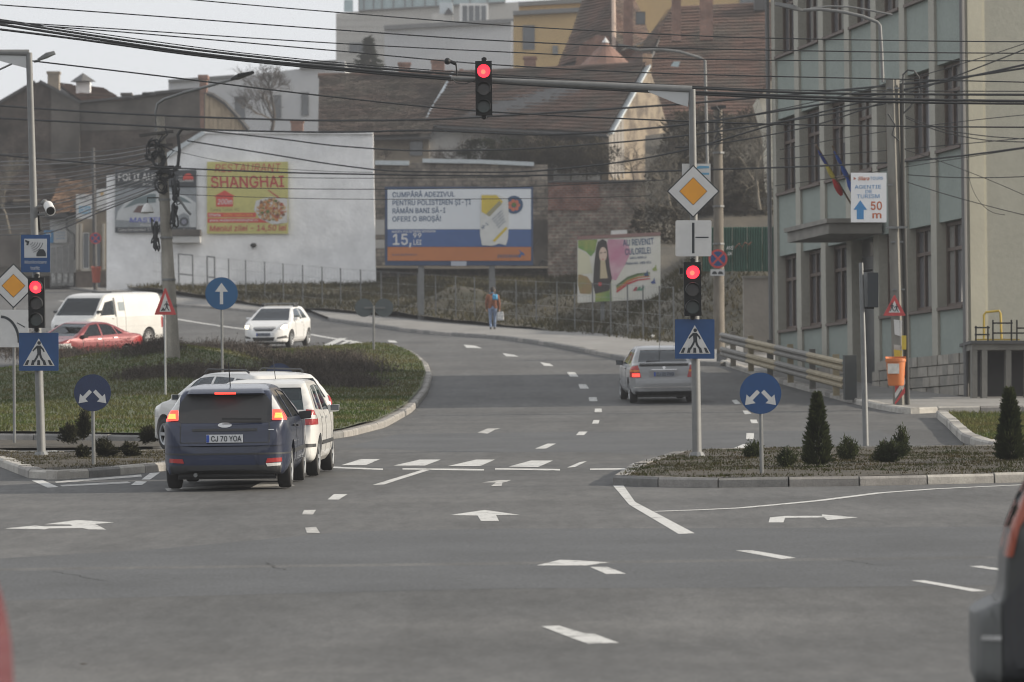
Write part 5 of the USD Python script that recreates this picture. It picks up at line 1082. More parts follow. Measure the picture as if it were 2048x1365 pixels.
for s in (1, -1):
    t = rear('tail_lamp', [(s * .58, .66), (s * .86, .66), (s * .86, .93), (s * .66, .97)], lampr, .012, .06, .42); rear('indicator', [(s * .62, .80), (s * .86, .80), (s * .86, .85), (s * .63, .85)], lampo, .016, .06, .42, t)
rear('brake_glow', [(.62, .68), (.80, .68), (.80, .76), (.62, .76)], brake_on, .02, .06, .7)
obj('spoiler', hull_pts([(x, y, z) for y in (-.62, .62) for x, z in ((.06, .985), (.26, 1.0), (.05, 1.02), (.2, 1.035))]), sip, c); rear('plate_recess', sym([(.36, .66), (.38, .83)]), M('recess', (.2, .2, .205), .5), .003, .01)
rear('boot_strip', sym([(.32, .845), (.32, .865)]), chrome, .012, .02); plate(c, 'CJ 01 FVG', .045, .74, dark=M('plate_shade', (.16, .18, .22), .5)); rear('bumper_crease', sym([(.84, .40), (.84, .42)]), chrome, .006, .02); rear('bumper_skirt', sym([(.72, .22), (.74, .31)]), trim, .004, .04)
MB().bar((.40, .1, 1.06), (.42, .42, 1.05), .02, .03).build('rear_wiper', trim, c); MB().tube([(1.25, 0, 1.39), (.95, 0, 1.75)], .007, 5).build('aerial', trim, c)
rear('badge', [(.04 * math.cos(t), .905 + .04 * math.sin(t)) for t in np.linspace(0, 6.28, 13)[:-1]], chrome, .015, .02)
# ---- white hatchback with roof rack, coming towards us
op = dict(wh, L=3.99, W=1.74, H=1.49, wheels=(.62, 3.13), wr=.31, cabin=(.4, 2.7), dash=2.45, mirror=(2.6, .96), roofw=.70,
    prof=[(.02, .28), (0, .38), (0, .6), (.06, .68), (.10, .95), (.18, 1.02), (.45, 1.38), (.55, 1.44), (1.1, 1.49), (1.8, 1.48), (2.15, 1.40), (3.0, .98), (3.5, .86), (3.85, .70), (3.97, .52), (3.99, .3), (3.85, .19), (.3, .2)],
    plan=[(-.01, .58), (.08, .78), (.35, .86), (.8, .87), (3.1, .87), (3.65, .78), (3.93, .50), (4.01, .2)], rearwin=sym([(.62, 1.05), (.56, 1.37)]), front=sym([(.70, .985), (.54, 1.40)]), ws_x=2.0,
    side=[[(.62, 1.04), (1.35, 1.02), (1.35, 1.40), (.95, 1.36)], [(1.43, 1.02), (2.62, 1.0), (2.12, 1.36), (1.43, 1.405)]], seams=[(1.39, .35, 1.39, .97), (2.55, .35, 2.6, .97)], handles=[(1.5, .88)], spokes=7)
p = G(562, 698)
c, B0, rear, front, side, Mx = make_car('white_hatchback', 'white hatchback with roof rack and lit headlights driving towards the grass island', op, paint('paint_bright_white', (.60, .60, .595), .3), (p[0] - .25, p[1] + 2.0), 180 - 11)
for s in (1, -1):
    t = front('headlamp', [(s * .44, .67), (s * .80, .69), (s * .84, .88), (s * .66, .90), (s * .50, .80)], lampc, .012, .06); front('bulb', [(s * .60, .70), (s * .78, .71), (s * .78, .83), (s * .62, .82)], head_on, .02, .06, None, t)
    MB().bar((1.15 + .0, s * .57, 1.49), (1.75, s * .57, 1.50), .05, .10).build('rack_foot', trim, c); front('fog_grille', [(s * .48, .34), (s * .80, .36), (s * .76, .46), (s * .50, .40)], trim, .008, .03)
for x in (1.2, 1.7): MB().box((x, 0, 1.565), (.09, 1.22, .045)).build('roof_bar', galv, c)
front('grille', sym([(.30, .62), (.42, .72), (.40, .745)]), trim, .008, .03); front('grille_bar', sym([(.38, .70), (.40, .72)]), chrome, .014, .03); front('lower_grille', sym([(.36, .27), (.42, .40)]), trim, .008, .03); front('bonnet_edge', sym([(.40, .765), (.40, .775)]), trim, .004, .02)
plate(c, 'CJ 55 ALX', 3.99, .50, facing=1, dark=M('plate_shade', (.16, .18, .22), .5))
# ---- red saloon
rs = dict(L=4.43, W=1.74, H=1.42, belt=.93, wheels=(.92, 3.52), wr=.30, cabin=(.85, 3.1), dash=2.75, mirror=(2.95, .90), smooth=8, roofw=.70,
    prof=[(.02, .28), (0, .4), (0, .6), (.06, .74), (.12, .93), (.4, .99), (.75, 1.02), (1.35, 1.31), (1.65, 1.39), (2.1, 1.42), (2.5, 1.36), (3.2, .96), (3.8, .86), (4.2, .72), (4.42, .55), (4.43, .3), (4.2, .19), (.3, .2)],
    plan=[(-.01, .60), (.08, .78), (.4, .86), (.9, .87), (3.6, .87), (4.1, .77), (4.37, .48), (4.45, .2)],
    side=[[(1.02, 1.0), (1.28, .99), (1.38, 1.24)], [(1.33, .99), (2.0, .97), (2.0, 1.34), (1.62, 1.32), (1.44, 1.24)], [(2.08, .97), (2.98, .95), (2.45, 1.31), (2.08, 1.345)]],
    rearwin=sym([(.60, 1.04), (.52, 1.32)]), rw_x=1.6, front=sym([(.66, .98), (.52, 1.35)]), ws_x=2.3, seams=[(2.04, .35, 2.04, .95), (2.95, .35, 3.0, .95)], handles=[(2.15, .85), (1.38, .87)], mirmat=trim, spokes=6, hmat=chrome)
c, B0, rear, front, side, Mx = make_car('red_saloon', 'red saloon passing in front of the white van beyond the grass mound', rs, paint('paint_red', (.15, .014, .018), .32, .2), (-14.05, 139.0), 180 - 38)
for s in (1, -1): rear('tail_lamp', [(s * .5, .72), (s * .87, .72), (s * .87, .90), (s * .5, .90)], lampr, .01, .05); front('headlamp', [(s * .5, .6), (s * .85, .6), (s * .85, .76), (s * .55, .74)], lampc, .01, .05)
plate(c, 'CJ 21 BGM', 4.43, .45, facing=1)
# ---- white van
va = dict(L=4.85, W=1.97, H=2.02, belt=1.18, wheels=(.95, 3.85), wr=.34, cabin=(2.7, 4.25), dash=3.95, mirror=(4.02, 1.28), smooth=5, seat_r=.45, seat_f=.55, floor=.8, roofw=.84,
    prof=[(.0, .32), (0, .6), (.02, 1.3), (.06, 1.9), (.16, 2.0), (1.0, 2.03), (3.0, 2.02), (3.45, 1.95), (3.62, 1.86), (4.22, 1.18), (4.6, 1.02), (4.8, .80), (4.85, .55), (4.83, .3), (4.6, .22), (.3, .24)],
    plan=[(-.01, .90), (.10, .97), (.5, .985), (3.9, .985), (4.4, .90), (4.75, .68), (4.87, .3)], cs=[(.80, .2), (.96, .36), (.985, .7), (.98, 1.1), (.955, 1.25), (.86, 1.85), (.76, 2.0), (.3, 2.05)],
    side=[[(3.05, 1.22), (3.96, 1.20), (3.58, 1.68), (3.05, 1.76)]], front=sym([(.86, 1.22), (.76, 1.84)]), ws_x=3.3, seams=[(2.95, .4, 2.95, 1.85), (2.4, .4, 2.4, 1.9)], handles=[(3.05, 1.08)], spokes=8, mirmat=trim, rimmat=M('wheel_steel', (.22, .22, .22), .5))
c, B0, rear, front, side, Mx = make_car('white_van', 'white delivery van with a small square side window beyond the red saloon', va, whp, (-14.95, 156.5), 180 - 31, cat='van')
side('small_window', [(2.42, 1.36), (2.78, 1.36), (2.78, 1.68), (2.42, 1.68)], M('van_pane', (.22, .25, .26), .2), .008, .02); side('seal', [(2.97, 1.15), (3.04, 1.15), (3.04, 1.84), (2.97, 1.84)], trim, .006, .02)
for z in (.78, 1.12): side('panel_crease', [(.15, z), (2.9, z), (2.9, z + .018), (.15, z + .018)], M('crease_grey', (.42, .42, .41), .5), .004, .02)
for s in (1, -1): rear('tail_lamp', [(s * .86, .7), (s * .97, .7), (s * .97, 1.1), (s * .86, 1.1)], lampr, .01, .05); front('headlamp', [(s * .55, .7), (s * .92, .7), (s * .9, .92), (s * .6, .92)], lampc, .01, .05)
front('grille', sym([(.5, .68), (.5, .88)]), trim, .008, .03); plate(c, 'CJ 33 TRN', 4.85, .5, facing=1); MB().box((1.9, 0, 2.045), (1.3, .9, .04)).build('roof_vent', trim, c)
# ---- grey people carrier cut by the right edge
mp = dict(L=4.45, W=1.80, H=1.66, belt=1.0, wheels=(.80, 3.5), wr=.33, cabin=(.3, 3.2), dash=2.9, mirror=(3.05, 1.0), smooth=6, roofw=.76,
    prof=[(-.02, .12), (-.14, .2), (-.15, .58), (-.05, .63), (.05, .68), (.06, 1.0), (.20, 1.35), (.36, 1.56), (.6, 1.63), (1.6, 1.66), (2.4, 1.58), (3.35, 1.03), (3.9, .92), (4.3, .75), (4.45, .5), (4.43, .3), (4.2, .2), (.3, .2)],
    plan=[(-.13, .60), (-.02, .78), (.3, .87), (.9, .90), (3.5, .90), (4.1, .8), (4.4, .5), (4.47, .2)],
    side=[[(.38, 1.06), (.98, 1.04), (.98, 1.50), (.66, 1.47)], [(1.06, 1.04), (1.9, 1.03), (1.9, 1.55), (1.06, 1.51)], [(1.98, 1.03), (3.0, 1.03), (2.4, 1.5), (1.98, 1.55)]],
    rearwin=sym([(.7, 1.08), (.6, 1.5)]), rw_x=1.0, front=sym([(.7, 1.06), (.58, 1.52)]), ws_x=2.3, seams=[(1.94, .35, 1.94, 1.0)], handles=[(1.1, .9)], tint=True)
pq = P(1975, 1300, 25.0)
c, B0, rear, front, side, Mx = make_car('grey_people_carrier', 'grey car cut off by the right edge of the picture, showing only its rear corner', mp, M('paint_grey', (.026, .028, .027), .5, coat=.2), (5.10, 25.4), -95)
side('tail_lamp', [(.02, .93), (.10, .93), (.14, 1.1), (.36, 1.46), (.26, 1.46), (.05, 1.1)], M('tail_orange', (.22, .045, .02), .35), .012, .03)
bmp = M('bumper_grey', (.075, .078, .076), .5); side('bumper_cover', [(-.2, .1), (.03, .1), (.03, .66), (-.2, .66)], bmp, .010, .05); rear('bumper_cover', sym([(.9, .1), (.9, .66)]), bmp, .010, .05, .03); side('bumper_strip', [(-.2, .44), (.03, .44), (.03, .47), (-.2, .47)], chrome, .018, .02); side('added_arch_panel', [(.04, .1), (.04, .66), (.16, .80), (1.34, .80), (1.34, .1)], trim, .008, .03)  # added black panel imitates the dark wheel arch
# ---- red car cut by the left edge
pq = P(32, 1365, 14.2)
c, B0, rear, front, side, Mx = make_car('red_car', 'red car out of focus, only its tail showing at the lower left edge', mp, _mats['paint_red'], (pq[0] - 2.28, 14.2), 89)
# ---------------------------------------------------------------- traffic masts, signals and signs
lit_red = M('signal_red_lit', (1.0, .028, .05), .3, emit=1.6); lit_core = M('signal_red_core', (1.0, .12, .07), .3, emit=1.8)
lens_off = M('lens_dark', (.022, .016, .014), .25, coat=.3); lens_green = M('lens_dark_green', (.012, .03, .026), .25, coat=.3)
def signal(label, cx, top, d, hpx, wpx):
    t = thing('traffic_light', label, 'traffic light', P(cx, top + hpx, d)); k = d / F
    b = MB(); o = P(cx, top + hpx / 2, d); b.mesh(hull_pts([(o[0] + sx * (wpx / 2 - e) * k, d + y, o[2] + sz * (hpx / 2 - e) * k) for sx in (-1, 1) for sz in (-1, 1) for y, e in ((-.05, 0), (.10, 0), (.13, 2.5))]))
    b.build('housing', blackm, t)
    for q in range(3):
        cy = top + hpx * (.185 + .325 * q); r = wpx * .40
        o = P(cx, cy, d); L = fpoly(disc(cx, cy, r), d, .052, .075).build('lens', [lit_red, lens_off, lens_green][q], t)
        if q == 0: fpoly(disc(cx - 1, cy + 2, r * .35), d, .076, .08).build('lamp_core', lit_core, L)
        V = MB(); a = np.linspace(math.radians(-30), math.radians(210), 19); r1, r2 = (r + 1.2) * k, (r + .2) * k
        ring = lambda rr, y, dz=0: np.column_stack([o[0] + rr * np.cos(a), np.full(19, y), o[2] + rr * np.sin(a) + dz])
        A, B, C, D_ = ring(r1, d - .05), ring(r1 * .97, d - .24, -.015), ring(r2 * .97, d - .24, -.015), ring(r2, d - .05)
        i = np.arange(18)
        V.add(np.vstack([A, B, C, D_]), np.vstack([np.column_stack([i + x, i + x + 1, i + y + 1, i + y]) for x, y in ((0, 19), (19, 38), (38, 57), (57, 0))])); V.build('visor', blackm, t)
    m = MB(); 
    for yy in (top - 5, top + hpx + 5): m.tube([P(cx, yy, d + .04), P(cx + 3, yy, d + .16)], .028, 8); m.box(P(cx, yy + (3 if yy < top else -3), d + .04), (.07, .07, .07))
    m.build('bracket', blackm, t, kind='stuff'); return t
def plate_back(mb, pts, d): return fpoly(pts, d, -.012, 0, mb)
DR = G(1393, 912, .13)[1] - .05; DL = G(83, 911, .13)[1]
def mast(label, bx, by, tx, ty, arm, d, gus, brace=None):
    t = thing('traffic_mast', label, 'signal mast', P(bx, by, d))
    a, b = P(bx, by + 1, d), P(tx, ty, d)
    MB().tube([a, a * .5 + b * .5, b], [.078, .066, .055], 10).build('pole', galv, t, smooth=50); MB().tube([a, a + (0, 0, .07)], [.14, .10], 12).build('foot', galv_dark, t)
    e = P(*arm, d); MB().tube([b, b * .5 + e * .5, e], [.058, .048, .038], 10).build('arm', galv, t, smooth=50); fpoly(gus, d, -.012, .012).build('gusset', M('gusset_pale', (.45, .46, .46), .5), t)
    if brace: MB().tube([P(*brace[0], d), P(*brace[1], d)], .018, 6).build('brace', galv, t)
    return t
mr = mast('tall galvanised signal mast on the right island with an arm reaching over the road', 1394, 912, 1384, 179, (902, 157), DR, [(1378, 183), (1376, 214), (1352, 207), (1296, 184), (1296, 180)])
b = MB(); o = P(915, 158, DR); b.tube([o, P(912, 128, DR)], .012, 6); b.tube([P(912, 128, DR), P(899, 123, DR)], .03, 8); b.build('detector_bracket', blackm, mr); MB().mesh(trimesh.creation.icosphere(2, .055), np.array([[1, 0, 0, P(895, 123, DR)[0]], [0, 1.4, 0, DR], [0, 0, 1, P(895, 123, DR)[2]], [0, 0, 0, 1]])).build('detector', blackm, mr, smooth=True)
b = MB(); b.tube([P(905, 158, DR - .05), P(912, 166, DR - .05), P(930, 168, DR - .05), P(952, 161, DR - .05)], .008, 5).build('loose_cable', wirem, mr)
ml = mast('tall galvanised signal mast at the left with its arm leaving the picture', 83, 911, 58, 106, (-120, 104), DL, [(53, 109), (54, 137), (20, 128), (-40, 110)], ((24, 128), (-40, 158)))
signal('lit red traffic light hanging over the road from the mast arm', 967.5, 123, DR - .2, 108, 33); signal('lit red traffic light above the pedestrian sign on the right mast', 1385, 525, DR - .22, 107, 34); signal('lit red traffic light above the pedestrian sign on the left mast', 73, 556, DL - .22, 100, 32)
m = MB(); m.box(P(1362, 543, DR - .15), (.05, .2, .09)); m.build('side_lamp', blackm, mr)
def diamond(label, cx, cy, r, d, pole=None):
    t = thing('priority_sign', label, 'road sign', P(cx, cy + r, d)); q = lambda k: [(cx, cy - k), (cx + k, cy), (cx, cy + k), (cx - k, cy)]
    fpoly(Polygon(q(r)).buffer(0).exterior.coords[:-1], d, -.015, 0).build('border', black_s, t); fpoly(q(r - 3.2), d, .001, .005).build('white_field', white_s, t); fpoly(q(r * .53), d, .006, .008).build('black_line', black_s, t); fpoly(q(r * .53 - 1.2), d, .009, .011).build('amber_field', amber_s, t); return t
diamond('yellow and white priority diamond high on the right mast', 1386.5, 383, 53, DR - .12)
def walker(mb, cx, cy, s, d, t):
    """the striding figure of the crossing sign; cx,cy = its hip, s = scale in picture units"""
    f = lambda pts: fpoly([(cx + x * s, cy + y * s) for x, y in pts], d, t, t + .003, mb)
    f([(.1 + 1.1 * math.cos(a), -6.3 + 1.1 * math.sin(a)) for a in np.linspace(0, 6.28, 13)[:-1]])
    for pts in ([(-1.2, -4.8), (1.0, -4.8), (1.3, .2), (-1.0, .2)], [(-1.2, -4.8), (-.6, -3.6), (-2.4, -2.2), (-3.3, -1.2), (-3.9, -1.8), (-2.8, -3.2)], [(1.0, -4.8), (2.8, -2.8), (3.4, -1.2), (2.7, -.9), (2.0, -2.2), (.7, -3.4)],
                [(-1.0, .1), (.2, .1), (-.6, 2.2), (-2.4, 5.2), (-3.6, 4.9), (-1.9, 2.0)], [(-.1, .1), (1.3, .1), (1.9, 2.2), (3.6, 4.6), (2.7, 5.4), (.7, 2.7)]): f(pts)
def crossing(label, x0, y0, x1, y1, d):
    t = thing('crossing_sign', label, 'road sign', P((x0 + x1) / 2, y1, d)); w = x1 - x0; cx = (x0 + x1) / 2; h = y1 - y0
    fpoly(Polygon(rect(x0 + 1.5, y0 + 1.5, x1 - 1.5, y1 - 1.5)).buffer(1.5).exterior.coords[:-1], d, -.015, 0).build('panel', blue_s, t)
    fpoly([(cx, y0 + .15 * h), (cx + .40 * w, y0 + .87 * h), (cx - .40 * w, y0 + .87 * h)], d, .001, .005).build('white_triangle', white_s, t)
    mb = MB(); walker(mb, cx + .5, y0 + .55 * h, w * .043, d, .006); mb.build('walking_figure', black_s, t)
    for k in range(5):
        xx = cx + (k - 2) * w * .145; lean = (2 - k) * w * .014
        fpoly([(xx - w * .035 + lean, y0 + .72 * h), (xx + w * .028 + lean, y0 + .72 * h), (xx + w * .04 - lean, y0 + .85 * h), (xx - w * .04 - lean, y0 + .85 * h)], d, .0095, .0115).build('stripe', black_s, t)
    return t
crossing('blue pedestrian crossing sign on the right mast', 1350, 639, 1429, 718, DR - .13); crossing('blue pedestrian crossing sign on the left mast', 38, 666, 117, 742, DL - .13)
t = thing('junction_plate', 'white plate with a thick upright line and thin side line below the right priority diamond', 'road sign', P(1387, 514, DR - .12)); fpoly(Polygon(rect(1355, 445, 1419, 509)).buffer(4).exterior.coords[:-1], DR - .12, -.012, 0).build('panel', white_s, t); fpoly(rect(1384, 446, 1389, 507), DR - .12, .001, .004).build('thick_line', black_s, t); fpoly(rect(1391, 474, 1417, 476.4), DR - .12, .001, .004).build('thin_line', black_s, t)
t = thing('board_sign', 'white board with blue print tucked behind the right priority diamond', 'sign', P(1392, 400, DR + .14)); fpoly(rect(1364, 328, 1421, 402), DR + .14, -.01, .01).build('panel', white_s, t); mb = MB(); fpoly([(1375, 340), (1400, 332), (1418, 333), (1418, 337), (1395, 338)], DR + .14, .011, .014, mb); fpoly(rect(1402, 346, 1418, 350), DR + .14, .011, .014, mb); mb.build('blue_print', M('sky_blue', (.12, .30, .45), .5), t, kind='stuff')
# left mast
t = thing('monitoring_sign', 'blue traffic monitoring sign with a camera pictogram on the left mast', 'road sign', P(71, 545, DL - .13)); d = DL - .13
fpoly(Polygon(rect(44, 472, 98, 543)).buffer(2).exterior.coords[:-1], d, -.012, 0).build('panel', blue_s, t); fpoly(rect(48.5, 478, 94, 516), d, .001, .004).build('white_field', M('sign_pale', (.42, .43, .44), .5), t)
mb = MB(); fpoly([(50, 480), (59, 483), (58, 488), (51, 485)], d, .006, .008, mb); fpoly([(53, 487), (57, 487), (57, 491), (53, 491)], d, .006, .008, mb)
mb.build('camera_symbol', black_s, t, kind='stuff')
for k in range(5):
    a = np.linspace(.1, 1.25, 7); r = 8 + 5 * k; fpoly([(58 + r * math.cos(q), 484 + r * math.sin(q) * .8) for q in a] + [(58 + (r - 1.1) * math.cos(q), 484 + (r - 1.1) * math.sin(q) * .8) for q in a[::-1]], d, .006, .008).build('wave_line', black_s, t)
mb = MB(); fpoly([(73, 508), (76, 503), (79, 499), (87, 499), (90, 503), (92, 508), (92, 513), (73, 513)], d, .009, .011, mb).build('car_symbol', black_s, t)
lw = MB(); text(lw, 'Monitorizare', 49, 528, 6.5, d, .002, 44, False); text(lw, 'trafic', 61, 540, 7, d, .002, 19, False); lw.build('lettering', M('sign_pale', (.42, .43, .44), .5), t, kind='stuff')
cm = thing('traffic_camera', 'white camera housing on a bracket at the left mast', 'camera', P(100, 425, DL)); o = P(99, 417, DL - .1)
cm_m = trimesh.creation.cylinder(.085, .34, sections=18); R = trimesh.transformations.euler_matrix(math.pi / 2 + .35, 0, .25); R[:3, 3] = o; MB().mesh(cm_m, R).build('housing', white_s, cm, smooth=40)
R2m = R.copy(); R2m[:3, 3] = o - R[:3, 2] * -.172; l_ = MB(); R3 = R.copy(); R3[:3, 3] = o + np.array([.035, -.16, -.055]); l_.mesh(trimesh.creation.cylinder(.07, .02, sections=18), R3).build('lens', blackm, cm); b = MB(); b.tube([P(72, 430, DL), P(90, 430, DL), P(97, 422, DL)], .022, 6).build('bracket', galv_dark, cm); MB().mesh(trimesh.creation.icosphere(2, .06), np.array([[1, 0, 0, P(88, 405, DL)[0]], [0, 1, 0, DL + .1], [0, 0, 1, P(88, 405, DL)[2]], [0, 0, 0, 1]])).build('dome', galv, cm, smooth=True)
t = thing('traffic_light', 'dark traffic light head seen edge-on behind the left mast, above the monitoring sign', 'traffic light', P(76, 465, DL + .2)); fpoly([(70, 428), (79, 424), (82, 460), (72, 466)], DL + .2, -.2, .1).build('housing', blackm, t)
d = DL + 6.0
diamond('yellow and white priority diamond at the left edge', 27, 572, 45, d); t = thing('bend_plate', 'white plate with a thick curving line, partly cut by the left edge', 'road sign', P(28, 695, d)); fpoly(Polygon(rect(0, 624, 54, 691)).buffer(4).exterior.coords[:-1], d, -.012, 0).build('panel', white_s, t)
a = np.linspace(0, 1, 12); cv = np.array([(2 + 36 * math.sin(q * 1.57), 634 + 52 * (1 - math.cos(q * 1.57))) for q in a]); fpoly(Polygon(LineString(cv).buffer(2.6, cap_style=2)).exterior.coords[:-1] if False else LineString(cv).buffer(2.6, cap_style=2).exterior.coords[:-1], d, .001, .005).build('thick_line', black_s, t); fpoly(LineString([(34, 646), (50, 655)]).buffer(.9, cap_style=2).exterior.coords[:-1], d, .001, .005).build('thin_line', black_s, t)
g = G(29, 884, .05); t = thing('sign_post', 'thin grey post carrying the priority diamond at the left edge', 'post', g); MB().tube([P(29, 886, d + .04), P(27, 530, d + .04)], .028, 8).build('post', galv_dark, t)
# round signs
def arrow2(cx, cy, ang, L, w, hw, hl):
    ca, sa = math.cos(ang), math.sin(ang); pts = [(0, -w), (L - hl, -w), (L - hl, -hw), (L, 0), (L - hl, hw), (L - hl, w), (0, w)]
    return [(cx + x * ca - y * sa, cy + x * sa + y * ca) for x, y in pts]
def roundel(label, cx, cy, r, base, d, kind, col, pr=.028):
    t = thing('round_sign', label, 'road sign', P(cx + 2, base, d))
    fpoly(disc(cx, cy, r, 40), d, -.014, 0).build('disc', col, t); rg_ = Polygon(disc(cx, cy, r, 40)).difference(Polygon(disc(cx, cy, r - 1.1, 40)))
    fpoly(disc(cx, cy, r - 1.2, 40), d, .0, .002).build('face', col, t)
    if kind == 'both':
        for s in (-1, 1): fpoly(arrow2(cx + s * .10 * r, cy - .10 * r, math.radians(90 - s * 44), r * .93, r * .10, r * .30, r * .42), d, .004, .007).build('arrow', white_s, t)
    if kind == 'up': fpoly(arrow2(cx, cy + .66 * r, -math.pi / 2, 1.32 * r, .10 * r, .40 * r, .55 * r), d, .004, .007).build('arrow', white_s, t)
    MB().tube([P(cx + 2.5, base, d + .045), P(cx, cy - r * .6, d + .045)], pr, 8).build('post', galv_dark, t); return t
dB = G(1524, 946, .16)[1]; roundel('blue round sign with two diverging arrows on the right island', 1521, 787, 41.5, 947, dB, 'both', blue_s); dB = G(189, 927, .16)[1]
roundel('blue round sign with two diverging arrows on the left island', 185, 786, 37, 929, dB, 'both', navy_s); roundel('blue round sign with one upward arrow on the edge of the grass', 443, 587.5, 32.5, 850, 90, 'up', M('sign_blue_mid', (.010, .078, .19), .42)); roundel('dark blue round sign top showing behind the white estate', 558, 756, 29, 880, 92, '', navy_s)
def tri(label, cx, top, bot, hw_, d, base=None, kids=False):
    t = thing('warning_sign', label, 'road sign', P(cx, base or bot, d)); q = lambda e: [(cx, top + 2 * e), (cx + hw_ - 1.75 * e, bot - e), (cx - hw_ + 1.75 * e, bot - e)]
    fpoly(Polygon(q(1.5)).buffer(1.5).exterior.coords[:-1], d, -.012, 0).build('red_border', red_s, t); fpoly(q(6.2 if not kids else 6.5), d, .001, .004).build('white_field', white_s, t)
    if kids:
        for k, sx in ((0, -1), (1, 1)): walker(MB(), 0, 0, 1, d, 0); mb = MB(); walker(mb, cx - 5 + 9 * k, bot - 16 + 2 * k, 1.35 - .1 * k, d, .006 + .004 * k); mb.build('child_figure', black_s, t)
    else:
        mb = MB(); walker(mb, cx + 3, bot - 16, 1.5, d, .006); mb.build('worker_figure', black_s, t); fpoly([(cx - 9, bot - 8), (cx - 4, bot - 15), (cx + 1, bot - 8)], d, .0095, .012).build('heap_symbol', black_s, t)
    if base: MB().tube([P(cx - 1 + 2, base, d + .04), P(cx - 1, top + 20, d + .04)], .026, 8).build('post', M('post_light', (.33, .34, .34), .5, metal=.3), t)
    return t
tri('small red-bordered triangular sign on a pale post over the grass', 330.5, 575, 630, 22.5, 106, 818)
# back-to-back of two round signs
d = 143.0; t = thing('round_sign', 'pair of round signs seen from behind on one post at the island tip', 'road sign', P(747, 697, d))
for cx in (728, 768): fpoly(disc(cx, 616, 18.5, 26), d, -.015, .0).build('disc', M('sign_back_dark', (.085, .10, .105), .6, metal=.2), t)
fpoly(rect(728, 614, 770, 618), d, .002, .03).build('crossbar', galv_dark, t); MB().tube([P(747.5, 700, d - .02), P(747, 612, d - .02)], .04, 8).build('post', galv_dark, t)

def nostop(label, cx, cy, r, d, rot=0):
    t = thing('no_stopping_sign', label, 'road sign', P(cx, cy + r, d)); fpoly(disc(cx, cy, r, 30), d, -.015, 0).build('red_ring', red_s, t); fpoly(disc(cx, cy, r * .78, 30), d, .001, .003).build('blue_field', blue_s, t)
    for s in (-1, 1): fpoly(LineString([(cx - s * r * .55, cy - r * .55), (cx + s * r * .55, cy + r * .55)]).buffer(r * .10, cap_style=2).exterior.coords[:-1], d, .004, .006 + .001 * s).build('red_bar', red_s, t)
    return t
def pole(name, label, cat, bx, by, tx, ty, d, r0, r1, mat, n=12):
    t = thing(name, label, cat, P(bx, by, d)); MB().tube([P(bx, by, d) - (0, 0, .3), P(bx * .5 + tx * .5, by * .5 + ty * .5, d), P(tx, ty, d)], [r0, (r0 + r1) / 2, r1], n).build('shaft', mat, t, smooth=50); return t
# far-left dark pole with sign and bin
d = 226.0; t = pole('utility_pole', 'thin dark pole between the two shop signs at the far left', 'pole', 191, 578, 186, 296, d, .12, .09, M('pole_dark', (.06, .06, .06), .8, var=.2)); nostop('small no-stopping sign on the dark pole at the far left', 191, 477, 11.5, d - .2)
def bin_(label, x0, y0, x1, y1, d, mat):
    t = thing('litter_bin', label, 'litter bin', P((x0 + x1) / 2, y1, d)); k = d / F; o = P((x0 + x1) / 2, y1, d); w, h = (x1 - x0) * k / 2, (y1 - y0) * k
    prof = np.array([(.01, 0), (w * .72, 0), (w * .80, .03), (w * .97, h * .80), (w, h * .82), (w, h * .90), (w * .9, h * .91), (.01, h * .70)])
    MB().mesh(trimesh.creation.revolve(prof, sections=20), np.array([[1, 0, 0, o[0]], [0, .75, 0, o[1]], [0, 0, 1, o[2]], [0, 0, 0, 1]])).build('tub', mat, t, smooth=35)
    hd = MB(); a = np.linspace(0, 2 * math.pi, 21)[:-1]; A = np.column_stack([o[0] + w * 1.04 * np.cos(a), o[1] + w * .80 * np.sin(a), np.full(20, o[2] + h * .88) + .10 * h * (np.sin(a) > -.1)]); B = A.copy(); B[:, 2] = o[2] + h * .80
    i = np.arange(20); j = (i + 1) % 20; hd.add(np.vstack([A, B]), np.column_stack([20 + i, 20 + j, j, i])); hd.build('rim', mat, t); return t, o, w, h
bin_('small orange-red litter bin on the dark pole at the far left', 183, 532, 202, 566, d - .3, M('bin_red', (.26, .05, .025), .5))
# utility pole on the island, left
d = 122.0; up = thing('utility_pole', 'concrete utility pole with wooden crossarms and cable clutter on the grass island', 'pole', P(345, 722, d))
sh = MB(); a, b = P(347, 735, d), P(320, 232, d); sh.tube([a, a * .5 + b * .5, b], [.215, .165, .125], 12); sh.build('shaft', M('pole_concrete', (.23, .215, .185), .9, var=.3, scale=1.8, detail=8, grain=.15, bump=.4, bscale=10, stretch=(1, 1, .3)), up, smooth=50)
for (x0, y0), (x1, y1) in (((279, 272), (347, 263)), ((296, 292), (346, 290)), ((300, 338), (362, 335))): MB().bar(P(x0, y0, d - .15), P(x1, y1, d - .15), .09, .08).build('crossarm', M('arm_dark', (.05, .048, .045), .8), up)
rg = random.Random(3)
for (cx, cy, rx, ry, m_) in ((351, 385, 5, 20, 9), (348, 430, 4, 24, 9), (311, 470, 3, 26, 8), (330, 350, 16, 9, 12), (316, 318, 12, 14, 9), (338, 338, 20, 5, 10), (305, 300, 12, 20, 9), (322, 372, 11, 14, 8)):
    ml_ = MB()
    for k in range(m_):
        q0 = rg.uniform(0, 6.28); sp = rg.uniform(2.2, 5.8); w1 = rg.uniform(-.35, .35); s1 = rg.uniform(.5, 1.25)
        ml_.tube([P(cx + rg.uniform(-1.5, 1.5) + rx * s1 * math.cos(q) + w1 * ry * math.sin(q), cy + rg.uniform(-1.5, 1.5) + ry * s1 * math.sin(q), d - .22 + rg.uniform(-.06, .06)) for q in np.linspace(q0, q0 + sp, 8)], rg.choice([.012, .018, .028]), 5)
    ml_.build('cable_tangle', wirem, up, kind='stuff')
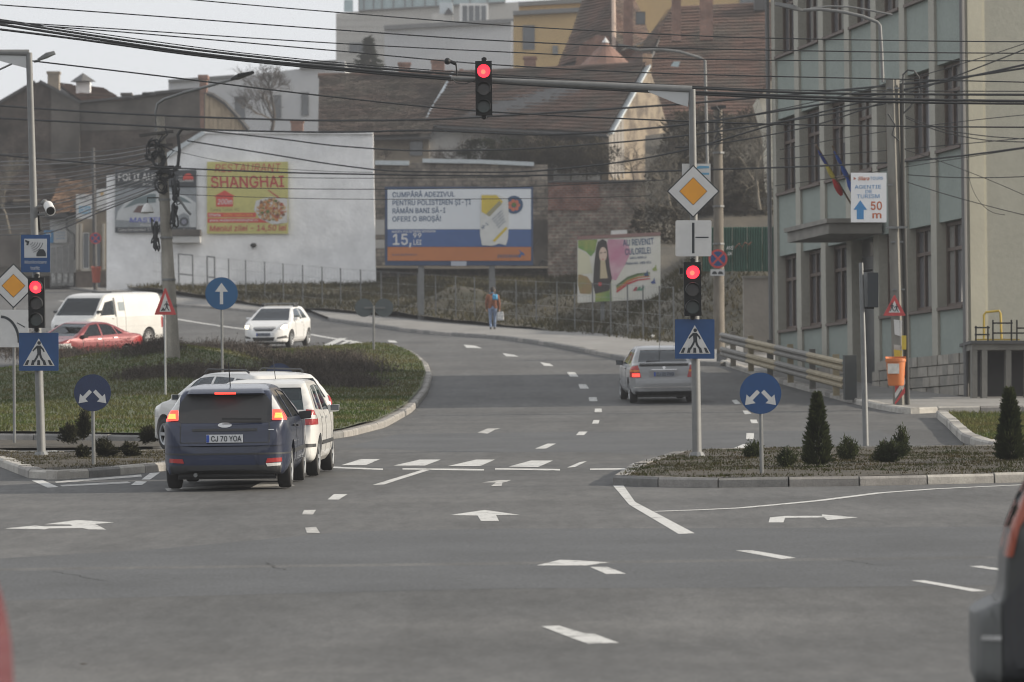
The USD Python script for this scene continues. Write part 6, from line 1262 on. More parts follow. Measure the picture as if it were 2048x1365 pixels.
for (x, y0, y1, w) in ((311, 447, 503, 4.5), (350, 352, 392, 5), (346, 405, 452, 5.5)):
    q = MB(); q.tube([P(x + 1, y0, d - .25), P(x - 1, y0 + 6, d - .27), P(x, (y0 + y1) / 2, d - .28), P(x + 1, y1 - 5, d - .27), P(x, y1, d - .25)], np.array([.3, .8, 1, .9, .4]) * w * d / F * .62, 8); q.build('cable_bundle', wirem, up)
for k in range(6): MB().tube([P(320 + rg.uniform(-12, 14), 255 + 16 * k, d - .2), P(330 + rg.uniform(-14, 20), 268 + 17 * k, d - .25), P(322 + rg.uniform(-10, 10), 290 + 16 * k, d - .2)], .022, 5).build('cable_tail', wirem, up)
MB().tube([P(349, 340, d - .2), P(356, 330, d - .2), P(359, 300, d - .2), P(356, 270, d - .2), P(364, 258, d - .2), P(380, 259, d - .2)], .05, 6).build('looped_cable', wirem, up)
for yy in (400, 476, 560, 612): o = P(np.interp(yy, [232, 735], [320, 347]), yy, d); MB().tube([o - (0, 0, .03), o + (0, 0, .03)], np.interp(yy, [232, 735], [.14, .22]) + .012, 12).build('steel_band', galv_dark, up)
MB().tube([P(356, 395, d - .3), P(374, 422, d - .3), P(382, 430, d - .3)], .04, 6).build('bracket', galv_dark, up)
bl = thing('warning_lamp', 'small white bell-shaped lamp hanging left of the concrete utility pole', 'lamp', P(295, 430, d)); o = P(295, 424, d - .2); bm = MB(); bm.mesh(trimesh.creation.revolve(np.array([(.02, .30), (.09, .26), (.15, .16), (.19, .04), (.17, .02), (.02, .08)]), sections=16), np.array([[1, 0, 0, o[0]], [0, 1, 0, o[1]], [0, 0, 1, o[2] - .05], [0, 0, 0, 1]])); bm.build('shade', white_s, bl, smooth=40); MB().tube([o + (0, 0, .22), P(295, 396, d - .2), P(318, 396, d - .1)], .02, 6).build('bracket', blackm, bl)
def lampost(name, label, pts, head, hd, d, r=.035, mat=None, hw_=.13):
    t = thing(name, label, 'street lamp', P(*pts[0], d)); MB().tube([P(x, y, d) for x, y in pts], r, 8).build('arm', mat or galv, t, smooth=50)
    (x0, y0), (x1, y1) = head; a, b = P(x0, y0, d), P(x1, y1, d); ax = (b - a) / np.linalg.norm(b - a); nrm = np.cross(ax, (0, 1, 0)); nrm = nrm if nrm[2] > 0 else -nrm
    body = hull_pts([a + ax * u + np.array([0, w, 0]) + nrm * z for u, w, z in ((0, .07, .03), (0, -.07, .03), (0, .05, -.02), (0, -.05, -.02), (.25, hw_, .07), (.25, -hw_, .07), (.2, hw_, -.03), (.2, -hw_, -.03), (np.linalg.norm(b - a), .08, .04), (np.linalg.norm(b - a), -.08, .04), (np.linalg.norm(b - a), .08, -.03), (np.linalg.norm(b - a), -.08, -.03))])
    h_ = obj('lamp_head', body, hd, t, smooth=40); return t
lampost('street_lamp', 'grey street lamp head on a long bent arm at the concrete utility pole', [(312, 262), (311, 225), (315, 208), (328, 199), (370, 185), (420, 172), (468, 158)], ((462, 160), (508, 145)), blackm, d - .2, .04, galv_dark, .34)
lampost('street_lamp', 'small dark lamp head sticking out behind the top of the left mast', [(68, 124), (80, 121)], ((76, 121), (110, 106)), galv_dark, 100, .03)
# concrete pole by the pavement, right
gp_ = G(1803, 810, .13); d = gp_[1]; cp = thing('utility_pole', 'stout ribbed concrete pole by the office block carrying the tourism sign', 'pole', P(1802, 810, d)); a, b = P(1803, 812, d), P(1785, 160, d)
MB().tube([a, a * .5 + b * .5, b], [.20, .19, .165], 4).build('shaft', M('pole_concrete_dull', (.155, .148, .13), .9, var=.25, scale=2.5, detail=7, stretch=(1, 1, .3)), cp)
for yy in (178, 206, 455, 485, 580): o = P(np.interp(yy, [160, 812], [1785, 1803]), yy, d); MB().box(o, (.285, .285, .04)).build('band', galv_dark, cp)
MB().tube([P(1815, 812, d - .1), P(1812, 600, d - .1), P(1806, 400, d - .1), P(1803, 168, d - .1)], .05, 10).build('steel_tube', M('tube_dark', (.035, .035, .033), .9), cp, smooth=50)
MB().bar(P(1772, 456, d - .2), P(1815, 455, d - .2), .05, .05).build('bracket', galv_dark, cp)
MB().tube([P(1806, 168, d - .12), P(1806, 150, d - .12), P(1815, 141, d - .12), P(1828, 142, d - .12), P(1838, 155, d - .12), P(1838, 185, d - .12), P(1820, 215, d - .12), P(1806, 228, d - .12)], .022, 6).build('looped_cable', wirem, cp)
MB().tube([P(1776, 228, d - .2), P(1790, 250, d - .2), P(1784, 270, d - .2), P(1798, 282, d - .2)], .02, 5).build('cable_tail', wirem, cp)
rw = MB(); 
for k in range(3): fpoly([(1788, 806 - 18 * k), (1808, 774 - 18 * k), (1809, 786 - 18 * k), (1789, 810 - 12 * k)], d, .19, .20 + .002 * k, MB()).build('warning_stripe', red_s if k % 2 == 0 else white_s, cp)
fpoly(rect(1802, 672, 1811, 700), d, .19, .2).build('yellow_notice', M('yellow_notice', (.45, .34, .03), .5), cp)
for k, y in enumerate((640, 690, 700)): fpoly([(1786, y), (1803, y + 2), (1801, y + 34), (1788, y + 30)], d, .186, .19 + .001 * k).build('torn_bill', [white_s, M('bill_grey', (.36, .35, .32), .8, var=.3), M('yellow_notice', (.45, .34, .03), .5)][k], cp)
tri('red-bordered children warning sign on the ribbed concrete pole', 1789, 589, 632, 23, d - .25, None, True)
t, o, w, h_ = bin_('orange litter bin with a white sticker at the ribbed concrete pole', 1772, 712, 1812, 772, d - .42, M('bin_orange', (.42, .12, .025), .5, var=.1)); fpoly(rect(1774, 728, 1797, 748), d - .42, w * .75, w * .75 + .006).build('sticker', M('sticker', (.5, .49, .45), .6, var=.15, scale=9), t)
t = thing('tourism_sign', 'white travel agency sign with a blue arrow on the ribbed concrete pole', 'sign', P(1738, 445, d - .2)); dd = d - .2
fpoly(rect(1702, 346, 1773, 445), dd, -.03, .0).build('panel', M('sign_bright', (.72, .72, .72), .5), t); fpoly(arrow2(1720.5, 439, -math.pi / 2, 38, 7, 13.5, 19), dd, .002, .005).build('arrow', M('agency_blue', (.045, .20, .42), .5), t)
lw = MB(); [text(lw, s, x, y, hh, dd, .003, w, False) for s, x, y, hh, w in (('AGENTIE', 1709, 378, 7, 53), ('DE', 1730, 387, 6.5, 14), ('TURISM', 1713, 397, 7.5, 46), ('TOURS', 1740, 360, 6, 26))]; lw.build('lettering', M('agency_blue', (.045, .20, .42), .5), t, kind='stuff')
lw = MB(); text(lw, '50', 1740, 420, 16, dd, .003, 24); text(lw, 'm', 1743, 437, 13, dd, .003, 20); text(lw, 'Silara', 1715, 361, 7, dd, .003, 23, True, .25); text(lw, '»', 1706, 360, 6, dd, .003, 6); lw.build('lettering', M('agency_rust', (.42, .10, .03), .5), t, kind='stuff')
MB().bar(P(1773, 370, dd + .05), P(1786, 370, dd + .05), .04, .04).build('bracket', galv, t)
lampost('street_lamp', 'large street lamp head on a curved double arm above the ribbed concrete pole', [(1766, 165), (1763, 100), (1760, 52), (1755, 45), (1725, 33), (1685, 24), (1640, 19), (1605, 21)], ((1606, 22), (1550, 8)), galv, d - .1, .04)
t = thing('lamp_arm', 'thin second lamp arm curving over behind the large street lamp', 'street lamp', P(1760, 30, d)); MB().tube([P(x, y, d + .15) for x, y in ((1620, 17), (1660, 13), (1700, 14), (1745, 22), (1785, 30))], .022, 8).build('arm', galv, t, smooth=50)
# post with a signal head seen from behind
gp_ = G(1732, 895, .0); d = gp_[1]; t = thing('signal_post', 'slim grey post with the back of a dark signal head, right of the silver hatchback', 'post', gp_); MB().tube([P(1732, 897, d), P(1727, 700, d), P(1722, 526, d)], [.055, .05, .04], 10).build('post', galv_dark, t, smooth=50)
o = MB(); fpoly(rect(1735, 546, 1756, 615), d, -.14, .08).build('signal_back', M('signal_back', (.02, .025, .03), .5), t); b = MB(); b.bar(P(1720, 543, d), P(1745, 541, d), .04, .04); b.bar(P(1722, 616, d), P(1748, 616, d), .04, .04); b.build('bracket', blackm, t, kind='stuff')
fpoly(rect(1721, 545, 1735, 615), d + .3, -.1, .0).build('backing_panel', M('signal_side', (.15, .16, .165), .6), t)
# far pole behind the right mast
d = 143.0; t = pole('utility_pole', 'brown concrete pole with a dark top bundle behind the right mast', 'pole', 1438, 704, 1436, 215, d, .20, .14, M('pole_brown', (.13, .115, .095), .9, var=.25, stretch=(1, 1, .3))); m = MB()
for k in range(10): m.tube([P(1430 + rg.uniform(-8, 22), 212 + 7 * k, d - .2), P(1440 + rg.uniform(-10, 10), 222 + 7 * k, d - .22), P(1432 + rg.uniform(-6, 12), 236 + 7 * k, d - .2)], .03, 5)
m.bar(P(1422, 217, d - .1), P(1452, 214, d - .1), .1, .1); m.build('cable_bundle', wirem, t, kind='stuff')
for yy in (308, 415, 490): o = P(1437, yy, d); MB().tube([o, o + (0, 0, .06)], .2, 10).build('band', galv_dark, t)
nostop('no-stopping sign on the brown pole beside the green fence', 1436, 518, 19, d - .25); t = thing('sign_plate', 'small white plate with symbols under the no-stopping sign by the green fence', 'road sign', P(1435, 552, d)); fpoly(rect(1421, 539, 1449, 552), d - .25, -.01, 0).build('panel', M('sign_pale', (.42, .43, .44), .5), t)
for x in (1424, 1436): fpoly([(x, 549), (x, 546), (x + 3, 543), (x + 7, 543), (x + 10, 546), (x + 10, 549)], d - .25, .002, .004).build('car_symbol', black_s, t)
lampost('street_lamp', 'grey street lamp on a curved arm in front of the red tiled roof', [(1415, 330), (1410, 122), (1400, 116), (1360, 104), (1320, 99), (1282, 101)], ((1282, 102), (1236, 90)), galv, 150, .05)
lw = None

# ---------------------------------------------------------------- overhead cables
def smoothline(pts, n=40):
    pts = np.asarray(pts, float); t = np.r_[0, np.cumsum(np.hypot(*np.diff(pts, axis=0).T))]; ip = PchipInterpolator(t, pts) if len(pts) > 2 else None
    q = np.linspace(0, t[-1], n); return ip(q) if ip is not None else np.column_stack([np.interp(q, t, pts[:, 0]), np.interp(q, t, pts[:, 1])])
def cable(label, pts, r, d0=76.0, d1=None, mat=None, group=None):
    s = smoothline(pts); dd = np.full(len(s), d0) if d1 is None else np.interp(s[:, 0], [pts[0][0], pts[-1][0]], [d0, d1])
    mb = MB(); mb.tube([P(x, y, q) for (x, y), q in zip(s, dd)], r, 6); t = mb.build('overhead_cable', mat or wirem, None, smooth=True, label=label, cat='cable', group=group or 'overhead cables'); return t
cable('topmost thin overhead cable, entering from the top edge left of the grey block', [(300, -8), (672, 25), (1100, 57), (1550, 77), (2100, 84)], .011)
cable('second thin overhead cable from the top, crossing the sky from the left edge', [(-60, 6), (300, 32), (672, 60), (1000, 82), (1400, 98), (2100, 107)], .012)
cable('third thin overhead cable, splitting from the thick bundle in the sky', [(-60, 40), (150, 53), (672, 87), (1000, 104), (1350, 118), (1700, 122), (2100, 122)], .011)
cable('fourth thin overhead cable, passing the top of the hanging signal', [(-60, 42), (150, 57), (672, 102), (990, 130), (1350, 148), (1760, 158), (2100, 166)], .012)
cable('upper strand of the thick overhead cable bundle', [(-60, 32), (150, 66), (400, 101), (672, 130), (960, 152), (1400, 177), (1700, 188), (2100, 190)], .022, 74)
cable('middle strand of the thick overhead cable bundle', [(-60, 40), (150, 72), (400, 108), (672, 136), (960, 160), (1400, 185), (1800, 199), (2100, 203)], .026, 74.3)
cable('lower strand of the thick overhead cable bundle', [(-60, 52), (150, 78), (400, 112), (672, 140), (960, 164), (1400, 189), (1800, 205), (2100, 208)], .022, 74.6)
cable('thin strand just above the thick overhead cable bundle', [(-60, 30), (200, 68), (500, 108), (800, 136), (1200, 162), (1600, 181), (2100, 183)], .010, 74.8)
cable('lone cable from the left mast to beneath the hanging signal', [(-60, 108), (300, 150), (672, 195), (950, 222), (1300, 240), (1600, 250), (2100, 255)], .015, 78)
DRK = [('dark sagging cable under the hanging signal, rising to the ribbed concrete pole', [(-60, 207), (250, 228), (500, 238), (672, 242), (850, 240), (1000, 232), (1300, 213), (1600, 188), (1900, 158), (2100, 128)], .028),
       ('dark sagging cable along the top of the white gable wall', [(-60, 234), (250, 250), (480, 262), (672, 265), (850, 261), (950, 265), (1080, 270), (1300, 257), (1560, 222), (1780, 185), (2100, 118)], .028),
       ('cable dipping across the white gable wall above the posters', [(330, 255), (560, 278), (672, 292), (850, 302), (1000, 300), (1200, 288), (1350, 274), (1600, 238), (1785, 205)], .022),
       ('lower cable dipping across the white gable wall, over the yellow poster', [(375, 282), (560, 312), (672, 330), (800, 343), (1000, 345), (1200, 330), (1350, 305), (1560, 246), (1785, 190)], .022),
       ('nearly level cable across the top of both wall posters', [(-60, 304), (300, 334), (672, 348), (1000, 352), (1350, 342), (1770, 326), (2100, 288)], .024)]
for lb, pts, r in DRK: cable(lb, pts, r, 122, 103)
for k, (pts, r) in enumerate([([(330, 350), (745, 357), (1060, 354)], .010), ([(330, 372), (745, 379), (1330, 360)], .012), ([(330, 388), (745, 399), (1300, 392)], .010), ([(340, 300), (560, 338), (745, 345)], .008)]): cable(['hair-thin cable just under the lettering of the grey poster', 'thin cable across the arrow of the yellow poster and over the large billboard', 'thin cable across the middle of the yellow poster', 'hair-thin cable slanting down to the yellow poster'][k], pts, r, 122, 118)
rl = [[(1350, 296), (1600, 258), (1780, 200), (2100, 78)], [(1420, 245), (1780, 168), (2100, 70)], [(1560, 300), (1780, 262), (2100, 226)], [(1560, 318), (1790, 300), (2100, 272)], [(1810, 232), (1900, 262), (2000, 275), (2100, 280)], [(1812, 236), (1900, 268), (2000, 283), (2100, 285)], [(1815, 350), (1950, 356), (2100, 350)], [(1815, 365), (1930, 400), (2100, 442)], [(1810, 300), (1900, 330), (2100, 415)], [(1935, 320), (1985, 425), (2010, 430)], [(1550, 372), (1700, 352), (1900, 320), (2100, 290)]]
for k, pts in enumerate(rl): cable(['cable rising steeply to the top right corner above the ribbed concrete pole', 'thin cable from the red roof up to the top of the ribbed concrete pole', 'thin cable across the middle windows of the office block', 'lower thin cable across the middle windows of the office block', 'upper of two twisted cables sagging right of the ribbed concrete pole', 'lower of two twisted cables sagging right of the ribbed concrete pole', 'level cable across the cream end wall', 'cable sloping down across the cream end wall', 'long thin cable sloping across the blue-green panels to the cream wall', 'short hanging cable on the cream end wall', 'thin cable passing above the tourism sign'][k], pts, [.018, .012, .011, .012, .014, .014, .013, .011, .009, .008, .010][k], 102.6 + .05 * k)
rg = random.Random(12); ORD = 'first second third fourth fifth sixth seventh eighth ninth tenth eleventh twelfth thirteenth fourteenth fifteenth sixteenth'.split()
for k in range(16):
    y1 = 288 + 6 * k + rg.uniform(-3, 3); y0 = 300 + 11 * k + rg.uniform(-6, 6)
    pts = [(-60, y0 + 8), (80, y0 + 4 + rg.uniform(-2, 3)), (200, y0 * .45 + y1 * .55 + 9), (318, y1)]
    cable(ORD[k] + ' slack drop cable from the top, running left from the cluttered utility pole', pts, rg.choice([.013, .016, .02]), 150, 122, wirem2 if k % 3 else wirem, 'slack cables left of the cluttered utility pole')
# ---------------------------------------------------------------- plants
bark = M('bark', (.062, .052, .043), .9, var=.3, scale=6); bark2 = M('bark_pale', (.13, .115, .09), .9, var=.3, scale=6)
def bare(seed, base, h, spread=.5, levels=5, r0=.09, split=(3, 4), up=.25, n=3, trunk=.35):
    rg = np.random.default_rng(seed); tr, br = MB(), MB()
    def grow(p, d, L, r, lv):
        pts = [p]
        for s in range(3):
            d = d + rg.normal(0, .13, 3) + np.array([0, 0, up * .12]); d = d / np.linalg.norm(d); pts.append(pts[-1] + d * L / 3)
        (tr if lv == levels else br).tube(pts, np.linspace(r, r * .55, 4), 7 if lv == levels else n, False)
        if lv > 0:
            for k in range(rg.integers(split[0], split[1] + 1)):
                t = rg.uniform(.35, 1); i = min(2, int(t * 3)); q = pts[i] + (pts[i + 1] - pts[i]) * (t * 3 - i)
                nd = d + rg.normal(0, spread, 3); nd[2] += up; nd /= np.linalg.norm(nd); grow(q, nd, L * rg.uniform(.55, .85), r * .55, lv - 1)
    grow(np.asarray(base, float), np.array([0, 0, 1.0]), h * trunk, r0, levels); return tr, br
def bare_tree(name, label, cat, seed, base, h, mat=None, group=None, **k):
    tr, br = bare(seed, base, h, **k); t = thing(name, label, cat, base, group); tr.build('trunk', mat or bark, t); br.build('branches', mat or bark, t); return t
bare_tree('bare_tree', 'tall leafless tree in front of the long pale building', 'tree', 3, P(541, 275, 296), 7.0, up=.18, spread=.6, r0=.15, levels=5, trunk=.36, split=(4, 5))
sh = [(905, 345, 237, 3.0), (960, 340, 236, 3.4), (1010, 345, 237, 3.0), (1070, 340, 235.5, 3.6), (1130, 345, 234.5, 3.2), (1185, 350, 234, 3.2), (880, 338, 236, 2.0), (770, 330, 238, 1.8), (1268, 362, 234, 3.0)]
ev = leafmat('evergreen_dark', (.012, .016, .010), (.035, .040, .024), 1.5); brn = leafmat('dead_leaf', (.05, .036, .028), (.11, .08, .06), 1.2); brushm = leafmat('brush', (.030, .027, .02), (.07, .062, .045), .8)
def blob(rg, c, rx, ry, rz, n, s, up=.0):
    u = rg.normal(0, 1, (n, 3)); u /= np.linalg.norm(u, axis=1, keepdims=True); rr = rg.uniform(.25, 1, n) ** .5
    p = np.asarray(c) + u * rr[:, None] * np.array([rx, ry, rz]); p = p + (meshkit.noise(p * 1.6)[:, None] - .5) * np.array([rx, ry, rz]) * .8
    a = rg.normal(0, 1, (n, 3)); a[:, 2] += up; a /= np.linalg.norm(a, axis=1, keepdims=True); b = np.cross(a, rg.normal(0, 1, (n, 3))); b /= np.linalg.norm(b, axis=1, keepdims=True)
    sz = s * rg.uniform(.5, 1.4, n)[:, None]; v = np.stack([p - b * sz * .35, p + b * sz * .35, p + a * sz * 1.3], 1); return v.reshape(-1, 3), np.arange(3 * n).reshape(-1, 3)
for k, (x, y, d, h) in enumerate(sh):
    t = bare_tree('bare_shrub', ['leafless shrub', 'tangled dark shrub', 'tall leafless shrub'][k % 3] + ' above the rubble wall, ' + ['beside the white house front', 'left of the hanging signal line', 'right of the hanging signal line', 'in the middle of the row', 'near the pale shed', 'below the peeling gable', 'at the left of the row', 'above the left end of the wall', 'over the red brick wall under the peeling gable'][k], 'shrub', 20 + k, P(x, y, d), h, up=.1, spread=.8, r0=.05, levels=4, split=(4, 5), trunk=.32)
    rg = np.random.default_rng(k)
    if k < 6 and k != 0: obj('foliage', blob(rg, P(x, y - 32, d), 1.25, .7, .95, 2600, .11), ev if k in (1, 2) else brushm, t, kind='stuff')
# overgrown bank between brick wall and office block
em = MB(); gx, gy = np.linspace(1290, 1640, 24), np.linspace(0, 1, 18); V = []
for x in gx:
    for q in gy:
        y = 590 - q * 330 - (x - 1310) * .10 * q; p = P(x, y, 182 + 48 * q); p = p + np.array([0, 1, 1]) * (meshkit.fbm(p * .35, 4) - .5) * 1.6; V.append(p)
i, j = np.meshgrid(np.arange(23), np.arange(17), indexing='ij'); obj('embankment', (np.array(V), np.stack([i * 18 + j, (i + 1) * 18 + j, (i + 1) * 18 + j + 1, i * 18 + j + 1], -1).reshape(-1, 4)), hillm, smooth=True, kind='structure')
rg0 = np.random.default_rng(77)
rank = np.argsort(np.argsort([1322 + (k * 73) % 235 for k in range(13)]))
for k in range(13):
    x, y = 1322 + (k * 73) % 235, 470 - (k * 47) % 190; d = 182 + 48 * np.clip((590 - y) / 330, 0, 1) - 2
    t = bare_tree('bare_shrub', ORD[rank[k]] + ' brown leafless shrub from the left on the bank behind the right mast', 'shrub', 60 + k, P(x, y + 14, d), rg0.uniform(2.8, 4.6), mat=bark2 if k % 3 == 0 else bark, group='shrubs on the overgrown bank', up=.15, spread=.75, r0=.06, levels=4, split=(4, 5), trunk=.34)
    obj('foliage', blob(np.random.default_rng(k + 5), P(x, y - 25, d), 1.5, .8, 1.1, 1700, .13), brushm, t, kind='stuff')
bare_tree('bare_tree', 'leafless tree in front of the far corner gable, left of the office block', 'tree', 9, P(1520, 420, 196), 5.5, mat=bark2, up=.3, spread=.5, r0=.08, levels=5, trunk=.36)
bare_tree('bare_tree', 'leafless tree between the brown pole and the peeling gable', 'tree', 14, P(1345, 470, 200), 5.5, mat=bark2, up=.3, spread=.5, r0=.08, levels=5, trunk=.36)
bare_tree('bare_tree', 'pale leafless tree at the left edge below the brick house', 'tree', 15, P(20, 470, 228), 5.0, mat=bark2, up=.25, spread=.55, r0=.08, levels=5, trunk=.36)
# distant fir
def conifer(name, label, base, h, w, seed, n, s, mat, cat='conifer', shape=1.0, layers=0, group=None):
    rg = np.random.default_rng(seed); t = thing(name, label, cat, base, group); base = np.asarray(base, float)
    MB().tube([base - (0, 0, .1), base + (0, 0, h * .9)], [w * .08, w * .02], 6).build('trunk', bark, t)
    q = rg.uniform(0.0, 1, n); env = w / 2 * np.clip((1 - q) ** shape, 0, 1) * np.clip(q / .08 + .55, 0, 1)
    if layers: env = env * (.65 + .5 * ((q * layers) % 1 < .5) * rg.uniform(.6, 1, n))
    a = rg.uniform(0, 6.283, n); rr = env * np.sqrt(rg.uniform(.25, 1, n)) * (.45 + 1.05 * meshkit.fbm(np.column_stack([np.cos(a) * 2.2, np.sin(a) * 2.2, q * 8]), 3, seed))
    p = base + np.column_stack([rr * np.cos(a), rr * np.sin(a), q * h + .02]); o = np.column_stack([np.cos(a), np.sin(a), np.full(n, .9 if not layers else -.1)]) + rg.normal(0, .35, (n, 3)); o /= np.linalg.norm(o, axis=1, keepdims=True)
    b = np.cross(o, rg.normal(0, 1, (n, 3))); b /= np.linalg.norm(b, axis=1, keepdims=True); sz = s * rg.uniform(.5, 1.4, n)[:, None]
    v = np.stack([p - b * sz * .3, p + b * sz * .3, p + o * sz * 1.4], 1); obj('crown', (v.reshape(-1, 3), np.arange(3 * n).reshape(-1, 3)), mat, t); return t
thuja = leafmat('thuja', (.016, .024, .011), (.05, .058, .026), 2.5)
conifer('fir_tree', 'small dark fir in front of the modern grey block', P(738, 150, 345), 3.0, 2.6, 1, 1100, .30, ev, 'tree', 1.1, 6)
gg = lambda x, y: G(x, y, .14)
conifer('thuja', 'slim dark upright conifer in the middle of the right island', gg(1636, 931), 1.04, .44, 2, 4200, .055, thuja, 'conifer', .75)
conifer('thuja', 'dark upright conifer at the right edge of the right island', gg(2020, 922), 1.06, .45, 3, 4500, .055, thuja, 'conifer', .7)
def spiky(name, label, x, y, w, h, seed, n=1600, mat=None):
    b = gg(x, y); rg = np.random.default_rng(seed); t = thing(name, label, 'shrub', b)
    tw = MB()
    for k in range(26):
        a = rg.uniform(0, 6.28); e = rg.uniform(.25, 1.35); L = rg.uniform(.5, 1.0); tip = b + np.array([math.cos(a) * math.cos(e) * w / 2, math.sin(a) * math.cos(e) * w / 2, math.sin(e) * h]) * L
        tw.tube([b, (b + tip) / 2 + (0, 0, .05), tip], [.012, .008, .004], 4, False)
        m = n // 26; q = rg.uniform(.25, 1.02, m)[:, None]; p = b * (1 - q) + tip * q + rg.normal(0, .028, (m, 3)); o = (tip - b) / np.linalg.norm(tip - b) + rg.normal(0, .6, (m, 3)); o /= np.linalg.norm(o, axis=1, keepdims=True); bb = np.cross(o, rg.normal(0, 1, (m, 3))); bb /= np.linalg.norm(bb, axis=1, keepdims=True); s = .035 * rg.uniform(.5, 1.5, m)[:, None]
        v = np.stack([p - bb * s * .3, p + bb * s * .3, p + o * s * 1.5], 1).reshape(-1, 3); L_all = spiky.acc; L_all.append(v)
    v = np.concatenate(spiky.acc); spiky.acc = []; tw.build('twigs', bark, t); obj('foliage', (v, np.arange(len(v)).reshape(-1, 3)), mat or thuja, t, kind='stuff')
spiky.acc = []
dk = leafmat('dark_juniper', (.014, .016, .010), (.042, .040, .024), 2.5)
for a in [('juniper', 'small spreading juniper left of the upright conifer, behind the round sign', 1505, 916, .42, .26, 1), ('juniper', 'round juniper just left of the upright conifer', 1575, 933, .38, .28, 2), ('juniper', 'light green juniper just right of the upright conifer', 1697, 918, .46, .40, 3), ('juniper', 'wide dark juniper on the right island below the slim signal post', 1775, 924, .62, .36, 4, 2600), ('juniper', 'taller wispy juniper beside the wide dark one on the right island', 1805, 912, .36, .50, 5),
          ('juniper', 'low dark juniper under the left round sign', 210, 912, .55, .32, 6, 2600, dk), ('juniper', 'small dark juniper right of the left round sign', 262, 912, .42, .24, 7, 1600, dk), ('juniper', 'tiny dark juniper left of the left round sign post', 165, 914, .30, .18, 8, 1200, dk)]: spiky(*a)
for a in [('juniper', 'dark bush at the grass edge left of the left round sign', 140, 884, .55, .36, 11, 2200, dk), ('juniper', 'upright brownish bush behind the left round sign', 168, 880, .42, .75, 12, 2000, dk), ('juniper', 'dark bush at the grass edge in front of the white estate', 296, 884, .5, .34, 13, 2000, dk)]: spiky(*a)
# low barberry beds on the grass island
barb = leafmat('barberry', (.030, .024, .021), (.070, .055, .045), 2.0)
def on_island(px, py):
    g = G(px, py)
    for _ in range(12): g = G(px, py, float(mound(np.array([g[0]]), np.array([g[1]]))[0]))
    return g
beds = [(140, 705, 1.9, .36), (228, 706, 1.6, .34), (300, 703, 1.0, .34), (390, 704, 1.5, .34), (455, 702, 1.3, .34), (295, 752, 1.0, .22), (385, 754, 1.6, .26), (475, 752, 1.5, .26), (545, 718, 1.0, .30), (605, 742, 1.3, .36), (665, 722, 1.3, .40), (705, 742, 1.1, .42), (645, 768, 1.2, .34), (712, 772, .8, .34), (530, 770, .9, .24), (30, 714, 1.4, .34)]
nm = ['at the left crest beside the left mast', 'in front of the red saloon', 'in front of the white van', 'right of the concrete utility pole', 'at the crest left of the roof-rack hatchback', 'on the slope left of the concrete utility pole', 'on the slope below the concrete utility pole', 'on the slope by the upward arrow sign', 'below the roof-rack hatchback', 'above the small blue disc', 'below the painted hatching', 'at the island tip near the paired signs', 'low on the slope right of the small blue disc', 'lowest at the right end of the slope', 'behind the white estate roof', 'at the left edge of the grass']
for k, (x, y, w, h) in enumerate(beds):
    g = on_island(x, y); rg = np.random.default_rng(100 + k); t = thing('barberry_bed', 'low brown leafless barberry shrubs ' + nm[k], 'shrub', g)
    n = int(1500 * w); px_, py_ = rg.normal(0, w * .42, n), rg.normal(0, .8, n); z = ZG(g[1] + py_) + mound(g[0] + px_, g[1] + py_) ; hh = h * rg.uniform(.35, 1.15, n) * (.5 + .9 * meshkit.noise(np.column_stack([px_ * 2, py_ * 1.5, 0 * px_]), k))
    a = rg.uniform(0, 3.14, n); wd = .013; lx = rg.normal(0, .16, n); ly = rg.normal(0, .16, n); X, Y = g[0] + px_, g[1] + py_
    v = np.stack([np.column_stack([X - np.cos(a) * wd, Y - np.sin(a) * wd, z - .02]), np.column_stack([X + np.cos(a) * wd, Y + np.sin(a) * wd, z - .02]), np.column_stack([X + lx, Y + ly, z + hh])], 1).reshape(-1, 3)
    obj('twigs', (v, np.arange(3 * n).reshape(-1, 3)), bark, t, kind='stuff')
    m = int(2300 * w); u = rg.uniform(.15, 1, m); s_ = rg.integers(0, n, m); base = np.column_stack([X[s_] + lx[s_] * u, Y[s_] + ly[s_] * u, z[s_] + hh[s_] * u]) + rg.normal(0, .02, (m, 3)); o = rg.normal(0, 1, (m, 3)); o /= np.linalg.norm(o, axis=1, keepdims=True); bb = np.cross(o, rg.normal(0, 1, (m, 3))); bb /= np.linalg.norm(bb, axis=1, keepdims=True); s = .04 * rg.uniform(.5, 1.3, m)[:, None]
    v = np.stack([base - bb * s * .5, base + bb * s * .5, base + o * s], 1).reshape(-1, 3); obj('leaves', (v, np.arange(len(v)).reshape(-1, 3)), barb, t, kind='stuff')
# litter
for k, (x, y, s, lab) in enumerate([(10, 714, .16, 'crumpled white paper on the grass by the left edge'), (168, 1331, .045, 'small dry leaf on the road in the foreground'), (938, 642, .18, 'white scrap on the far pavement edge left of the pedestrian'), (1132, 655, .14, 'pale scrap at the fence foot left of the fashion billboard'), (1228, 660, .25, 'larger pale scrap in the weeds below the fashion billboard'), (1305, 676, .2, 'pale scrap in the weeds behind the silver hatchback')]):
    g = on_island(x, y) if x < 60 else G(x, y, .02 if y > 900 else .16); m = trimesh.creation.icosphere(1, s * .5); rg = np.random.default_rng(k); v = np.array(m.vertices) * (1 + rg.uniform(-.4, .4, (len(m.vertices), 1))) * np.array([1.2, 1, .6 if y < 900 else .15]) + g + (0, 0, s * .2)
    obj('litter', (v, m.faces), white_s if k != 1 else brn, None, label=lab, cat='litter')
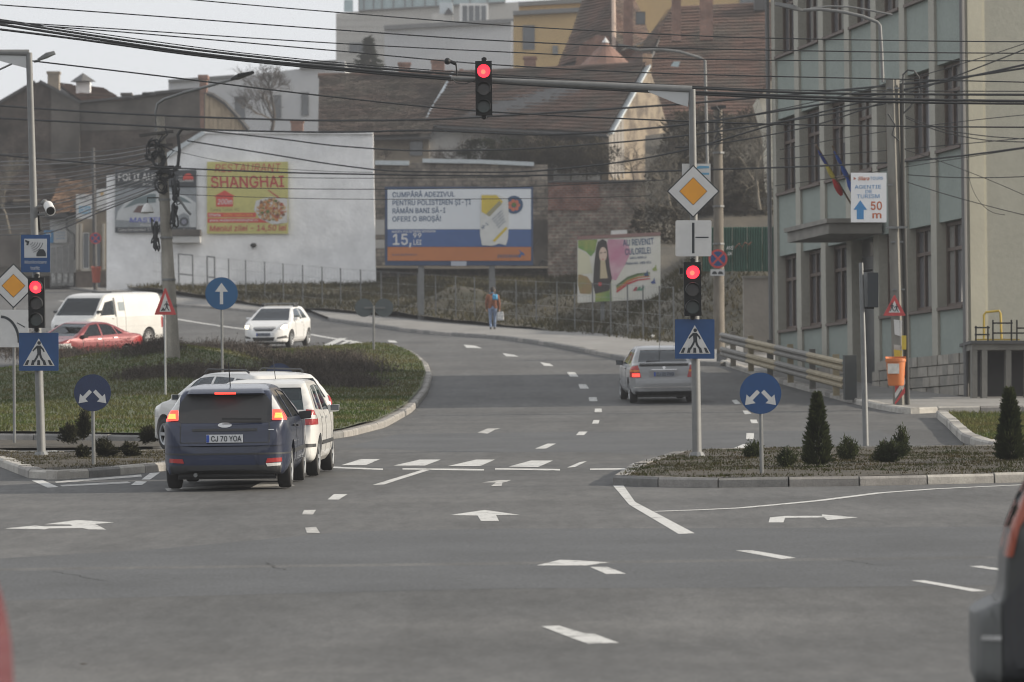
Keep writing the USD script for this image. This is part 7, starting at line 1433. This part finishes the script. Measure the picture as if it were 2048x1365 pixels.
# ---------------------------------------------------------------- the pedestrian
def chain(parts):
    ms = []
    for seg in parts:
        for (p, r), (q, s) in zip(seg[:-1], seg[1:]):
            sp = lambda c, rad: Manifold.sphere(rad, 14).translate(tuple(map(float, c)))
            ms.append(Manifold.batch_hull([sp(p, r), sp(q, s)]))
    m = ms[0]
    for x in ms[1:]: m = m + x
    return m
def smoothed(m, e, it=6):
    q = m.refine_to_length(e).to_mesh(); t = trimesh.Trimesh(q.vert_properties[:, :3], q.tri_verts, process=True); trimesh.smoothing.filter_taubin(t, iterations=it); return t
def local(m, g, yaw=0.0):
    v, f, _ = meshkit.arrays(m); c, s = math.cos(yaw), math.sin(yaw); return np.column_stack([v[:, 0] * c - v[:, 1] * s, v[:, 0] * s + v[:, 1] * c, v[:, 2]]) + g, f
g = G(986, 659, .13); g[2] = ZG(g[1]) + .13; t = thing('person', 'person walking away on the far pavement in rust jacket and jeans', 'person', g)
A = lambda *p: np.array(p, float); skin = M('skin', (.36, .22, .16), .6)
hips = [A(-.09, 0, .90), A(.09, 0, .90)]
legs = [[(hips[0], .095), (A(-.10, .10, .50), .062), (A(-.09, -.06, .10), .042)], [(hips[1], .095), (A(.08, .14, .51), .062), (A(.07, .22, .11), .042)]]
arms = [[(A(-.20, 0, 1.38), .062), (A(-.27, -.04, 1.10), .048), (A(-.25, .10, .86), .036)], [(A(.20, 0, 1.38), .062), (A(.27, -.05, 1.10), .048), (A(.27, .02, .84), .036)]]
torso = [[(A(-.09, 0, .92), .12), (A(-.08, .0, 1.15), .125), (A(-.12, .02, 1.36), .095)], [(A(.09, 0, .92), .12), (A(.08, .0, 1.15), .125), (A(.12, .02, 1.36), .095)], [(A(0, .02, 1.40), .09), (A(0, .05, 1.50), .055)]]
body_parts = [[(A(0, .04, 1.46), .055), (A(0, .06, 1.55), .055)], [(A(0, .06, 1.60), .092), (A(0, .075, 1.66), .098)]] + [[(a[-2][0] * .3 + a[-1][0] * .7, .034), (a[-1][0], .03)] for a in arms]
for a, sgn in zip(arms, (-1, 1)):
    w = a[-1][0]; body_parts.append([(w, .030), (w + A(0, .01, -.07), .036)])
    for k in range(4):
        f0 = w + A(sgn * 0, -.03 + .022 * k, -.09); body_parts.append([(f0, .010), (f0 + A(-sgn * .008, .004, -.04 + .004 * abs(k - 1.5)), .009), (f0 + A(-sgn * .03, .004, -.065), .0085)])
    body_parts.append([(w + A(0, .035, -.03), .012), (w + A(-sgn * .01, .055, -.07), .010)])
core = [[(hips[0], .085), (A(-.10, 0, 1.2), .1), (A(0, .03, 1.42), .07)], [(hips[1], .085), (A(.10, 0, 1.2), .1), (A(0, .03, 1.42), .07)], [(A(0, .03, 1.42), .06), (A(0, .04, 1.48), .055)]] + [[(p, r * .85) for p, r in q] for q in legs + arms] + [[(A(-.12, .02, 1.36), .05), (arms[0][0][0], .05)], [(A(.12, .02, 1.36), .05), (arms[1][0][0], .05)]]
fc = [[(A(0, .165, 1.60), .018), (A(0, .172, 1.575), .02)], [(A(-.095, .06, 1.61), .02), (A(-.098, .06, 1.58), .016)], [(A(.095, .06, 1.61), .02), (A(.098, .06, 1.58), .016)]]
obj('body', local(smoothed(chain(core + body_parts + fc), .02, 4), g), skin, t, smooth=True)
jk = M('rust_jacket', (.17, .065, .035), .85, var=.25, scale=7); obj('jacket', local(smoothed(chain(torso + [[(p, r * 1.12) for p, r in q] for q in arms] + [[(A(-.13, .02, 1.35), .085), (arms[0][0][0], .07)], [(A(.13, .02, 1.35), .085), (arms[1][0][0], .07)]]) - Manifold.cube((2, 2, 1), True).translate((0, 0, .32)), .03, 5), g), jk, t, smooth=True)
obj('jeans', local(smoothed(chain([[(p + A(0, 0, 0), r * 1.1) for p, r in q] for q in legs] + [[(hips[0], .11), (hips[1], .11)]]), .03, 5), g), M('jeans', (.15, .20, .30), .85, var=.2, scale=8), t, smooth=True)
obj('hair', local(smoothed(chain([[(A(0, .045, 1.665), .103), (A(0, .04, 1.62), .098)], [(A(0, .02, 1.60), .08), (A(0, .02, 1.54), .05)]]) - Manifold.cube((.5, .3, .3), True).translate((0, .26, 1.58)), .02, 3), g), M('hair_dark', (.022, .017, .014), .7), t, smooth=True)
for q in legs: e = q[-1][0]; obj('shoe', local(smoothed(chain([[(e + A(0, -.05, -.055), .045), (e + A(0, .10, -.068), .038), (e + A(0, .16, -.072), .03)]]), .02, 3), g + (0, 0, 0)), M('shoe_dark', (.03, .028, .026), .7), t, smooth=True)
b = thing('shoulder_bag', 'bright blue bag on the back of the walking person', 'bag', g + (0, 0, 1.1)); obj('pouch', local(smoothed(hull_pts([(x, y, z) for x, y, z in ((.0, -.13, 1.20), (.21, -.13, 1.20), (-.01, -.13, 1.44), (.21, -.13, 1.44), (.02, -.26, 1.23), (.18, -.26, 1.23), (.02, -.25, 1.40), (.17, -.25, 1.40))]), .03, 5), g), M('bag_blue', (.04, .24, .42), .6, var=.12, scale=9), b, smooth=True); st = MB(); st.tube([A(.1, -.16, 1.38) + g, A(.0, -.07, 1.52) + g, A(-.12, .05, 1.46) + g, A(-.15, .14, 1.3) + g], .014, 6).build('strap', M('bag_blue', (.04, .24, .42), .6), b)
b = thing('carrier_bag', 'pale chequered carrier bag in the right hand of the walking person', 'bag', g + (.3, 0, .4)); obj('sack', local(smoothed(hull_pts([(x + .31, y, z) for x, y, z in ((-.14, -.06, .36), (.15, -.06, .36), (-.14, .10, .36), (.15, .10, .36), (-.13, -.03, .70), (.13, -.03, .72), (-.13, .05, .70), (.13, .05, .72))]), .03, 4), g), M('carrier_pale', (.46, .47, .47), .7, col2=(.28, .29, .31), scale=9, lo=.45, hi=.55), b, smooth=True)
hn = MB(); hn.tube([A(.22, .01, .70) + g, A(.27, .01, .755) + g, A(.28, .01, .755) + g, A(.36, .01, .71) + g], .009, 5).build('handle', M('carrier_pale', (.46, .47, .47), .7), b)
# ---------------------------------------------------------------- hazy spring air
hz = trimesh.creation.box((420, 720, 130)); hz.apply_translation((0, 190, 62 - 1.5)) ; zmin = -1.2
v = np.array(hz.vertices); v[:, 2] = np.where(v[:, 2] < 10, zmin, 118); v[:, 1] = np.where(v[:, 1] < 100, -230, 520)
hm = usdkit.material(stage, '/World/Looks/haze', {'v': ('principled_volume', {'color': (.93, .95, 1.0), 'density': .00032, 'anisotropy': .35})}, [], volume='v.volume')
obj('haze', (v, hz.faces), hm, None, kind='stuff')
